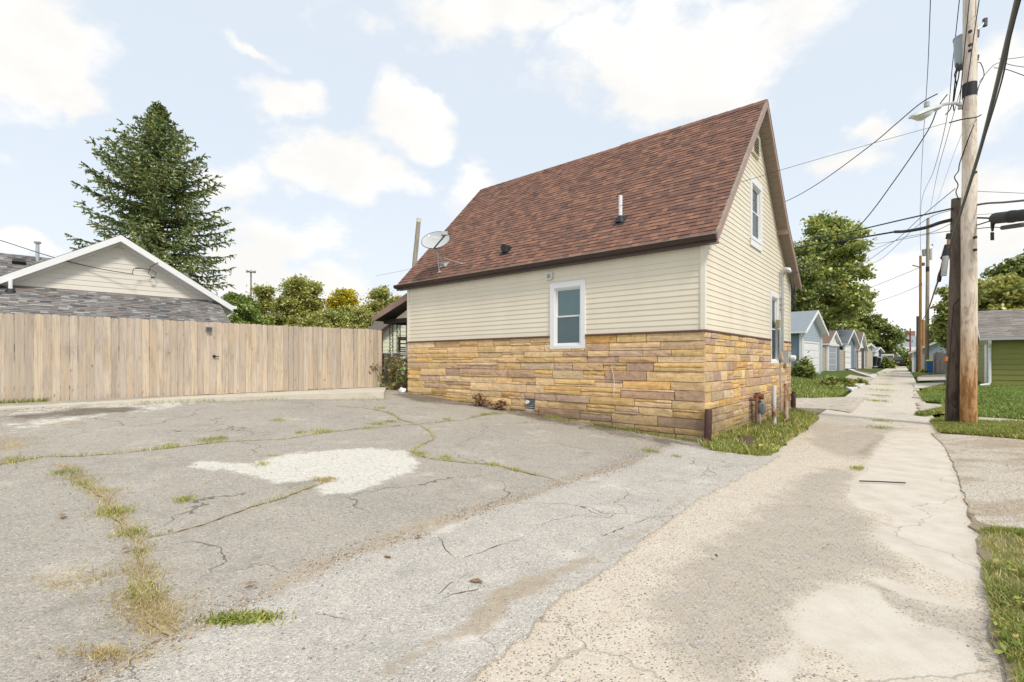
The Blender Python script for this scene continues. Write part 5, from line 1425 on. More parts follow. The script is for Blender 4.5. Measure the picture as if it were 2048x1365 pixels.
# crumpled bag
rb = random.Random(3); bm = bmesh.new(); bmesh.ops.create_icosphere(bm, subdivisions=2, radius=.11)
for v in bm.verts: v.co *= 1 + rb.uniform(-.28, .22); v.co.z = max(v.co.z * .9, -.07)
me = bpy.data.meshes.new('plastic_bag'); bm.to_mesh(me); bm.free(); me.materials.append(M['plasterwhite'])
o = bpy.data.objects.new('plastic_bag', me); qq = AB(9.0, -.18); link(o, None, (qq[0], qq[1], Tz(qq[0], qq[1]) + .08)); tag(o, 'crumpled white plastic bag at the foot of the stone wall by the chain link', 'bag')

def pole(name, label, base, top, r0, r1, mat, bands=(), group=None, cat='utility pole', n=14):
    b, t = Vector(base), Vector(top); th = thing(name, label, cat, b, group)
    mb = MB(); k = 10; rp = random.Random(int(b.x * 10)); pts = []; rad = []
    for i in range(k + 1):
        s = i / k; p = b.lerp(t, s); 
        if 0 < i < k: p = p + Vector((rp.uniform(-.008, .008), rp.uniform(-.008, .008), 0))
        pts.append(p); rad.append(r0 + (r1 - r0) * s)
    mb.tube(pts, rad, n); mb.build('shaft', M[mat], th, smooth='auto')
    for (z0, z1, mt) in bands:
        f0, f1 = (z0 - b.z) / (t.z - b.z), (z1 - b.z) / (t.z - b.z); mb = MB()
        mb.tube([b.lerp(t, f0), b.lerp(t, f1)], [r0 + (r1 - r0) * f0 + .006, r0 + (r1 - r0) * f1 + .006], n); mb.build('band', M[mt], th, smooth='auto')
    return th
q0, q1 = W(828, 540, 30), W(838, 437, 30)
pole('stump_pole', 'bare leaning grey pole with a mossy top rising behind the far roof corner', q0 + (q0 - q1) * 1.3, q1, .17, .13, 'pole_grey', [(q1.z - .25, q1.z + .01, 'paleyellow')])
# pale house beyond the porch
def far_house(name, label, cat, corner, e, wid, dep, zb, wh, pk, wall, roof, trim, ov=.4, door=None, windows=(), ridge='depth', extra=None, lap=True, gablemat=None, grid=.16):
    """gabled building; e = direction of the gable front, depth goes to the left of it"""
    ex = Vector((e[0], e[1])).normalized(); iv = Vector((-ex.y, ex.x))
    f = frame((corner[0], corner[1], zb), ex, -iv)              # x along the front, y outwards, z up
    t = thing(name, label, cat, f(wid / 2, -dep / 2, 0))
    slp = pk / (wid / 2)
    mb = MB(); mb.prism(f, [(0, -.4), (wid, -.4), (wid, wh), (wid / 2, wh + pk), (0, wh)], 0, -dep)
    mb.build('wall', M[wall], t)
    if lap:
        lb = MB(); z = .02; d = door
        while z < wh + pk - .1:
            z1 = z + grid
            lo = 0 if z1 < wh else (z1 - wh) / slp; hi = wid - lo
            if hi - lo < .2: break
            runs = [(lo, hi)]
            if d and z < d[2]: runs = [(lo, d[0] - .1), (d[1] + .1, hi)]
            for (a, b) in runs:
                if b - a > .05: lb.hexa([f(a, -.01, z), f(b, -.01, z), f(b, .022, z), f(a, .022, z), f(a, -.01, z1), f(b, -.01, z1), f(b, .004, z1), f(a, .004, z1)])
            z = z1
        lb.build('front_siding', M[gablemat or wall], t)
        lb = MB(); z = .02
        while z < wh - .05:
            z1 = min(z + grid, wh)
            for X, s in ((0, -1), (wid, 1)):
                lb.hexa([f(X, -dep, z), f(X, -.0, z), f(X + s * .022, 0, z), f(X + s * .022, -dep, z), f(X, -dep, z1), f(X, 0, z1), f(X + s * .004, 0, z1), f(X + s * .004, -dep, z1)])
            z = z1
        lb.build('side_siding', M[wall if wall != 'blue1' else 'blue1_shade'], t)
    for s in (-1, 1):
        xa = wid / 2; xb = wid / 2 + s * (wid / 2 + ov); zb2 = wh + pk - slp * (wid / 2 + ov)
        mb = MB(); mb.prism(f, [(xa, wh + pk + .10), (xb, zb2 + .10), (xb, zb2), (xa, wh + pk)], ov, -dep - ov); mb.build('roof', M[roof], t)
        mb = MB(); mb.prism(f, [(xa, wh + pk + .11), (xb, zb2 + .11), (xb, zb2 - .10), (xa, wh + pk - .10)], ov, ov + .03); mb.build('rake_board', M[trim], t)
        mb = MB(); mb.prism(f, [(xa, wh + pk - .02), (xb, zb2 - .02), (xb, zb2 - .05), (xa, wh + pk - .05)], .0, ov - .002); mb.build('soffit', M[trim], t)
        mb = MB(); mb.box(f, (min(xb, xb + s * .1), max(xb, xb + s * .1)), (-dep - ov, ov), (zb2 - .05, zb2 + .08)); mb.build('gutter', M[trim], t)
        X = 0 if s < 0 else wid; mb = MB(); mb.box(f, (X - .09, X + .09), (-.09, .035), (0, wh - .02)); mb.build('corner_board', M[trim], t)
    if door:
        x0, x1, h, mat = door; dm = MB(); n = max(3, int(h / .5))
        for k in range(n):
            za, zb_ = h * k / n, h * (k + 1) / n - .015
            dm.box(f, (x0, x1), (-.05, .006), (za + .02, zb_))
            m_ = max(1, int((x1 - x0) / .6))
            for j in range(m_):
                xa = x0 + (x1 - x0) * (j + .14) / m_; xb = x0 + (x1 - x0) * (j + .86) / m_
                if x1 - x0 > 1.3: dm.box(f, (xa, xb), (0, .014), (za + .1, zb_ - .08))
        dd = dm.build('door', M[mat], t)
        fm = MB(); fm.box(f, (x0 - .12, x0 - .005), (-.02, .045), (0, h + .12)); fm.box(f, (x1 + .005, x1 + .12), (-.02, .045), (0, h + .12)); fm.box(f, (x0 - .005, x1 + .005), (-.02, .044), (h + .005, h + .12)); fm.build('door_frame', M[trim], dd)
    for (x0, x1, z0, z1) in windows:
        fm = MB(); tt = .09
        fm.box(f, (x0 - tt, x0), (-.02, .05), (z0 - tt, z1 + tt)); fm.box(f, (x1, x1 + tt), (-.02, .05), (z0 - tt, z1 + tt)); fm.box(f, (x0, x1), (-.02, .05), (z1, z1 + tt)); fm.box(f, (x0, x1), (-.02, .05), (z0 - tt, z0)); fm.box(f, (x0, x1), (-.02, .035), ((z0 + z1) / 2 - .02, (z0 + z1) / 2 + .02))
        wd = fm.build('window', M[trim if trim != 'brown_trim' else 'brown_trim'], t)
        g = MB(); g.box(f, (x0, x1), (.0, .01), (z0, z1)); g.build('pane', M['carglass'], wd)
    if extra: extra(f, t)
    return t
c = W(766, 735, 25.0)
far_house('far_house', 'pale yellow sided house with brown gable trim seen beyond the porch posts', 'house', (c.x - .1, c.y), (.90, .43), 6.4, 8, .9, 2.2, 2.7, 'paleyellow', 'roof_brown', 'brown_trim', .42, windows=[(.95, 1.45, .75, 1.85)], grid=.2)

# ------------------------------------------------------------------ satellite dish on the roof
def dish():
    p = on_roof(889, 531); t = thing('satellite_dish', 'pale grey oval satellite dish on braced legs at the far end of the roof', 'satellite dish', p)
    d0 = (p - Vector((0, 0, EYE))).length
    Y = p.y; k = lambda u, v, dy=0: W(u, v, Y + dy)
    top = k(872, 502, -.25); knee = k(875, 512, -.2)
    mb = MB(); mb.tube([p + base_n * .05, k(877, 513, -.2), k(872, 497, -.25)], [.032, .032, .032], 10); mb.build('mast', M['galv'], t, smooth='auto')
    mb = MB(); mb.tube([p - base_x * .06 + base_n * .05, p + base_x * .06 + base_n * .05], .06, 12); mb.box(frame3(p, base_x, base_s, base_n), (-.14, .14), (-.10, .10), (.004, .018)); mb.build('foot', M['galv'], t, smooth='auto')
    for (u, v) in ((879, 545), (923, 528)):
        f = on_roof(u, v); mb = MB(); mb.tube([knee, f + base_n * .01], .012, 6); mb.box(frame3(f, base_x, base_s, base_n), (-.06, .06), (-.03, .03), (0, .014)); mb.build('brace', M['galv'], t)
    # the reflector: an offset bowl facing left and towards the lot
    c = k(871, 480, -.38); nrm = Vector((-.22, -.80, .56)).normalized(); ux = Vector((.995, -.20, -0.26)); ux = (ux - nrm * ux.dot(nrm)).normalized(); uy = nrm.cross(ux)
    if uy.z < 0: uy = -uy
    fr = frame3(c, ux, uy, nrm)
    RX, RY = .44, .345
    def bowl(z0, flip, name, mat, rim=False):
        rings, seg = 7, 40; V = []; F = []
        for i in range(rings + 1):
            r = i / rings
            for j in range(seg):
                an = 2 * PI * j / seg; V.append(fr(RX * r * math.cos(an), RY * r * math.sin(an), z0 + .105 * (r * r - 1)))
        for i in range(rings):
            for j in range(seg):
                a, b = i * seg + j, i * seg + (j + 1) % seg; F.append((a, b, b + seg, a + seg))
        return V, F
    Vt, Ft = bowl(0, False, '', ''); Vb, Fb = bowl(-.016, True, '', '')
    mb = MB(); mb.solid(Vt, Ft); mb.solid(Vb, [tuple(reversed(f_)) for f_ in Fb]); n = len(Vt); seg = 40; base = n - seg
    i0 = 0
    for j in range(seg): mb.f.append((base + j, n + base + j, n + base + (j + 1) % seg, base + (j + 1) % seg)); mb.m.append(0)
    rf_ = mb.build('reflector', M['dish'], t, smooth='auto')
    rm = MB(); ring = [fr(RX * math.cos(2 * PI * j / 40), RY * math.sin(2 * PI * j / 40), -.008) for j in range(41)]; rm.tube(ring, .011, 6, caps=False); rm.build('rim', M['armgrey'], rf_, smooth='auto')
    # printed name, curved along the bowl
    cu = bpy.data.curves.new('dish_text', 'FONT'); cu.body = 'DIRECTV'; cu.size = .105; cu.align_x = 'CENTER'; cu.extrude = 0; cu.resolution_u = 2
    ob = bpy.data.objects.new('tmp_text', cu); COL.objects.link(ob); bpy.context.view_layer.update()
    me = bpy.data.meshes.new_from_object(ob.evaluated_get(bpy.context.evaluated_depsgraph_get())); bpy.data.objects.remove(ob)
    tm = MB()
    def onb(x, y): 
        r2 = (x / RX) ** 2 + (y / RY) ** 2; return fr(x, y, .105 * (r2 - 1) + .006)
    for pl in me.polygons: tm.face([onb(me.vertices[i].co.x * 1.05 + .0, me.vertices[i].co.y + .13) for i in pl.vertices])
    for dx in (0,):                                             # the swoosh in front of the word
        xs = -.335
        tm.face([onb(xs, .135), onb(xs + .05, .14), onb(xs + .062, .175), onb(xs + .04, .205), onb(xs - .0, .20)]); 
    tm.build('lettering', M['mark'], rf_)
    # feed arm
    low = fr(.10, -RY * .97, -.0); hd = k(891, 470, -.95)
    mb = MB(); mb.tube([low, hd], .022, 6); mb.build('feed_arm', M['armgrey'], t)
    fh = frame3(hd, (1, 0, 0), (0, 1, 0), (0, 0, 1)); mb = MB(); mb.box(fh, (-.09, .06), (-.06, .06), (-.01, .085)); mb.tube([fh(-.07, .02, .03), fh(-.11, .10, -.0)], [.045, .035], 10); mb.build('feed_horn', M['dish'], t)
    mb = MB(); mb.box(frame3(fr(.0, -.05, -.13), ux, uy, nrm), (-.06, .06), (-.14, .08), (-.04, .02)); mb.tube([fr(0, -.1, -.15), k(872, 497, -.25)], .045, 8); mb.build('bracket', M['armgrey'], t)
dish()
# ------------------------------------------------------------------ garages along the alley
GE = (.7046, .7096)
def place(u, v, Y): q = W(u, v, Y); return (q.x, q.y), q.z
def g1x(f, t):
    mb = MB(); mb.tube([f(-.33, .32, 2.85), f(-.30, .26, 2.7), f(-.02, .09, 2.5), f(-.02, .09, .1), f(-.05, .25, .02)], .045, 8); mb.build('downspout', M['white'], t)
    mb = MB(); mb.box(f, (2.5, 2.8), (.022, .05), (3.6, 3.9)); mb.build('gable_vent', M['slate'], t)
    mb = MB(); mb.box(f, (5.2, 5.29), (.0, .10), (.1, 2.5)); mb.build('downspout', M['white'], t)
def g1():
    c, z = place(1602, 747, 33.5)
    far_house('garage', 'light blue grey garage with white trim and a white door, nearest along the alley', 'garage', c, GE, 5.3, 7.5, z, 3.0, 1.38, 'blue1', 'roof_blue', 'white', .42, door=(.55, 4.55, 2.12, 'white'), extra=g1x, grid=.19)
g1()
c, z = place(1655, 742, 43)
def g2x(f, t):
    mb = MB(); mb.box(f, (-.1, 4.0), (.03, .10), (2.22, 2.42)); mb.build('header_board', M['white_old'], t)
    mb = MB(); mb.box(f, (3.25, 4.25), (.02, .06), (-.1, 2.2)); mb.build('grey_panel', M['slate'], t)
far_house('garage', 'small garage with a white gable, faded red roof and grey door, second along the alley', 'garage', c, GE, 4.3, 6, z, 2.42, 1.08, 'white_old', 'roof_red', 'white', .22, door=(.35, 3.1, 2.15, 'greydoor'), extra=g2x)
c, z = place(1688, 738, 51)
far_house('garage', 'navy boarded garage with white trim and a white door beside the lumber pile fence', 'garage', c, GE, 5.4, 7, z, 2.75, 1.35, 'navy', 'roof_blue', 'white', .40, door=(.35, 3.1, 2.35, 'white'), grid=.25, gablemat='slate')
c, z = place(1713, 738, 60)
far_house('garage', 'dark brown garage with a white gable face and a mossy brown roof', 'garage', c, GE, 4.9, 6, z, 2.55, 1.9, 'brownwall', 'roof_brown', 'white', .35, door=(1.0, 2.6, 2.0, 'white_old'), gablemat='white', lap=False, extra=lambda f, t: (lambda mb: (mb.prism(f, [(.2, 2.6), (4.7, 2.6), (2.45, 4.3)], .0, .03), mb.build('gable_face', M['white_old'], t)))(MB()))
c, z = place(1728, 735, 66)
far_house('shed', 'low shed with tan and grey weathered boards along the alley', 'shed', c, GE, 6.0, 5, z, 2.75, .45, 'tan', 'roof_tan', 'white_old', .35, door=(.3, 2.2, 2.25, 'grey_board'), grid=.3)
c, z = place(1748, 734, 74)
far_house('shed', 'navy shed with a low white edged roof and pale door behind the black bins', 'shed', c, GE, 6.6, 6, z, 2.35, .6, 'navy', 'roof_blue', 'white', .35, door=(.5, 3.6, 2.2, 'white_old'), grid=.25)
# short board fences between the garages
def plank_fence(name, label, p0, p1, zb, h, n, mat, horizontal=True):
    a, b = Vector(p0), Vector(p1); L = (b - a).length; f = frame((a.x, a.y, zb), (b - a), (-(b - a).y, (b - a).x)); t = thing(name, label, 'fence', f(L / 2, 0, 0)); rr = random.Random(int(a.x))
    for k in range(n):
        mb = MB()
        if horizontal: mb.box(f, (rr.uniform(-.03, .03), L + rr.uniform(-.03, .03)), (rr.uniform(-.01, .01), .035), (h * k / n, h * (k + .93) / n))
        else: mb.box(f, (L * k / n, L * (k + .95) / n), (rr.uniform(-.01, .01), .03), (0, h + rr.uniform(-.08, .08)))
        mb.build('plank', M[mat], t)
    for x in (0.05, L - .05):
        mb = MB(); mb.box(f, (x - .05, x + .05), (-.10, -.012), (-.2, h * .97)); mb.build('fence_post', M[mat], t)
    if not horizontal:
        for z in (.3, h - .35): 
            mb = MB(); mb.box(f, (0, L), (-.011 if False else .036, .07), (z, z + .1)); mb.build('rail', M[mat], t)
    return t
M['lumber'] = plain('pale horizontal lumber', (.46, .39, .31), .85, .25, 5, stretch=(1, 1, 3))
q0, q1 = W(1643, 743, 41), W(1652, 743, 43.2)
plank_fence('lumber_fence', 'narrow stack of pale boards left of the grey garage door', q0[:2], q1[:2], q0.z, 2.0, 9, 'lumber')
q0, q1 = W(1676.5, 744, 46), W(1688, 742, 49)
plank_fence('lumber_fence', 'horizontal grey lumber fence between the grey door and the white door', q0[:2], q1[:2], q0.z, 2.1, 9, 'lumber')
q0, q1 = W(1706, 738, 57), W(1711, 738, 58.5)
plank_fence('lumber_fence', 'short brown board fence between the navy garage and the brown garage', q0[:2], q1[:2], q0.z, 2.2, 9, 'grey_board')
wheelie('trash_bin', 'black wheeled bin standing in front of the navy shed', W(1746, 733, 72).x, 72, W(1746, 733, 72).z, .8, 1.5, 1.0, 'bindark', 'bindark', 'bins by the navy shed')
wheelie('trash_bin', 'black wheeled bin with a white bag beside the other bin at the navy shed', W(1754, 733, 73).x, 73, W(1754, 733, 73).z, .8, 1.4, .9, 'bindark', 'greybox', 'bins by the navy shed')
# ramps from the alley up to the garages
def ramp(name, pts, mat, kind='structure', off=.08):
    sheet(name, pts, off, M[mat], .6, .12)
ramp('driveway_slab', px([(1690, 762), (1731, 770), (1704, 783), (1655, 756)]), 'conc_new')
ramp('driveway_slab', px([(1690, 737.6), (1698, 737.6), (1758, 752), (1745, 757)]), 'conc_new')
ramp('brick_walk', px([(1709, 742.5), (1713, 742), (1746, 749.5), (1742, 751.5)]), 'brickpath', off=.10)
ramp('driveway_slab', px([(1700, 751), (1748, 758), (1738, 764), (1690, 757)]), 'gravelly', off=.06)
ramp('driveway_slab', px([(1752, 748), (1768, 744), (1772, 746), (1758, 750)]), 'conc', off=.08)

# ------------------------------------------------------------------ olive green garage on the right
c = W(1979, 773, 24.0); GZ = .36
cx_, cy_ = c.x, c.y
fL = frame((cx_, cy_, GZ), (-DX, -DY), (-GX, -GY))             # long wall: x to the right, y towards the camera side
gg = thing('green_garage', 'olive green lap sided garage with a warm grey roof beside the tan utility pole', 'garage', fL(4, -3, 0))
WHg, DPg = 2.42, 6.2
mb = MB(); mb.prism(lambda x, y, z: fL(y, -x, z), [(0, -.3), (DPg, -.3), (DPg, WHg), (DPg / 2, WHg + 1.38), (0, WHg)], 0, 9); mb.build('wall', M['green'], gg)
k = 0; z = .05
while z < WHg - .08:
    z1 = min(z + .255, WHg - .06); mb = MB(); mb.hexa([fL(.10, -.01, z), fL(9, -.01, z), fL(9, .028, z), fL(.10, .028, z), fL(.10, -.01, z1), fL(9, -.01, z1), fL(9, .006, z1), fL(.10, .006, z1)]); mb.build('siding_board', M['green'], gg)
    mb = MB(); mb.hexa([fL(-.0, 0, z), fL(.01, -DPg, z), fL(-.028, -DPg, z), fL(-.028, 0, z), fL(0, 0, z1), fL(.01, -DPg, z1), fL(-.006, -DPg, z1), fL(-.006, 0, z1)]); mb.build('side_board', M['green'], gg)
    z = z1
mb = MB(); mb.box(fL, (-.035, .10), (-.09, .036), (0, WHg - .05)); mb.build('corner_board', M['green'], gg)
for s, (xa, xb) in ((1, (0, DPg / 2)), (-1, (DPg, DPg / 2))):
    mb = MB(); ov = .38; x0 = xa - s * ov; sl_ = 1.38 / (DPg / 2); z0 = WHg - sl_ * ov
    mb.prism(lambda x, y, z: fL(y, -x, z), [(x0, z0), (xb, WHg + 1.38), (xb, WHg + 1.5), (x0, z0 + .11)], -.35, 9.3); mb.build('roof', M['roof_tan'], gg)
    mb = MB(); mb.prism(lambda x, y, z: fL(y, -x, z), [(x0, z0 - .06), (xb, WHg + 1.32), (xb, WHg + 1.49), (x0, z0 + .10)], -.38, -.351); mb.build('rake_board', M['white_old'], gg)
ft = lambda x, s, n: fL(x, .38 - s * .9135 + n * .407 * 0, WHg - .169 + .12 + s * .407 + n)
rr = MB()
for t in shingles(ft, -.35, 9.3, 3.74, .15, (.25, .6), rng): rr.join(shingle_mb(ft, *t))
rr.build('roof_shingles', [M['roof_tan'], M['butt']], gg, kind='stuff')
mb = MB(); mb.box(fL, (-.4, 9.3), (.40, .50), (WHg - .19, WHg - .06)); mb.build('gutter', M['galv'], gg)
mb = MB(); mb.tube([fL(-.02, .44, WHg - .19), fL(-.02, .42, WHg - .3), fL(-.0, .08, WHg - .55), fL(0, .08, .18), fL(-.03, .10, .08), fL(-.35, .22, .03)], .062, 8); mb.build('downspout', M['white'], gg, smooth='auto')
mb = MB(); mb.box(fL, (-.05, -.005), (-1.75, -.75), (0, 2.05)); d_ = mb.build('door', M['white'], gg)
mb = MB(); mb.box(fL, (-.055, -.005), (-.74, -.65), (0, 2.14)); mb.box(fL, (-.055, -.005), (-1.86, -1.76), (0, 2.14)); mb.build('door_frame', M['white_old'], d_)

# ------------------------------------------------------------------ grey blue garage, stockade fence and blue bin further up on the right
c = W(1858, 742, 50)
def slx(f, t):
    mb = MB(); mb.box(f, (4.2, 5.6), (.03, .08), (2.0, 3.2)); mb.build('window_board', M['white'], t)
far_house('blue_shed', 'grey blue lap sided shed with a white roof edge behind the stockade fence', 'shed', (c.x, c.y + 2), (.76, -.65), 11, 8, c.z - .2, 2.2, 2.8, 'blue1', 'roof_blue', 'white', .3, extra=slx, grid=.22)
q0, q1 = W(1868, 745, 38), W(1896, 744, 37)
plank_fence('stockade_fence', 'weathered grey stockade fence panel with two rails behind the dark pole', q0[:2], q1[:2], q0.z - .02, 1.55, 9, 'grey_board', False)
b = W(1861.5, 745, 39.0); wheelie('recycling_bin', 'blue bin with a yellow lid beside the far poles', W(1871, 745, 39.5).x - .35, 39.5, b.z - .05, .9, 1.05, .62, 'binblue', 'binyellow')

# ------------------------------------------------------------------ cars and buildings at the far end of the alley
def car(name, label, cx, cy, cz, yaw, L, Wd, H, paint, van=False):
    f = frame((cx, cy, cz), (math.cos(yaw), math.sin(yaw)), (-math.sin(yaw), math.cos(yaw)))
    t = thing(name, label, 'car', (cx, cy, cz))
    lo = [(-L / 2, .3), (-L / 2, H * .5), (-L / 2 + .1, H * .58), (L / 2 - .3, H * .55), (L / 2, H * .46), (L / 2, .3)]
    hi = [(-L / 2 + .15, H * .58), (-L / 2 + (.25 if van else .6), H), (L * .12, H), (L * .27, H * .56)]
    mb = MB(); mb.prism(f, lo, -Wd / 2, Wd / 2); mb.build('body', M[paint], t)
    mb = MB(); mb.prism(f, hi, -Wd / 2 + .1, Wd / 2 - .1); mb.build('cabin', M[paint], t)
    mb = MB(); mb.box(lambda x, y, z: f(-L / 2 + .10 + (z - H * .6) * (.25 if van else .5) / (H * .4) * .9 - x, y, z), (0, .03), (-Wd / 2 + .2, Wd / 2 - .2), (H * .64, H * .93)); mb.build('rear_window', M['carglass'], t)
    for s in (-1, 1):
        mb = MB(); mb.prism(f, [(-L * .3, H * .62), (-L * .27, H * .92), (L * .1, H * .92), (L * .2, H * .62)], s * (Wd / 2 - .095), s * (Wd / 2 - .085)); mb.build('side_window', M['carglass'], t)
        mb = MB(); mb.box(f, (-L / 2 - .02, -L / 2 + .02), (s * Wd * .44 - .1, s * Wd * .44 + .1), (H * .38, H * .55)); mb.build('tail_light', M['red'], t)
        for x in (-L * .3, L * .3):
            mb = MB(); mb.tube([f(x, s * (Wd / 2 - .2), .33), f(x, s * (Wd / 2 + .01), .33)], .33, 14); mb.build('wheel', M['rubber'], t)
    mb = MB(); mb.box(f, (-L / 2 - .03, -L / 2), (-.25, .25), (H * .36, H * .46)); mb.build('number_plate', M['plate'], t)
p = W(1789, 733, 92); car('parked_car', 'dark car parked across the far end of the alley', p.x, p.y, p.z, 1.15, 4.4, 1.9, 1.75, 'carblack')
p = W(1773, 731, 88); car('parked_van', 'white van parked left of the dark car at the alley end', p.x, p.y, p.z, 1.0, 4.6, 1.9, 2.0, 'carwhite', True)
e1 = thing('long_building', 'long low building with grey roof, white band and blue walls closing the alley', 'building', W(1808, 731, 125))
fB = frame(W(1776, 731, 125), (1, -.12), (-.12, -1)); zb_ = 0
mb = MB(); mb.box(fB, (2, 26), (-8, 0), (-1, 3.2)); mb.build('wall', plain('mid blue wall', (.20, .30, .42), .6, .08, 2), e1)
mb = MB(); mb.box(fB, (1, 27), (-8.4, .5), (3.2, 4.6)); mb.build('fascia_band', M['white'], e1)
mb = MB(); mb.hexa([fB(0, .3, 4.6), fB(27, .3, 4.6), fB(27, -8, 4.6), fB(0, -8, 4.6), fB(-6, -3, 7.6), fB(27, -3, 7.6), fB(27, -8, 7.6), fB(-6, -8, 7.6)]); mb.build('roof', M['roof_blue'], e1)
mb = MB(); mb.box(fB, (8, 12), (.02, .2), (0, 1.1)); mb.box(fB, (2, 9), (.3, .9), (2.2, 3.0)); mb.build('red_trim', plain('brick red trim', (.30, .09, .07), .7, .1, 3), e1)
mb = MB(); mb.box(fB, (17, 19), (.02, .1), (1.1, 2.5)); mb.build('window', M['carglass'], e1)
mb = MB(); mb.box(fB, (7.6, 9.6), (-6, -5), (7.3, 9.0)); mb.build('chimney', plain('chimney brick', (.30, .17, .13), .9, .15, 3), e1)
c = W(1765, 731, 105)
far_house('far_garage', 'small grey gabled house front at the alley end behind the white van', 'house', (c.x - .5, c.y), (1, -.1), 3.4, 7, c.z, 2.3, 1.9, 'grey_board', 'roof_brown', 'white_old', .3, lap=False, windows=[(1.2, 2.2, 1.0, 1.9)])
th_ = thing('red_mast', 'thin dark red post standing in the alley mouth', 'post', W(1820, 735, 85)); mb = MB(); mb.tube([W(1820.5, 738, 85), W(1820.5, 657, 85)], [.14, .09], 8); mb.build('shaft', plain('dark red post paint', (.22, .07, .06), .7, .2, 3), th_)
th_ = thing('mast_light', 'tall thin light mast with a cluster of lamps above the distant trees', 'street light', W(502, 690, 90))
mb = MB(); mb.tube([W(502, 700, 90), W(502, 546, 90)], [.22, .12], 8); mb.build('shaft', plain('brownish mast steel', (.25, .17, .15), .6, .1, 2), th_)
mb = MB(); h = W(502, 544, 90); mb.tube([h - Vector((0, 0, .15)), h, h + Vector((0, 0, .2))], [.2, .45, .2], 10)
for k in range(6):
    an = k * PI / 3; mb.tube([h, h + Vector((math.cos(an) * .85, math.sin(an) * .85, .05))], [.1, .22], 6)
mb.build('lamp_ring', M['greybox'], th_)

# ------------------------------------------------------------------ utility poles, lamp, transformer
PY = 11.55
pb = W(1937.5, 845, PY); pb.z = Tz(pb.x, pb.y) - .05; pt = W(1940, -170, PY)
P1t = pole('utility_pole', 'tall scuffed tan utility pole with a black band, nearest on the right of the alley', pb, pt, .158, .118, 'pole_light', [(EYE + (VH - 195) / FPX * PY, EYE + (VH - 168) / FPX * PY, 'rubber')])
for v in (63, 90, 101, 345, 475, 500):
    mb = MB(); q = W(1939 + (2 if v < 200 else 12), v, PY - .17); mb.box(frame3(q, (1, 0, 0), (0, 1, 0), (0, 0, 1)), (-.025, .025), (-.02, .04), (-.025, .025)); mb.build('bolt', M['black'], P1t)
P2Y = 11.9
p2b = W(1904.5, 842, P2Y); p2b.z = Tz(p2b.x, p2b.y) - .05; p2t = W(1913, 398, P2Y)
P2t = pole('utility_pole', 'shorter dark weathered utility pole leaning beside the tall tan pole', p2b, p2t, .140, .098, 'pole_dark')
mb = MB(); mb.tube([W(1919, 598, P2Y - .16), W(1907, 612, P2Y - .17), W(1902, 680, P2Y - .19), W(1896, 760, P2Y - .2), W(1895, 835, P2Y - .19)], .013, 5); mb.build('riser_wire', M['rubber'], P2t)
mb = MB(); q = W(1893, 718, P2Y - .15); mb.box(frame3(q, (1, 0, 0), (0, 1, 0), (0, 0, 1)), (-.022, .022), (-.02, .03), (-.05, .05)); mb.build('orange_tag', M['orange'], P2t)
# street lamp
lp = thing('street_lamp', 'grey cobra head street lamp on a curved arm from the tan pole', 'street lamp', W(1920, 212, PY))
a0 = W(1922, 212, PY - .1); a1 = W(1905, 207, PY - .7); a2 = W(1876, 215, PY - 1.1)
mb = MB(); mb.tube([a0, W(1912, 207, PY - .4), a1, W(1888, 209, PY - .95), a2], .032, 8); mb.tube([W(1921, 218, PY - .05), W(1921, 206, PY - .05)], .05, 8); mb.build('arm', M['galv'], lp, smooth='auto')
hd0, hd1 = W(1876, 215, PY - 1.1), W(1826, 234, PY - 1.45); ax = (hd1 - hd0); Lh = ax.length; ax.normalize(); sd_ = ax.cross(Vector((0, 0, 1))).normalized(); upv = sd_.cross(ax)
fh = frame3(hd0, ax, sd_, upv)
def loft(mb, secs, f, m=0):
    n = 12; i0 = len(mb.v)
    for (x, w, t_, b_) in secs:
        for j in range(n):
            an = 2 * PI * j / n; cy, cz = math.cos(an), math.sin(an); mb.v.append(tuple(f(x, w * cy, (t_ if cz > 0 else b_) * cz)))
    for i in range(len(secs) - 1):
        for j in range(n): mb.f.append((i0 + i * n + j, i0 + i * n + (j + 1) % n, i0 + (i + 1) * n + (j + 1) % n, i0 + (i + 1) * n + j)); mb.m.append(m)
    mb.f.append(tuple(i0 + j for j in range(n))); mb.m.append(m); mb.f.append(tuple(i0 + (len(secs) - 1) * n + j for j in range(n - 1, -1, -1))); mb.m.append(m)
mb = MB(); loft(mb, [(-.05, .05, .05, .05), (.04, .08, .07, .06), (Lh * .35, .13, .09, .045), (Lh * .7, .15, .085, .045), (Lh * .93, .12, .06, .035), (Lh, .05, .03, .02)], fh); mb.build('lamp_housing', M['lampgrey'], lp, smooth='auto')
mb = MB(); loft(mb, [(Lh * .36, .10, .01, .06), (Lh * .5, .125, .01, .12), (Lh * .72, .135, .01, .14), (Lh * .92, .09, .01, .05)], fh); mb.build('lens', M['frost'], lp, smooth='auto')
mb = MB(); q = fh(Lh * .42, 0, .09); mb.tube([q, q + Vector((0, 0, .10))], .05, 10); mb.build('photocell', M['greybox'], lp)
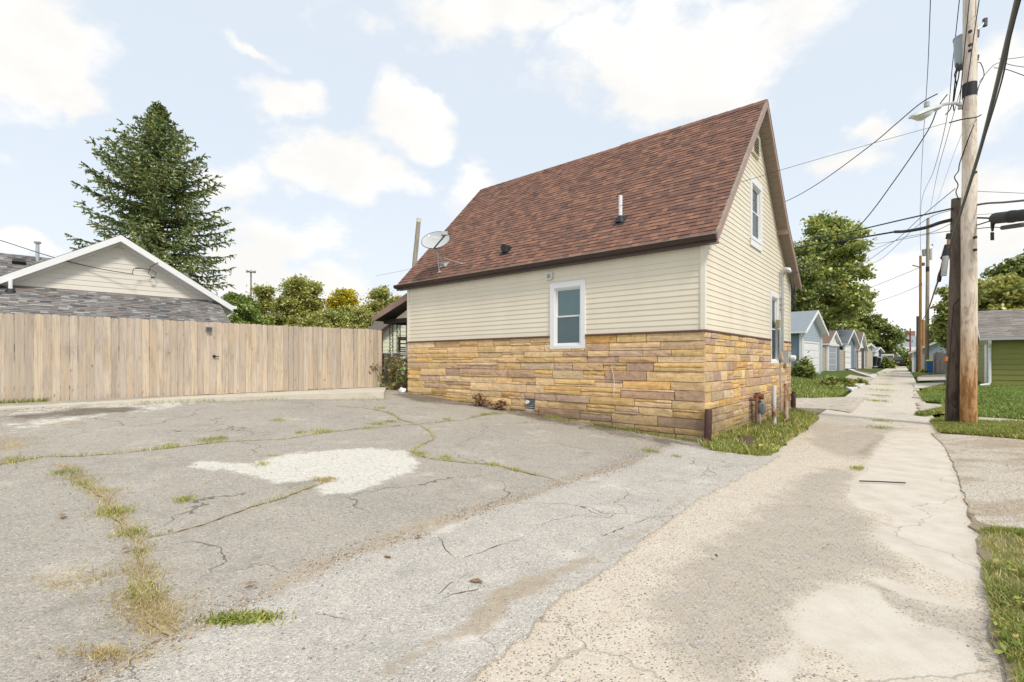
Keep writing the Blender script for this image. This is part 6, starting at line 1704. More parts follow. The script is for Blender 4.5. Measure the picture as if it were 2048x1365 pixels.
# transformer can and hardware behind the pole
tr = thing('transformer', 'sky grey transformer can hanging behind the top of the tan pole', 'transformer', W(1918, 130, PY + .25))
TY = PY + .35; q0, q1 = W(1927, 131, TY), W(1927, 76, TY)
mb = MB(); mb.tube([q0, q0 + Vector((0, 0, .04)), q1, q1 + Vector((0, 0, .03))], [.15, .165, .19, .10], 18); mb.build('can', M['transformer'], tr, smooth='auto')
mb = MB(); mb.tube([q1 - Vector((0, 0, .02)), q1 + Vector((0, 0, .02))], .20, 18); mb.build('lid', M['greybox'], tr, smooth='auto')
for (u, v) in ((1914, 134), (1918, 138), (1922, 136)):
    mb = MB(); q = W(u, v, TY - .1); mb.tube([q + Vector((0, 0, .08)), q, q - Vector((0, 0, .06))], [.03, .035, .02], 8); mb.build('bushing', M['armgrey'], tr)
for u_, pts in ((0, [(1915, 138), (1912, 150), (1910, 165), (1908, 184), (1906, 205), (1908, 222)]), (1, [(1919, 140), (1917, 155), (1913, 172), (1908, 190)]), (2, [(1913, 138), (1909, 150), (1913, 168), (1908, 200), (1900, 220), (1891, 230)])):
    mb = MB(); mb.tube([W(u, v, TY - .15) for u, v in pts], .013, 5); mb.build('lead_wire', M['rubber'], tr)
cu_ = thing('fuse_cutout', 'fused cutout and arrester bracket on the right side of the tan pole top', 'cutout', W(1955, 60, PY + .2))
mb = MB(); mb.tube([W(1952, 118, PY + .2), W(1953, 50, PY + .2)], .02, 6); mb.tube([W(1955, 60, PY + .2), W(1962, 55, PY + .2), W(1970, 42, PY + .2)], .022, 6); mb.build('bracket', M['galv'], cu_)
mb = MB(); mb.tube([W(1970, 53, PY + .2), W(1970, 38, PY + .2)], [.045, .05], 8); mb.build('porcelain', M['armgrey'], cu_, smooth='auto')
mb = MB(); mb.tube([W(1953, 75, PY + .2), W(1954, 62, PY + .2)], .05, 8); mb.build('porcelain', M['armgrey'], cu_, smooth='auto')
mb = MB(); mb.tube([W(1953, 112, PY + .2), W(1954, 122, PY + .2)], [.055, .03], 8); mb.build('arrester', M['armgrey'], cu_, smooth='auto')
# splice gear on the dark pole and the black splice case
sp = thing('splice_box', 'black and pale grey splice box strapped to the left of the dark pole', 'splice box', W(1890, 530, P2Y - .1))
q0, q1 = W(1893, 508, P2Y - .15), W(1888, 492, P2Y - .15)
mb = MB(); mb.tube([W(1894, 490, P2Y - .15), W(1892, 512, P2Y - .15), W(1889, 518, P2Y - .15)], [.05, .09, .09], 10); mb.build('black_cap', M['rubber'], sp, smooth='auto')
mb = MB(); mb.tube([W(1891.5, 513, P2Y - .2), W(1887.5, 552, P2Y - .2)], [.062, .055], 10); mb.build('grey_sleeve', M['greybox'], sp, smooth='auto')
mb = MB(); mb.tube([W(1898, 468, P2Y - .12), W(1896, 478, P2Y - .12)], .05, 8); mb.tube([W(1897, 478, P2Y - .12), W(1896, 490, P2Y - .12)], .028, 8, 1); mb.build('clamp', [M['rubber'], plain('salmon cable sleeve', (.5, .2, .13), .5)], sp)
sc = thing('splice_case', 'thick black cylindrical splice case hung from the cables right of the tan pole', 'splice case', W(2020, 437, 11.0))
def ln(u0, v0, y0, u1, v1, y1, r, n=10): mb = MB(); mb.tube([W(u0, v0, y0), W(u1, v1, y1)], r, n); return mb
Lc = [(1985, 438, 11.2), (2100, 424, 9.6)]
mb = MB(); a_, b_c = W(1987, 437.5, 11.1), W(2110, 424, 9.4); 
ts = [0, .01, .04, .30, .31, .36, .37, 1]; rs = [.055, .10, .125, .125, .135, .135, .125, .125]; mb.tube([a_.lerp(b_c, t) for t in ts], rs, 14); mb.build('case', M['rubber'], sc, smooth='auto')
mb = MB(); mb.tube([W(1987, 442, 11.1), W(1985, 452, 11.1), W(1985, 463, 11.1)], [.05, .035, .02], 8); mb.box(frame3(W(1985, 480, 11.1), (1, 0, 0), (0, 1, 0), (0, 0, 1)), (-.04, .03), (-.01, .01), (-.01, .17)); mb.build('strap', M['rubber'], sc)
mb = MB(); mb.tube([W(2003, 456, 11.0), W(2005, 456, 11.0), W(2046, 450, 10.4), W(2048, 450, 10.4)], [.02, .05, .05, .02], 10); mb.build('small_case', M['armgrey'], sc, smooth='auto')

# far poles along the alley
def far_pole(label, u, v0, v1, Y, r0, r1, mat, bands=(), ut=None):
    b = W(u, v0, Y); t = W(ut or u, v1, Y); return pole('utility_pole', label, b - Vector((0, 0, .3)), t, r0, r1, mat, [(EYE + (VH - q1) / FPX * Y, EYE + (VH - q0) / FPX * Y, m_) for q0, q1, m_ in bands], 'poles further up the alley')
fa = far_pole('slim pale grey pole with a dark band, taller of the far pair', 1853.5, 746, 437, 44, .165, .11, 'pole_grey', [(534, 544, 'rubber')], 1856)
fb = far_pole('orange brown pole with a dark band left of the tall grey pole', 1841, 742, 512, 50, .14, .105, 'pole_rusty', [(567, 573, 'rubber')], 1841)
fc = far_pole('short dark pole stub half hidden behind the orange brown pole', 1836.5, 742, 633, 51, .20, .16, 'pole_dark')
fd = far_pole('distant pale pole seen between the far pair of poles', 1846.5, 741, 640, 70, .22, .18, 'pole_rusty')
mb = MB(); mb.tube([W(1861, 520, 44), W(1861, 497, 44)], .12, 8); mb.tube([W(1851, 512, 44.4), W(1850, 499, 44.4)], .24, 10); mb.tube([W(1856, 500, 44), W(1866, 494, 44), W(1864, 488, 44)], .05, 6); mb.build('hardware', M['galv'], fa)
mb = MB(); mb.tube([W(1846, 532, 50), W(1846, 526, 50)], .15, 8); mb.tube([W(1841, 535, 50), W(1825, 531, 50)], .05, 6); mb.build('hardware', M['armgrey'], fb)

# ------------------------------------------------------------------ overhead wires, each a thing
def wire(label, p0, p1, sag, r, mat='rubber', n=20, name='overhead_wire', cat='wire', group='overhead wires'):
    a, b = Vector(p0), Vector(p1); pts = [a.lerp(b, i / n) - Vector((0, 0, sag * 4 * (i / n) * (1 - i / n))) for i in range(n + 1)]
    mb = MB(); mb.tube(pts, r, 6); return tag(mb.build(name, M[mat], None, smooth=True), label, cat, group)
def wire3(label, pts, r, mat='rubber', name='overhead_wire', cat='wire', group='overhead wires'):
    """smooth run through given points"""
    P = [Vector(p) for p in pts]; out = []
    for i in range(len(P) - 1):
        p0, p1, p2, p3 = P[max(i - 1, 0)], P[i], P[i + 1], P[min(i + 2, len(P) - 1)]
        for j in range(8):
            t = j / 8; out.append(.5 * ((2 * p1) + (p2 - p0) * t + (2 * p0 - 5 * p1 + 4 * p2 - p3) * t * t + (3 * p1 - p0 - 3 * p2 + p3) * t ** 3))
    out.append(P[-1]); mb = MB(); mb.tube(out, r, 6); return tag(mb.build(name, M[mat], None, smooth=True), label, cat, group)
wire3('thick grey cable descending steeply in front of the tan pole from the top right corner', [W(1899, 498, 11.6), W(1912, 455, 11.0), W(1955, 318, 8.6), W(1985, 205, 7.0), W(2012, 95, 5.6), W(2040, -20, 4.6), W(2065, -130, 3.9)], .026, 'armgrey')
wire3('thin wire twisted beside the thick descending cable at the top right', [W(1956, 318, 8.7), W(2000, 175, 6.4), W(2022, 70, 5.2), W(2052, -40, 4.4)], .009)
wire3('upper of the two heavy black cables running left from the dark pole to the gable', [W(1410, 520, 32), W(1590, 487, 22), W(1700, 464, 17), W(1800, 441, 14), W(1906, 417, 11.8)], .020)
wire3('lower and thicker black cable running left from the dark pole to the gable', [W(1410, 522, 30), W(1590, 496, 21), W(1700, 479, 16.5), W(1790, 464, 14)], .026)
wire3('swollen black end of the lower cable where it meets the dark pole', [W(1790, 464, 14), W(1812, 463, 13.5), W(1850, 456, 12.8), W(1880, 446, 12.2), W(1904, 440, 11.9)], .045)
wire3('grey cable leaving the tan pole to the right above the black splice case', [W(1950, 411, 11.5), W(1975, 407, 11.2), W(2010, 405, 10.7), W(2070, 399, 9.8)], .024, 'armgrey')
wire3('black strand from the tan pole into the splice case', [W(1950, 436, 11.5), W(1988, 437, 11.1)], .022)
wire3('black strand rising from below into the splice case', [W(1950, 452, 11.5), W(1985, 441, 11.1)], .014)
wire3('thin cable below the splice case running right', [W(1950, 458, 11.5), W(1985, 455, 11.2), W(2004, 456, 11)], .010)
wire3('fine strand just above the splice case', [W(1950, 430, 11.5), W(2000, 427, 11), W(2070, 421, 9.8)], .005)
wire3('dark service wire from the roof edge arching up to the lamp pole top', [W(1500, 430, 24), W(1572, 403, 21), W(1640, 365, 17.5), W(1740, 292, 14.5), W(1790, 250, 13.2), W(1840, 208, 12.2), W(1875, 188, 11.7)], .013)
wire3('very thin wire crossing the gable and the roof towards the lamp pole', [W(1240, 412, 10.9), W(1355, 391, 10.2), W(1462, 370, 10.6), W(1560, 341, 10.8), W(1690, 303, 11.2), W(1800, 272, 11.4), W(1895, 246, 11.5)], .005)
wire3('black stub of wire passing the tan pole below the lamp', [W(1898, 246, 11.4), W(1925, 239, 11.3), W(1952, 235, 11.3), W(1962, 230, 11.4)], .014)
wire3('twisted service drop from the lamp pole down to the weatherhead on the gable', [fG(bm1 + .1, .3, mz(551, bm1)), W(1640, 522, 14.8), W(1720, 451, 13.2), W(1790, 360, 12.4), W(1855, 263, 11.9), W(1876, 215, 11.8), W(1895, 189, 11.7)], .013)
wire3('long thin wire running down the sky left of the street lamp', [W(1862, -30, 9.5), W(1855, 150, 14), W(1847, 270, 19), W(1842, 370, 27), W(1840, 440, 36), W(1842, 515, 50)], .008)
wire3('second thin alley wire close to the left of the tan pole', [W(1922, -30, 10.5), W(1905, 130, 13.5), W(1893, 240, 16), W(1868, 340, 22), W(1842, 412, 30), W(1841, 500, 48)], .009)
wire3('thin alley wire reaching the tall grey far pole', [W(1921, 180, 11.6), W(1893, 280, 15), W(1872, 360, 21), W(1857, 440, 44)], .007)
wire3('pale thin wire from pole top down to the far poles', [W(1952, -10, 11), W(1940, 210, 14), W(1900, 330, 20), W(1862, 440, 40)], .006, 'greybox')
wire3('drop wire slanting from the dark pole top to the trees', [W(1910, 378, 11.8), W(1845, 432, 15), W(1780, 490, 19), W(1700, 545, 27), W(1620, 590, 36)], .009)
wire3('second drop wire slanting below the first towards the garages', [W(1905, 420, 11.8), W(1840, 448, 14.5), W(1760, 520, 22), W(1712, 537, 26)], .007)
wire3('low telephone wire from dark pole fading left across the sky', [W(1904, 462, 11.8), W(1850, 470, 14), W(1780, 484, 18), W(1715, 494, 22), W(1600, 520, 30)], .008)
wire3('low telephone wire with clamps just under the heavy cables', [W(1905, 446, 11.8), W(1860, 466, 13.5), W(1800, 478, 16), W(1720, 512, 22)], .007)
wire3('black cable sagging from the splice box down to the far poles', [W(1886, 520, 11.7), W(1878, 555, 12.5), W(1870, 580, 14), W(1852, 630, 22), W(1841, 645, 44)], .020, 'maroon')
wire3('swollen joint on the cable sagging to the far poles', [W(1885, 538, 11.75), W(1880, 550, 11.9), W(1878, 562, 12.2)], .045)
wire3('thin wire from orange brown pole fading to the left', [W(1841, 535, 50), W(1780, 560, 52), W(1700, 592, 56)], .022, 'armgrey')
wire3('thinner wire from orange brown pole fading to the lower left', [W(1839, 572, 50), W(1790, 592, 52), W(1720, 615, 56)], .018, 'armgrey')
wire3('upper wire at the right edge beyond the thick cable', [W(1988, 136, 11.6), W(2015, 140, 11.3), W(2070, 160, 10.6)], .009)
wire3('pair wire at right edge from the pole hardware', [W(1958, 165, 11.6), W(1992, 128, 11.4), W(2030, 132, 11), W(2080, 140, 10.5)], .007)
wire3('faint wire to the right edge just below the upper pair', [W(1998, 118, 11.6), W(2020, 118, 11.2), W(2070, 111, 10.6)], .007)
wire3('thin level wire right of the tan pole above the cables', [W(1951, 383, 11.6), W(2000, 385, 11), W(2070, 388, 10)], .006)
wire3('jumper wire looping down the right side of the tan pole', [W(1955, 125, 11.7), W(1962, 128, 11.7), W(1968, 150, 11.7), W(1958, 172, 11.7), W(1952, 196, 11.7)], .009)
wire3('thin wire falling diagonally across the tan pole shaft', [W(1941, -20, 11.3), W(1930, 90, 11.35), W(1918, 220, 11.5)], .010)
wire3('second thin wire falling beside the tan pole shaft', [W(1960, -10, 11.2), W(1948, 70, 11.3), W(1934, 170, 11.3), W(1924, 220, 11.4)], .010)
wire3('tangled jumper wires above the dark pole top', [W(1918, 400, 11.8), W(1912, 385, 11.8), W(1916, 370, 11.8), W(1909, 355, 11.8), W(1917, 342, 11.8), W(1920, 325, 11.7), W(1938, 275, 11.3), W(1948, 250, 11.3)], .011)
wire3('wire from the left edge reaching the pale gable loops', [W(-60, 464, 13.2), W(0, 481, 13.4), W(110, 516, 14.0), W(200, 538, 14.6), W(268, 549, 15.0)], .012)
wire3('faint wire far behind the roof corner on the left', [W(752, 552, 40), W(800, 543, 38), W(832, 535, 36)], .012, 'greybox')
# ------------------------------------------------------------------ trees
def leaf_quads(C, size, rg, up=0.35, aspect=1.7):
    """pointed leaf shapes (diamonds) at the centres C"""
    n = len(C); nrm = rg.normal(size=(n, 3)); nrm[:, 2] = np.abs(nrm[:, 2]) + up; nrm /= np.linalg.norm(nrm, axis=1, keepdims=True)
    t = rg.normal(size=(n, 3)); t -= nrm * (t * nrm).sum(1, keepdims=True); t /= np.linalg.norm(t, axis=1, keepdims=True) + 1e-9
    b = np.cross(nrm, t); s = size * rg.uniform(.6, 1.35, (n, 1))
    V = np.stack([C - t * s * aspect * .5, C + b * s * .5 - t * s * .05 + nrm * s * .12, C + t * s * aspect * .5, C - b * s * .5 - t * s * .05 + nrm * s * .12], 1).reshape(-1, 3)
    F = np.arange(4 * n).reshape(n, 4)
    return V, F
def broad_tree(name, label, cat, base, top, wid, zbot, nleaf, lsize, leafm, seed, lobes=9, clumps=150, trunk_r=.22, barkm='bark', group=None, spire=0.0, squash=1.0, crad=(.35, .75), bias=0.0, lobelist=None):
    rg = np.random.default_rng(seed); rr = random.Random(seed); b = Vector(base)
    t = thing(name, label, cat, b, group)
    H = top - b.z; zc = (top + zbot) / 2; hh = (top - zbot) / 2
    tm = MB(); lean = Vector((rr.uniform(-.3, .3), rr.uniform(-.3, .3), 0)); pts = []; k = 8
    for i in range(k + 1):
        s = i / k; pts.append(b + Vector((0, 0, -.3)) * (i == 0) + lean * s * s + Vector((rr.uniform(-.08, .08), rr.uniform(-.08, .08), 0)) * (0 < i) + Vector((0, 0, H * .86 * s)))
    tm.tube(pts, [trunk_r * (1.25 if i == 0 else 1) * (1 - .88 * i / k) for i in range(k + 1)], 9)
    # lobes make the outline uneven
    if lobelist is None:
        L = []
        for i in range(lobes):
            s = (i + .5) / lobes; z = zbot + (top - zbot) * (.12 + .80 * s)
            prof = math.sqrt(max(.05, 1 - ((s - .42) / .62) ** 2)) if not spire else (1 - s) ** spire * .9 + .12
            an = i * 2.4 + rr.uniform(-.6, .6); off = wid * .5 * prof * rr.uniform(.30, .62); rad = wid * .5 * prof * rr.uniform(.42, .66) + .15
            L.append((b.x + lean.x + off * math.cos(an) + bias * s, b.y + lean.y + off * math.sin(an), z, rad, rad * squash * rr.uniform(.65, .95)))
        L.append((b.x + lean.x + bias, b.y + lean.y, top - wid * .12, wid * .14 + .2, wid * .12 + .2))
    else: L = lobelist
    # clump centres on the shells of the lobes
    Ls = np.array(L); vol = Ls[:, 3] ** 2 * Ls[:, 4]; pr = vol ** .75; pr /= pr.sum()
    which = rg.choice(len(L), clumps, p=pr); d = rg.normal(size=(clumps, 3)); d /= np.linalg.norm(d, axis=1, keepdims=True)
    rad = rg.uniform(.35, 1.0, (clumps, 1)) ** .5
    Cc = Ls[which, :3] + d * rad * np.stack([Ls[which, 3], Ls[which, 3], Ls[which, 4]], 1)
    Cc = Cc[(Cc[:, 2] > zbot - .2) & (Cc[:, 2] < top - .1)]
    # limbs reach for the clumps
    order = rg.permutation(len(Cc))[:min(60, len(Cc))]
    for j in order:
        c = Vector(Cc[j]); zt = min(max(b.z + H * .18, c.z - (Vector((c.x, c.y)) - Vector((b.x, b.y))).length * rr.uniform(.5, .9)), b.z + H * .8)
        s = (zt - b.z) / (H * .86); i = min(int(s * k), k - 1); p0 = pts[i].lerp(pts[i + 1], s * k - i) if i > 0 else b.lerp(pts[1], max(0, s * k))
        r0 = trunk_r * (1 - .88 * s) * .42; m_ = p0.lerp(c, .5) + Vector((rr.uniform(-.2, .2), rr.uniform(-.2, .2), rr.uniform(-.1, .25)))
        tm.tube([p0, m_, c], [r0, r0 * .55, .012], 5)
    tm.build('trunk', M[barkm], t, smooth=True)
    per = max(4, nleaf // len(Cc)); cr = rg.uniform(crad[0], crad[1], len(Cc))
    g = rg.normal(size=(len(Cc), per, 3)) * (cr[:, None, None] * .5); g[..., 2] *= .55
    g[..., 2] -= .12 * np.abs(g[..., 0] + g[..., 1])
    C = (Cc[:, None, :] + g).reshape(-1, 3)
    V, F = leaf_quads(C, lsize, rg)
    np_mesh('crown', V, F, M[leafm], t)
    return t

def conifer(name, label, base, top, wid, seed):
    rg = np.random.default_rng(seed); rr = random.Random(seed); b = Vector(base); H = top - b.z
    t = thing(name, label, 'tree', b)
    tm = MB(); pts = [b + Vector((rr.uniform(-.05, .05), rr.uniform(-.05, .05), H * i / 10 - (.3 if i == 0 else 0))) for i in range(11)]
    tm.tube(pts, [.34 * (1 - .95 * i / 10) for i in range(11)], 9)
    Cs, Ds, Ss, Ws = [], [], [], []
    z = b.z + H * .10
    while z < top - .25:
        s = (z - b.z) / H
        prof = min(1.0, ((1 - s) / .36) ** 1.2) * (.90 + .10 * math.sin(s * 17 + 1))
        L0 = wid * .5 * prof * 1.06 + .10; nb = rr.randint(5, 7)
        a0 = rr.uniform(0, 6.28)
        for k in range(nb):
            an = a0 + k * 2 * PI / nb + rr.uniform(-.35, .35); L = L0 * rr.uniform(.70, 1.04)
            if rr.random() < .10: L *= .5
            if math.cos(an) < 0: L *= 1.06
            rise = .42 * s + .02 + rr.uniform(-.05, .12)
            dr = Vector((math.cos(an), math.sin(an), 0)); P = []
            n = max(4, int(L / .30))
            for i in range(n + 1):
                u = i / n; P.append(b + Vector((0, 0, z - b.z)) + dr * L * u + Vector((0, 0, L * (rise * u - .46 * (1 - .9 * s) * u * u + .20 * u ** 4))))
            tm.tube(P, [max(.006, .035 * (1 - u / n) * (.4 + L / 4)) for u in range(n + 1)], 4, caps=False)
            side = Vector((-dr.y, dr.x, 0))
            for i in range(1, n + 1):
                u = i / n
                if u < .12: continue
                base_p = P[i]; ax = (P[i] - P[i - 1]).normalized()
                sl_ = (0.42 + .36 * (1 - u)) * (.35 + .65 * min(1, L / 2.5)) 
                for sg in (-1, 1):
                    for q in range(3):
                        dd = (ax * rr.uniform(.35, .8) + side * sg * rr.uniform(.5, 1.0) + Vector((0, 0, rr.uniform(-.45, .10)))).normalized()
                        ll = sl_ * rr.uniform(.6, 1.25)
                        m = max(2, int(ll / .085))
                        for e in range(m):
                            c = base_p + dd * ll * (e + .5) / m + Vector((0, 0, -.10 * (e / m) ** 2 * ll))
                            Cs.append(c); Ds.append((dd + Vector((rr.gauss(0, .35), rr.gauss(0, .35), rr.gauss(0, .25)))).normalized()); Ss.append(rr.uniform(.11, .18)); Ws.append(rr.uniform(.035, .055))
                if rr.random() < .9 * (1 - s * .4):            # hanging sprays
                    for e in range(rr.randint(2, 5)):
                        Cs.append(base_p + Vector((rr.gauss(0, .05), rr.gauss(0, .05), -.10 - .10 * e))); Ds.append(Vector((rr.gauss(0, .2), rr.gauss(0, .2), -1)).normalized()); Ss.append(rr.uniform(.14, .24)); Ws.append(.05)
                Cs.append(base_p); Ds.append(ax); Ss.append(.24); Ws.append(.07)
        z += rr.uniform(.20, .36) * (1.15 - .45 * s)
    for e in range(14):
        Cs.append(Vector((b.x + rr.gauss(0, .04), b.y + rr.gauss(0, .04), top - .05 * e))); Ds.append(Vector((rr.gauss(0, .4), rr.gauss(0, .4), 1)).normalized()); Ss.append(.24); Ws.append(.06)
    tm.build('trunk', M['bark_dark'], t, smooth=True)
    C = np.array([tuple(c) for c in Cs]); D = np.array([tuple(d) for d in Ds]); S = np.array(Ss)[:, None]; Wd = np.array(Ws)[:, None]
    n = len(C); out = []
    for rot in (0,):
        rnd = rg.normal(size=(n, 3)); b_ = np.cross(D, rnd); b_ /= np.linalg.norm(b_, axis=1, keepdims=True) + 1e-9
        V = np.stack([C - D * S * .5, C + b_ * Wd - D * S * .12, C + D * S * .6, C - b_ * Wd - D * S * .12], 1).reshape(-1, 3); out.append(V)
    V = np.concatenate(out); F = np.arange(len(V)).reshape(-1, 4)
    np_mesh('crown', V, F, M['needle'], t)
    return t
cb = W(318, 700, 27.0); conifer('conifer', 'big dark spruce with gaps in its crown rising behind the white gable', (cb.x, cb.y, .9), EYE + (VH - 204) / FPX * 27.0, 7.0, 4)

def ztop(v, Y): return EYE + (VH - v) / FPX * Y
def tr(name, label, u, v, wpx, Y, vbot, nleaf, ls, mat, seed, group=None, **kw):
    b = W(u, 700, Y); return broad_tree(name, label, 'tree', (b.x, Y, .6), ztop(v, Y), wpx / FPX * Y, ztop(vbot, Y), nleaf, ls, mat, seed, group=group, **kw)
GRP = 'trees beyond the board fence'
tr('broadleaf_tree', 'dull green bushy tree right beside the white eave of the pale gable', 478, 588, 110, 38, 700, 22500, .13, 'leaf_dk', 11, GRP, clumps=170, lobes=8)
tr('broadleaf_tree', 'thin yellow green tree below the tall light mast', 528, 572, 62, 44, 690, 12000, .13, 'leaf_yg', 12, GRP, clumps=110, lobes=8, spire=.7)
tr('broadleaf_tree', 'tallest yellow green tree with a pointed top in the row over the fence', 592, 556, 92, 42, 700, 30000, .13, 'leaf_yg', 13, GRP, clumps=220, lobes=12, spire=.55)
tr('broadleaf_tree', 'second pointed yellow green tree touching the tallest one on its right', 624, 562, 86, 43, 700, 25500, .13, 'leaf_yg', 14, GRP, clumps=200, lobes=12, spire=.55)
tr('broadleaf_tree', 'golden topped tree with green lower leaves in the row over the fence', 684, 581, 76, 45, 700, 19500, .14, 'leaf_gold', 15, GRP, clumps=150, lobes=9)
tr('broadleaf_tree', 'low green tree filling the gap under the golden crown', 697, 615, 70, 41, 700, 13500, .13, 'leaf_gn', 16, GRP, clumps=120, lobes=7)
tr('broadleaf_tree', 'yellow green tree next to the porch roof at the fence end', 762, 571, 80, 43, 700, 24000, .13, 'leaf_yg', 17, GRP, clumps=180, lobes=11, spire=.5)
tr('broadleaf_tree', 'low yellow green bush tree behind the last fence boards', 730, 615, 80, 40, 700, 16500, .12, 'leaf_yg', 18, GRP, clumps=130, lobes=7)
tr('broadleaf_tree', 'broad low yellow green tree behind the middle of the fence', 650, 622, 100, 40, 700, 18000, .12, 'leaf_yg', 19, GRP, clumps=150, lobes=8)
tr('broadleaf_tree', 'golden leaved tree top peeping over the porch roof edge', 800, 590, 50, 55, 680, 5000, .2, 'leaf_gold', 20, GRP, clumps=60, lobes=5)
GR2 = 'trees along the alley'
tr('broadleaf_tree', 'tall loose crowned tree with yellow green top behind the light blue garage', 1655, 426, 160, 52, 650, 24000, .24, 'leaf_gn', 31, GR2, clumps=290, lobes=15, trunk_r=.34, crad=(.5, 1.05))
tr('broadleaf_tree', 'dark green tree crowding the far roof corner of the stone house', 1612, 520, 110, 46, 690, 15000, .18, 'leaf_deep', 32, GR2, clumps=170, lobes=9, trunk_r=.25)
tr('broadleaf_tree', 'full green tree spilling over the roofs of the second and third garage', 1695, 545, 100, 78, 715, 22000, .21, 'leaf_gn', 33, GR2, clumps=230, lobes=10, trunk_r=.25)
tr('broadleaf_tree', 'dense dark green tree above the sheds at the left of the alley end', 1744, 634, 84, 97, 722, 15000, .30, 'leaf_deep', 34, GR2, clumps=200, lobes=10, crad=(.7, 1.3), squash=.9)
tr('broadleaf_tree', 'dark low tree between the big tree and the sheds', 1722, 612, 60, 92, 720, 9000, .27, 'leaf_deep', 35, GR2, clumps=120, lobes=7, crad=(.6, 1.1))
tr('broadleaf_tree', 'feathery small tree far away above the end of the alley', 1800, 694, 46, 115, 735, 3500, .4, 'leaf_dk', 36, GR2, clumps=60, lobes=5, crad=(.9, 1.5))
tr('broadleaf_tree', 'large deep green tree behind the olive garage at the right edge', 2040, 508, 110, 36, 640, 22000, .19, 'leaf_deep', 37, GR2, clumps=230, lobes=10, trunk_r=.3)
tr('broadleaf_tree', 'yellow green bushy tree right above the olive garage roof', 1990, 560, 130, 33, 650, 20000, .17, 'leaf_yg', 38, GR2, clumps=220, lobes=10)
tr('broadleaf_tree', 'olive tinted tree showing left of the dark pole', 1906, 575, 44, 42, 720, 9000, .19, 'leaf_gn', 39, GR2, clumps=110, lobes=8)
tr('broadleaf_tree', 'distant bluish dark tree low behind the grey blue shed', 1880, 655, 66, 85, 740, 8000, .32, 'leaf_deep', 40, GR2, clumps=110, lobes=7, crad=(.7, 1.3))
tr('broadleaf_tree', 'dark tree filling the right edge behind the yellow green one', 2085, 540, 130, 40, 640, 12000, .2, 'leaf_deep', 41, GR2, clumps=140, lobes=8)
def bush(name, label, u, v, wpx, hpx, Y, n, ls, mat, seed, group=None, cat='bush'):
    b = W(u, v, Y); z = Tz(b.x, b.y); rg = np.random.default_rng(seed); w, h = wpx / FPX * Y * .5, hpx / FPX * Y
    t = thing(name, label, cat, (b.x, b.y, z), group)
    d = rg.normal(size=(max(20, n // 60), 3)); d /= np.linalg.norm(d, axis=1, keepdims=True); d[:, 2] = np.abs(d[:, 2])
    Cc = np.array([b.x, b.y, z]) + d * rg.uniform(.3, 1, (len(d), 1)) ** .5 * np.array([w, w, h])
    tm = MB()
    for c in Cc[:40]: tm.tube([(b.x + rg.normal() * .05, b.y + rg.normal() * .05, z - .05), Vector((b.x, b.y, z)).lerp(Vector(c), .55) + Vector((0, 0, h * .12)), tuple(c)], [.016, .011, .004], 4)
    tm.build('stems', M['twig'], t)
    C = (Cc[:, None, :] + rg.normal(size=(len(Cc), 60, 3)) * np.array([w, w, h]) * .16).reshape(-1, 3); C[:, 2] = np.maximum(C[:, 2], z + .02)
    V, F = leaf_quads(C, ls, rg, .6); np_mesh('leaves', V, F, M[mat], t); return t
bush('bush', 'dense green bush at the left corner of the light blue garage', 1608, 755, 40, 36, 30.5, 3600, .13, 'leaf_deep', 51)
bush('bush', 'tall straggling weeds along the lawn edge beside the white ramp', 1668, 762, 66, 18, 27, 2200, .11, 'leaf_vine', 52, cat='weeds')
bush('bush', 'low scrub hanging over the concrete ramp', 1712, 764, 34, 10, 29, 900, .11, 'leaf_vine', 53, cat='weeds')
bush('bush', 'round green bush at the end of the navy shed', 1775, 735, 22, 22, 76, 1500, .28, 'leaf_deep', 54)
bush('bush', 'small weedy clump at the foot of the far pale pole', 1857, 748, 26, 9, 42, 700, .13, 'leaf_gn', 55, cat='weeds')
bush('bush', 'green verge scrub left of the far poles', 1828, 748, 16, 16, 55, 700, .18, 'leaf_gn', 56, cat='weeds')
# vine on the chain link
vine = thing('vine', 'half withered vine climbing the chain link between fence and stone house', 'vine', fC(.7, -.1, gz_))
rg = np.random.default_rng(61); rr = random.Random(61); tm = MB(); Cg, Cd = [], []
for k in range(30):
    x = rr.uniform(.15, 1.1); p = fC(x, -.05, .60); pts = [p]
    for j in range(6): p = p + Vector((rr.gauss(0, .09), rr.gauss(0, .05) - .01, rr.uniform(.08, .27))); pts.append(p)
    if rr.random() < .45:
        for j in range(3): p = p + Vector((rr.gauss(0, .10), -.05, rr.uniform(-.22, -.05))); pts.append(p)
    tm.tube(pts, .006, 4)
    for q in pts[1:]:
        for e in range(3): (Cg if rr.random() < .66 else Cd).append(tuple(q + Vector((rr.gauss(0, .07), rr.gauss(-.03, .05), rr.gauss(0, .06)))))
tm.build('stems', M['twig'], vine)
V, F = leaf_quads(np.array(Cg), .075, rg, .3, 1.3); np_mesh('leaves', V, F, M['leaf_vine'], vine)
V, F = leaf_quads(np.array(Cd), .06, rg, .3, 1.5); np_mesh('withered_leaves', V, F, M['leaf_dry'], vine)
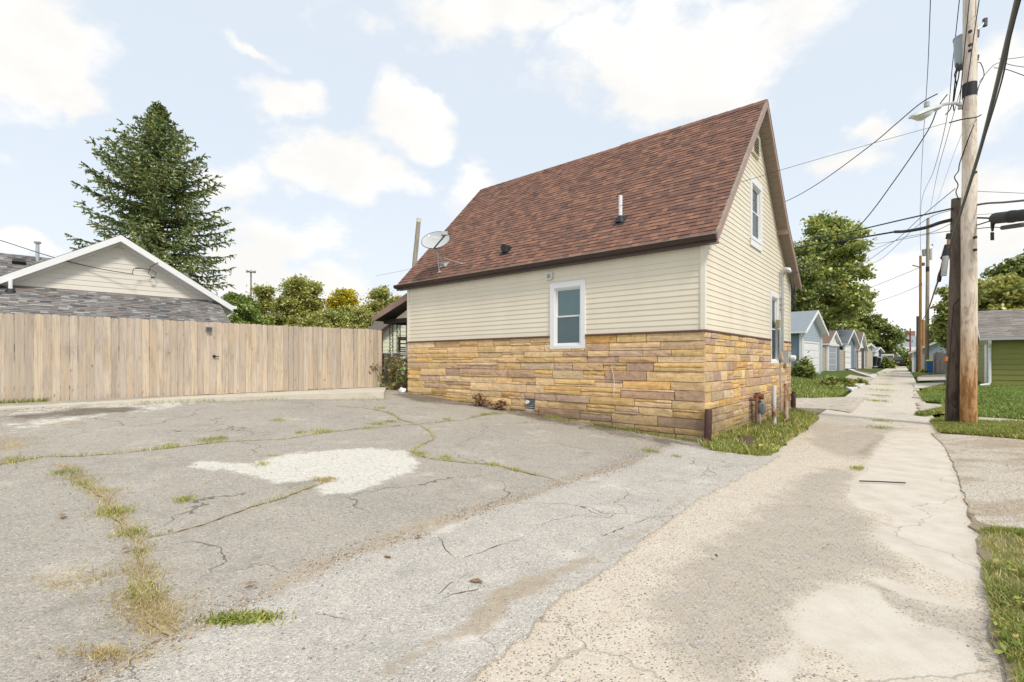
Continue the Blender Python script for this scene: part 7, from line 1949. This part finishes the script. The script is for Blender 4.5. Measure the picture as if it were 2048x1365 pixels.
# withered plants at the wall
for (u, v, w, h, sd_, lab) in ((961, 806, .36, .36, 71, 'larger withered brown plant against the stone wall left of the foundation vent'), (1000, 812, .32, .20, 72, 'smaller withered brown plant next to the foundation vent')):
    aw = min([k * .01 for k in range(0, 893)], key=lambda a_: abs(fF(a_, .16, 0).x / fF(a_, .16, 0).y * FPX + UC - u)); p = fF(aw, .16, 0); p.z = Tz(p.x, p.y) + .01; t = thing('withered_plant', lab, 'plant', p, 'withered plants along the wall'); tm = MB(); Cd = []; rr = random.Random(sd_)
    for k in range(16):
        tip = p + Vector((rr.gauss(0, w * .30), rr.gauss(-.03, w * .2), h * rr.uniform(.4, 1))); m_ = p.lerp(tip, .5) + Vector((rr.gauss(0, .03), rr.gauss(0, .03), .04)); tm.tube([p + Vector((rr.gauss(0, .02), 0, -.03)), m_, tip], .006, 4)
        for e in range(7): Cd.append(tuple(p.lerp(tip, rr.uniform(.4, 1.05)) + Vector((rr.gauss(0, .04), rr.gauss(0, .04), rr.gauss(0, .04)))))
    tm.build('stems', M['twig'], t); V, F = leaf_quads(np.array(Cd), .075, np.random.default_rng(sd_), .2, 1.8); np_mesh('withered_leaves', V, F, M['leaf_dry'], t)

# ------------------------------------------------------------------ grass and weeds
def blades(name, P, h, w, mat, seed, lean=.5, kind='stuff', zf=None, zoff=.03):
    """curved blades, two quads each, growing at the xy points P"""
    rg = np.random.default_rng(seed); n = len(P); x, y = P[:, 0], P[:, 1]
    z = (T(x, y) if zf is None else zf(x, y)) + zoff
    an = rg.uniform(0, 2 * PI, n); ax = np.stack([np.cos(an), np.sin(an), np.zeros(n)], 1); la = rg.uniform(0, 2 * PI, n); ld = np.stack([np.cos(la), np.sin(la), np.zeros(n)], 1)
    hh = (h * rg.uniform(.45, 1.25, n) if np.isscalar(h) else h * rg.uniform(.55, 1.2, n))[:, None]; le = lean * rg.uniform(.1, 1.3, n)[:, None] * hh
    B = np.stack([x, y, z], 1); up = np.array([0, 0, 1.0]); ww = w * rg.uniform(.6, 1.4, n)[:, None]
    m_ = B + up * hh * .6 + ld * le * .35; tp = B + up * hh * .95 + ld * le
    V = np.stack([B - ax * ww * .5, B + ax * ww * .5, m_ + ax * ww * .38, m_ - ax * ww * .38, tp], 1).reshape(-1, 3)
    i = np.arange(n)[:, None] * 5
    F = np.concatenate([i + np.array([[0, 1, 2]]), i + np.array([[0, 2, 3]]), i + np.array([[3, 2, 4]])])
    return np_mesh(name, V, F, M[mat], None, kind)
def fill(poly, n, seed, margin=.0, noise=None):
    rg = np.random.default_rng(seed); P = np.asarray(poly)[:, :2]; lo, hi = P.min(0), P.max(0); out = np.zeros((0, 2))
    while len(out) < n:
        q = rg.uniform(lo, hi, (n * 2, 2)); sd = poly_sd(q[:, 0], q[:, 1], poly)
        ok = sd > margin - .08 * rg.random(len(q))
        if noise: ok &= fbm(q[:, 0] * noise[0], q[:, 1] * noise[0], seed) + rg.uniform(-.12, .12, len(q)) > noise[1]
        q = q[ok]
        if len(q) == 0: break
        out = np.concatenate([out, q])
    return out[:n]
P = fill(GABLE_STRIP, 12000, 81, 0, (1.6, .42)); sd = poly_sd(P[:, 0], P[:, 1], SOILP); P = P[sd < -.02]
blades('grass', P, .085, .011, 'grass', 81, .9)
P = fill(GABLE_STRIP, 2600, 82, 0, (2.2, .50)); P = P[poly_sd(P[:, 0], P[:, 1], SOILP) < -.02]; blades('grass', P, .13, .013, 'grass_weed', 82, .8)
blades('grass', fill(GABLE_STRIP, 2500, 83), .06, .012, 'grass_dry', 83, 1.2)
blades('grass', fill(LAWN_L, 42000, 84), .12, .022, 'lawn', 84, .8)
blades('grass', fill(LAWN_L, 5000, 95, 0, (.5, .52)), .17, .024, 'grass_weed', 95, .8)
blades('grass', fill(POLE_STRIP, 20000, 85, 0, (1.2, .34)), .085, .014, 'grass', 85, .8)
blades('grass', fill(POLE_STRIP, 3000, 96), .06, .014, 'grass_dry', 96, 1.1)
blades('grass', fill(LAWN_R, 30000, 86), .10, .020, 'lawn', 86, .8)
blades('grass', fill(LAWN_R2, 9000, 87, 0, (.9, .38)), .10, .02, 'lawn', 87, .8)
for j, v_ in enumerate(VERGES): blades('grass', fill(v_, 3500, 88 + j, 0, (.8, .40)), .10, .02, 'grass', 88 + j, .8)
blades('grass', fill(NEAR_R, 10500, 92, 0, (1.7, .42)), .048, .005, 'grass', 92, 1.1)
blades('grass', fill(NEAR_R, 3000, 93, 0, (1.5, .45)), .05, .005, 'grass_weed', 93, 1.2)
blades('grass', fill(jag(NEAR_DIRT, 0, 1, 1), 6000, 94, 0, (1.4, .44)), .05, .005, 'grass_dry', 94, 1.6)
# broad weeds among the grass
def rosettes(name, spots, seed, mat, size):
    rg = np.random.default_rng(seed); C = []
    for (x, y, r, k) in spots:
        for e in range(k): a = rg.uniform(0, 6.28); q = r * rg.uniform(0, 1) ** .5; C.append((x + q * math.cos(a), y + q * math.sin(a), Tz(x, y) + .06 + rg.uniform(0, .07)))
    V, F = leaf_quads(np.array(C), size, rg, 1.2, 1.6); return np_mesh(name, V, F, M[mat], None, 'stuff')
spn = [(*G(u, v)[:2], .08, 14) for u, v in ((2012, 1290), (2030, 1310), (2040, 1240), (2020, 1160), (2010, 1330))]
sp_ = [(*G(u, v)[:2], .22, 26) for u, v in ((1462, 868), (1448, 876), (1500, 862), (1545, 884), (1580, 850), (1530, 905), (1440, 895))]
rosettes('broad_weeds', sp_, 101, 'leaf_gn', .045)
rosettes('broad_weeds', spn, 102, 'grass', .022)
# weeds rooted in the cracks of the lot
def along(pts, n, spread_, seed, clump=.45, freq=2.0):
    rg = np.random.default_rng(seed); P = np.asarray(pts); seg = np.hypot(*(P[1:] - P[:-1]).T); cum = np.concatenate([[0], np.cumsum(seg)]); out = []
    s = rg.uniform(0, cum[-1], n * 4); i = np.clip(np.searchsorted(cum, s) - 1, 0, len(seg) - 1); t = ((s - cum[i]) / seg[i])[:, None]
    q = P[i] * (1 - t) + P[i + 1] * t; ok = vnoise(s * freq, s * 0 + seed, seed) > clump; q = q[ok][:n]
    d = rg.normal(size=q.shape) * spread_; return q + d
for k_, nd, ng, sp in (('c1', 600, 600, .04), ('c2', 1400, 300, .055), ('c3', 700, 160, .022), ('c4', 350, 380, .03), ('c5', 200, 220, .035)):
    blades('crack_weeds', along(CRW[k_], nd, sp, 110 + ord(k_[1]), .40), .038, .004, 'grass_dry', 111, 2.0, zf=lz, zoff=0)
    blades('crack_weeds', along(CRW[k_], ng, sp * .8, 120 + ord(k_[1]), .56, 1.6), .050, .005, 'grass_weed', 112, 1.3, zf=lz, zoff=0)
tufts = [(130, 948, .16, 220), (168, 968, .14, 120), (228, 1028, .15, 380), (262, 1070, .12, 220), (284, 1105, .08, 60), (285, 1180, .10, 130), (296, 1196, .10, 90), (20, 925, .2, 260), (340, 896, .16, 220), (415, 885, .22, 320), (440, 880, .12, 160), (555, 843, .14, 160),
         (640, 866, .2, 260), (600, 868, .12, 120), (755, 850, .16, 240), (780, 845, .14, 160), (760, 818, .14, 160), (840, 910, .14, 180), (892, 918, .12, 160), (986, 932, .10, 130), (1028, 942, .08, 80), (893, 841, .10, 100), (968, 830, .14, 160), (990, 828, .14, 160), (655, 866, .1, 90), (370, 1003, .10, 200), (520, 932, .12, 90), (735, 858, .1, 100)]
pts = []; rgt = np.random.default_rng(5)
for (u, v, r, n) in tufts: p = G(u, v); pts.append(np.array([p.x, p.y]) + rgt.normal(size=(n, 2)) * r * .5)
blades('crack_weeds', np.concatenate(pts), .048, .005, 'grass_weed', 131, 1.4, zf=lz, zoff=0)
pts = []
for (u, v, r, n) in ((150, 958, .2, 150), (215, 985, .2, 200), (300, 1210, .18, 350), (310, 1235, .2, 450), (290, 1150, .16, 200), (270, 1200, .2, 300), (325, 1255, .15, 250), (645, 963, .12, 200), (660, 960, .08, 100), (10, 880, .5, 420), (25, 895, .3, 250), (135, 850, .25, 160), (200, 1150, .3, 160), (150, 1165, .25, 160), (130, 1170, .15, 100), (545, 915, .1, 70), (310, 1320, .14, 220), (260, 1350, .12, 120), (210, 1315, .10, 90)):
    p = G(u, v); pts.append(np.array([p.x, p.y]) + rgt.normal(size=(n, 2)) * r * np.array([.6, .35]))
blades('crack_weeds', np.concatenate(pts), .034, .0035, 'grass_dry', 132, 2.6, zf=lz, zoff=0)
az = lambda x, y: apron_z(x, y)
p = G(482, 1248); blades('clover_mat', np.array([p.x, p.y]) + rgt.normal(size=(700, 2)) * np.array([.10, .035]), .03, .010, 'grass', 133, 1.5, zf=az, zoff=0)
p = G(200, 1318); blades('crack_weeds', np.array([p.x, p.y]) + rgt.normal(size=(160, 2)) * np.array([.10, .03]), .04, .005, 'grass_dry', 134, 2, zf=az, zoff=0)
# along the foot of the stone wall and the fence
wall_line = [fF(x, .09, 0)[:2] for x in (0.1, 1.2, 2.4)]
blades('wall_weeds', along(wall_line, 900, .06, 140, .30, 3), .08, .008, 'grass', 141, .9, zf=lz, zoff=0)
blades('wall_weeds', along([fF(x, .10, 0)[:2] for x in (2.6, 4.0, 5.5, 6.5)], 500, .06, 142, .55, 2.5), .07, .008, 'grass_weed', 142, 1, zf=lz, zoff=0)
P = [fN(x, .10, 0)[:2] for x in (-.6, .2, .7)]
blades('fence_weeds', along(P, 520, .06, 143, .1), .11, .012, 'grass', 144, .9, zf=SLABZ, zoff=0)
blades('fence_weeds', along([fN(x, .03, 0)[:2] for x in (2, 4, 6, 8)], 260, .015, 145, .62, 3), .05, .008, 'grass', 146, .9, zf=SLABZ, zoff=0)
sf = [tuple(q[:2]) for q in sl_front]
blades('kerb_weeds', along(sf, 420, .07, 147, .55, 1.4), .08, .008, 'grass_weed', 147, 1.3, zf=lz, zoff=0)
# tufts and patches in the alley
for (u, v, n, s1, m_) in ((1716, 941, 130, .05, 'grass_weed'), (1760, 858, 260, .14, 'grass'), (1762, 844, 240, .16, 'grass'), (1300, 905, 160, .10, 'grass_weed'), (1352, 918, 90, .05, 'grass_weed'), (1445, 911, 90, .06, 'grass_dry')):
    p = G(u, v); blades('alley_weeds', np.array([p.x, p.y]) + rgt.normal(size=(n, 2)) * s1, .05, .007, m_, 150 + n, 1.2, zoff=.02)
pts = []
for b_ in (14, 17, 21, 26, 33, 40, 52): 
    q = AB(-2.2 + SLOPE * b_, b_); pts.append(np.array(q[:2]) + rgt.normal(size=(200, 2)) * np.array([.28, .45]) * (1 if b_ > 20 else .6))
blades('alley_weeds', np.concatenate(pts), .06, .014, 'grass_weed', 161, 1, zoff=.02)

# ------------------------------------------------------------------ loose things on the ground
p0, p1 = G(1719, 967), G(1811, 971)
mb = MB(); mb.tube([p0 + Vector((0, 0, .03)), p0.lerp(p1, .5) + Vector((0, .02, .028)), p1 + Vector((0, 0, .03))], .009, 6); tag(mb.build('black_rod', M['rubber'], None), 'thin black rod lying across the smooth concrete of the alley', 'rod')
def pebbles(name, n, seed, mats, region, smin, smax, zf, off):
    rg = np.random.default_rng(seed); P = region(rg, n); n = len(P); s = rg.uniform(smin, smax, n) * rg.uniform(.6, 1.2, n)
    base = np.array([[1, 0, 0], [0, 1, 0], [-1, 0, 0], [0, -1, 0], [0, 0, .7], [0, 0, -.5]]); Fo = np.array([[0, 1, 4], [1, 2, 4], [2, 3, 4], [3, 0, 4], [1, 0, 5], [2, 1, 5], [3, 2, 5], [0, 3, 5]])
    an = rg.uniform(0, 6.28, n); c, sn = np.cos(an), np.sin(an)
    B = base[None] * rg.uniform(.6, 1.4, (n, 6, 1)) * s[:, None, None]; X = B[..., 0] * c[:, None] - B[..., 1] * sn[:, None]; Y_ = B[..., 0] * sn[:, None] + B[..., 1] * c[:, None]
    z = zf(P[:, 0], P[:, 1]) + off
    V = np.stack([X + P[:, 0:1], Y_ + P[:, 1:2], B[..., 2] + z[:, None] + s[:, None] * .25], -1).reshape(-1, 3)
    F = (np.arange(n)[:, None, None] * 6 + Fo[None]).reshape(-1, 3)
    return np_mesh(name, V, F, mats, None, 'stuff')
M['pebble'] = rnd_ramp('loose gravel', [(0, (.42, .38, .33)), (.3, (.30, .26, .21)), (.55, (.58, .54, .48)), (.8, (.20, .17, .14)), (.93, (.36, .22, .14))], interp='CONSTANT')
def regab(a0, a1, b0, b1, poly=None, out=None):
    def f(rg, n):
        a = rg.uniform(a0, a1, n); b = rg.uniform(b0, b1, n); P = np.stack([AX + DX * a + GX * b, AY + DY * a + GY * b], 1)
        ok = np.ones(n, bool)
        if poly is not None:
            ok &= np.max([poly_sd(P[:, 0], P[:, 1], q) for q in poly], 0) > -.05
        return P[ok]
    return f
az2 = lambda x, y: alley_z(x, y, *toAB(x, y))
pebbles('loose_gravel', 26000, 171, M['pebble'], regab(-3.7, -1.0, -9, 4, [DI1, DI2, DI3]), .002, .0055, az2, 0)
pebbles('loose_gravel', 5000, 172, M['pebble'], regab(-1.3, 4.0, -11, 0), .003, .008, lambda x, y: np.maximum(lz(x, y), np.where(poly_sd(x, y, APRON) > 0, apron_z(x, y), -9)), 0)
pebbles('loose_gravel', 9000, 173, M['pebble'], lambda rg, n: fill(RIGHT_GRAVEL, n, 173), .003, .008, lambda x, y: T(x, y) + .025, 0)
def nearline(pts, w):
    return lambda rg, n: along(pts, n, w, 174, .15, 2)
pebbles('loose_gravel', 5200, 174, M['pebble'], nearline(BOUND, .09), .003, .010, lambda x, y: np.maximum(lz(x, y), np.where(poly_sd(x, y, APRON) > 0, apron_z(x, y), -9)), 0)
pebbles('loose_gravel', 3000, 175, M['pebble'], nearline(sf, .22), .004, .014, lz, 0)
# fallen leaves, each its own
fl_ = [(125, 1034, .07, 'flat russet leaf scrap left of the grassy crack', 'leaf_dry'), (500, 1172, .055, 'rusty leaf scrap close to the sandy seam of the lot', 'leaf_dry'), (952, 1167, .07, 'orange brown leaf on the pale apron asphalt', 'leaf_dry'), (838, 1076, .05, 'tan leaf on the sandy seam at mid lot', 'leaf_dry'), (1432, 1115, .035, 'dark curled leaf on the pebbly alley concrete', 'soil'), (1655, 1093, .03, 'pale leaf scrap in the middle of the alley', 'leaf_dry'), (2035, 1200, .055, 'pale curled leaf lying in the near verge grass', 'leaf_dry'), (2000, 1280, .05, 'tan leaf at the soil edge of the near verge', 'leaf_dry'), (252, 1102, .05, 'brown curled leaf beside the grassy crack', 'leaf_dry'), (775, 1118, .04, 'small reddish chip along the seam of the lot', 'rust')]
for j, (u, v, s, lab, m_) in enumerate(fl_):
    p = G(u, v, .03); rr = random.Random(j); an = rr.uniform(0, 6.28); ca, sa = math.cos(an), math.sin(an); f = lambda x, y, z: p + Vector((x * ca - y * sa, x * sa + y * ca, z + .012)); mb = MB()
    q = [(-1, 0, .0), (-.5, .32, .06), (.1, .42, .10), (.6, .26, .05), (1, 0, .0), (.6, -.26, .12), (.1, -.40, .05), (-.5, -.30, .1)]; c_ = f(0, 0, .004)
    for k in range(8): a, b = q[k], q[(k + 1) % 8]; mb.face([c_, f(a[0] * s * .8, a[1] * s * .9, a[2] * s * 2), f(b[0] * s * .8, b[1] * s * .9, b[2] * s * 2)])
    tag(mb.build('fallen_leaf', M[m_], None), lab, 'leaf', 'fallen leaves on the ground')
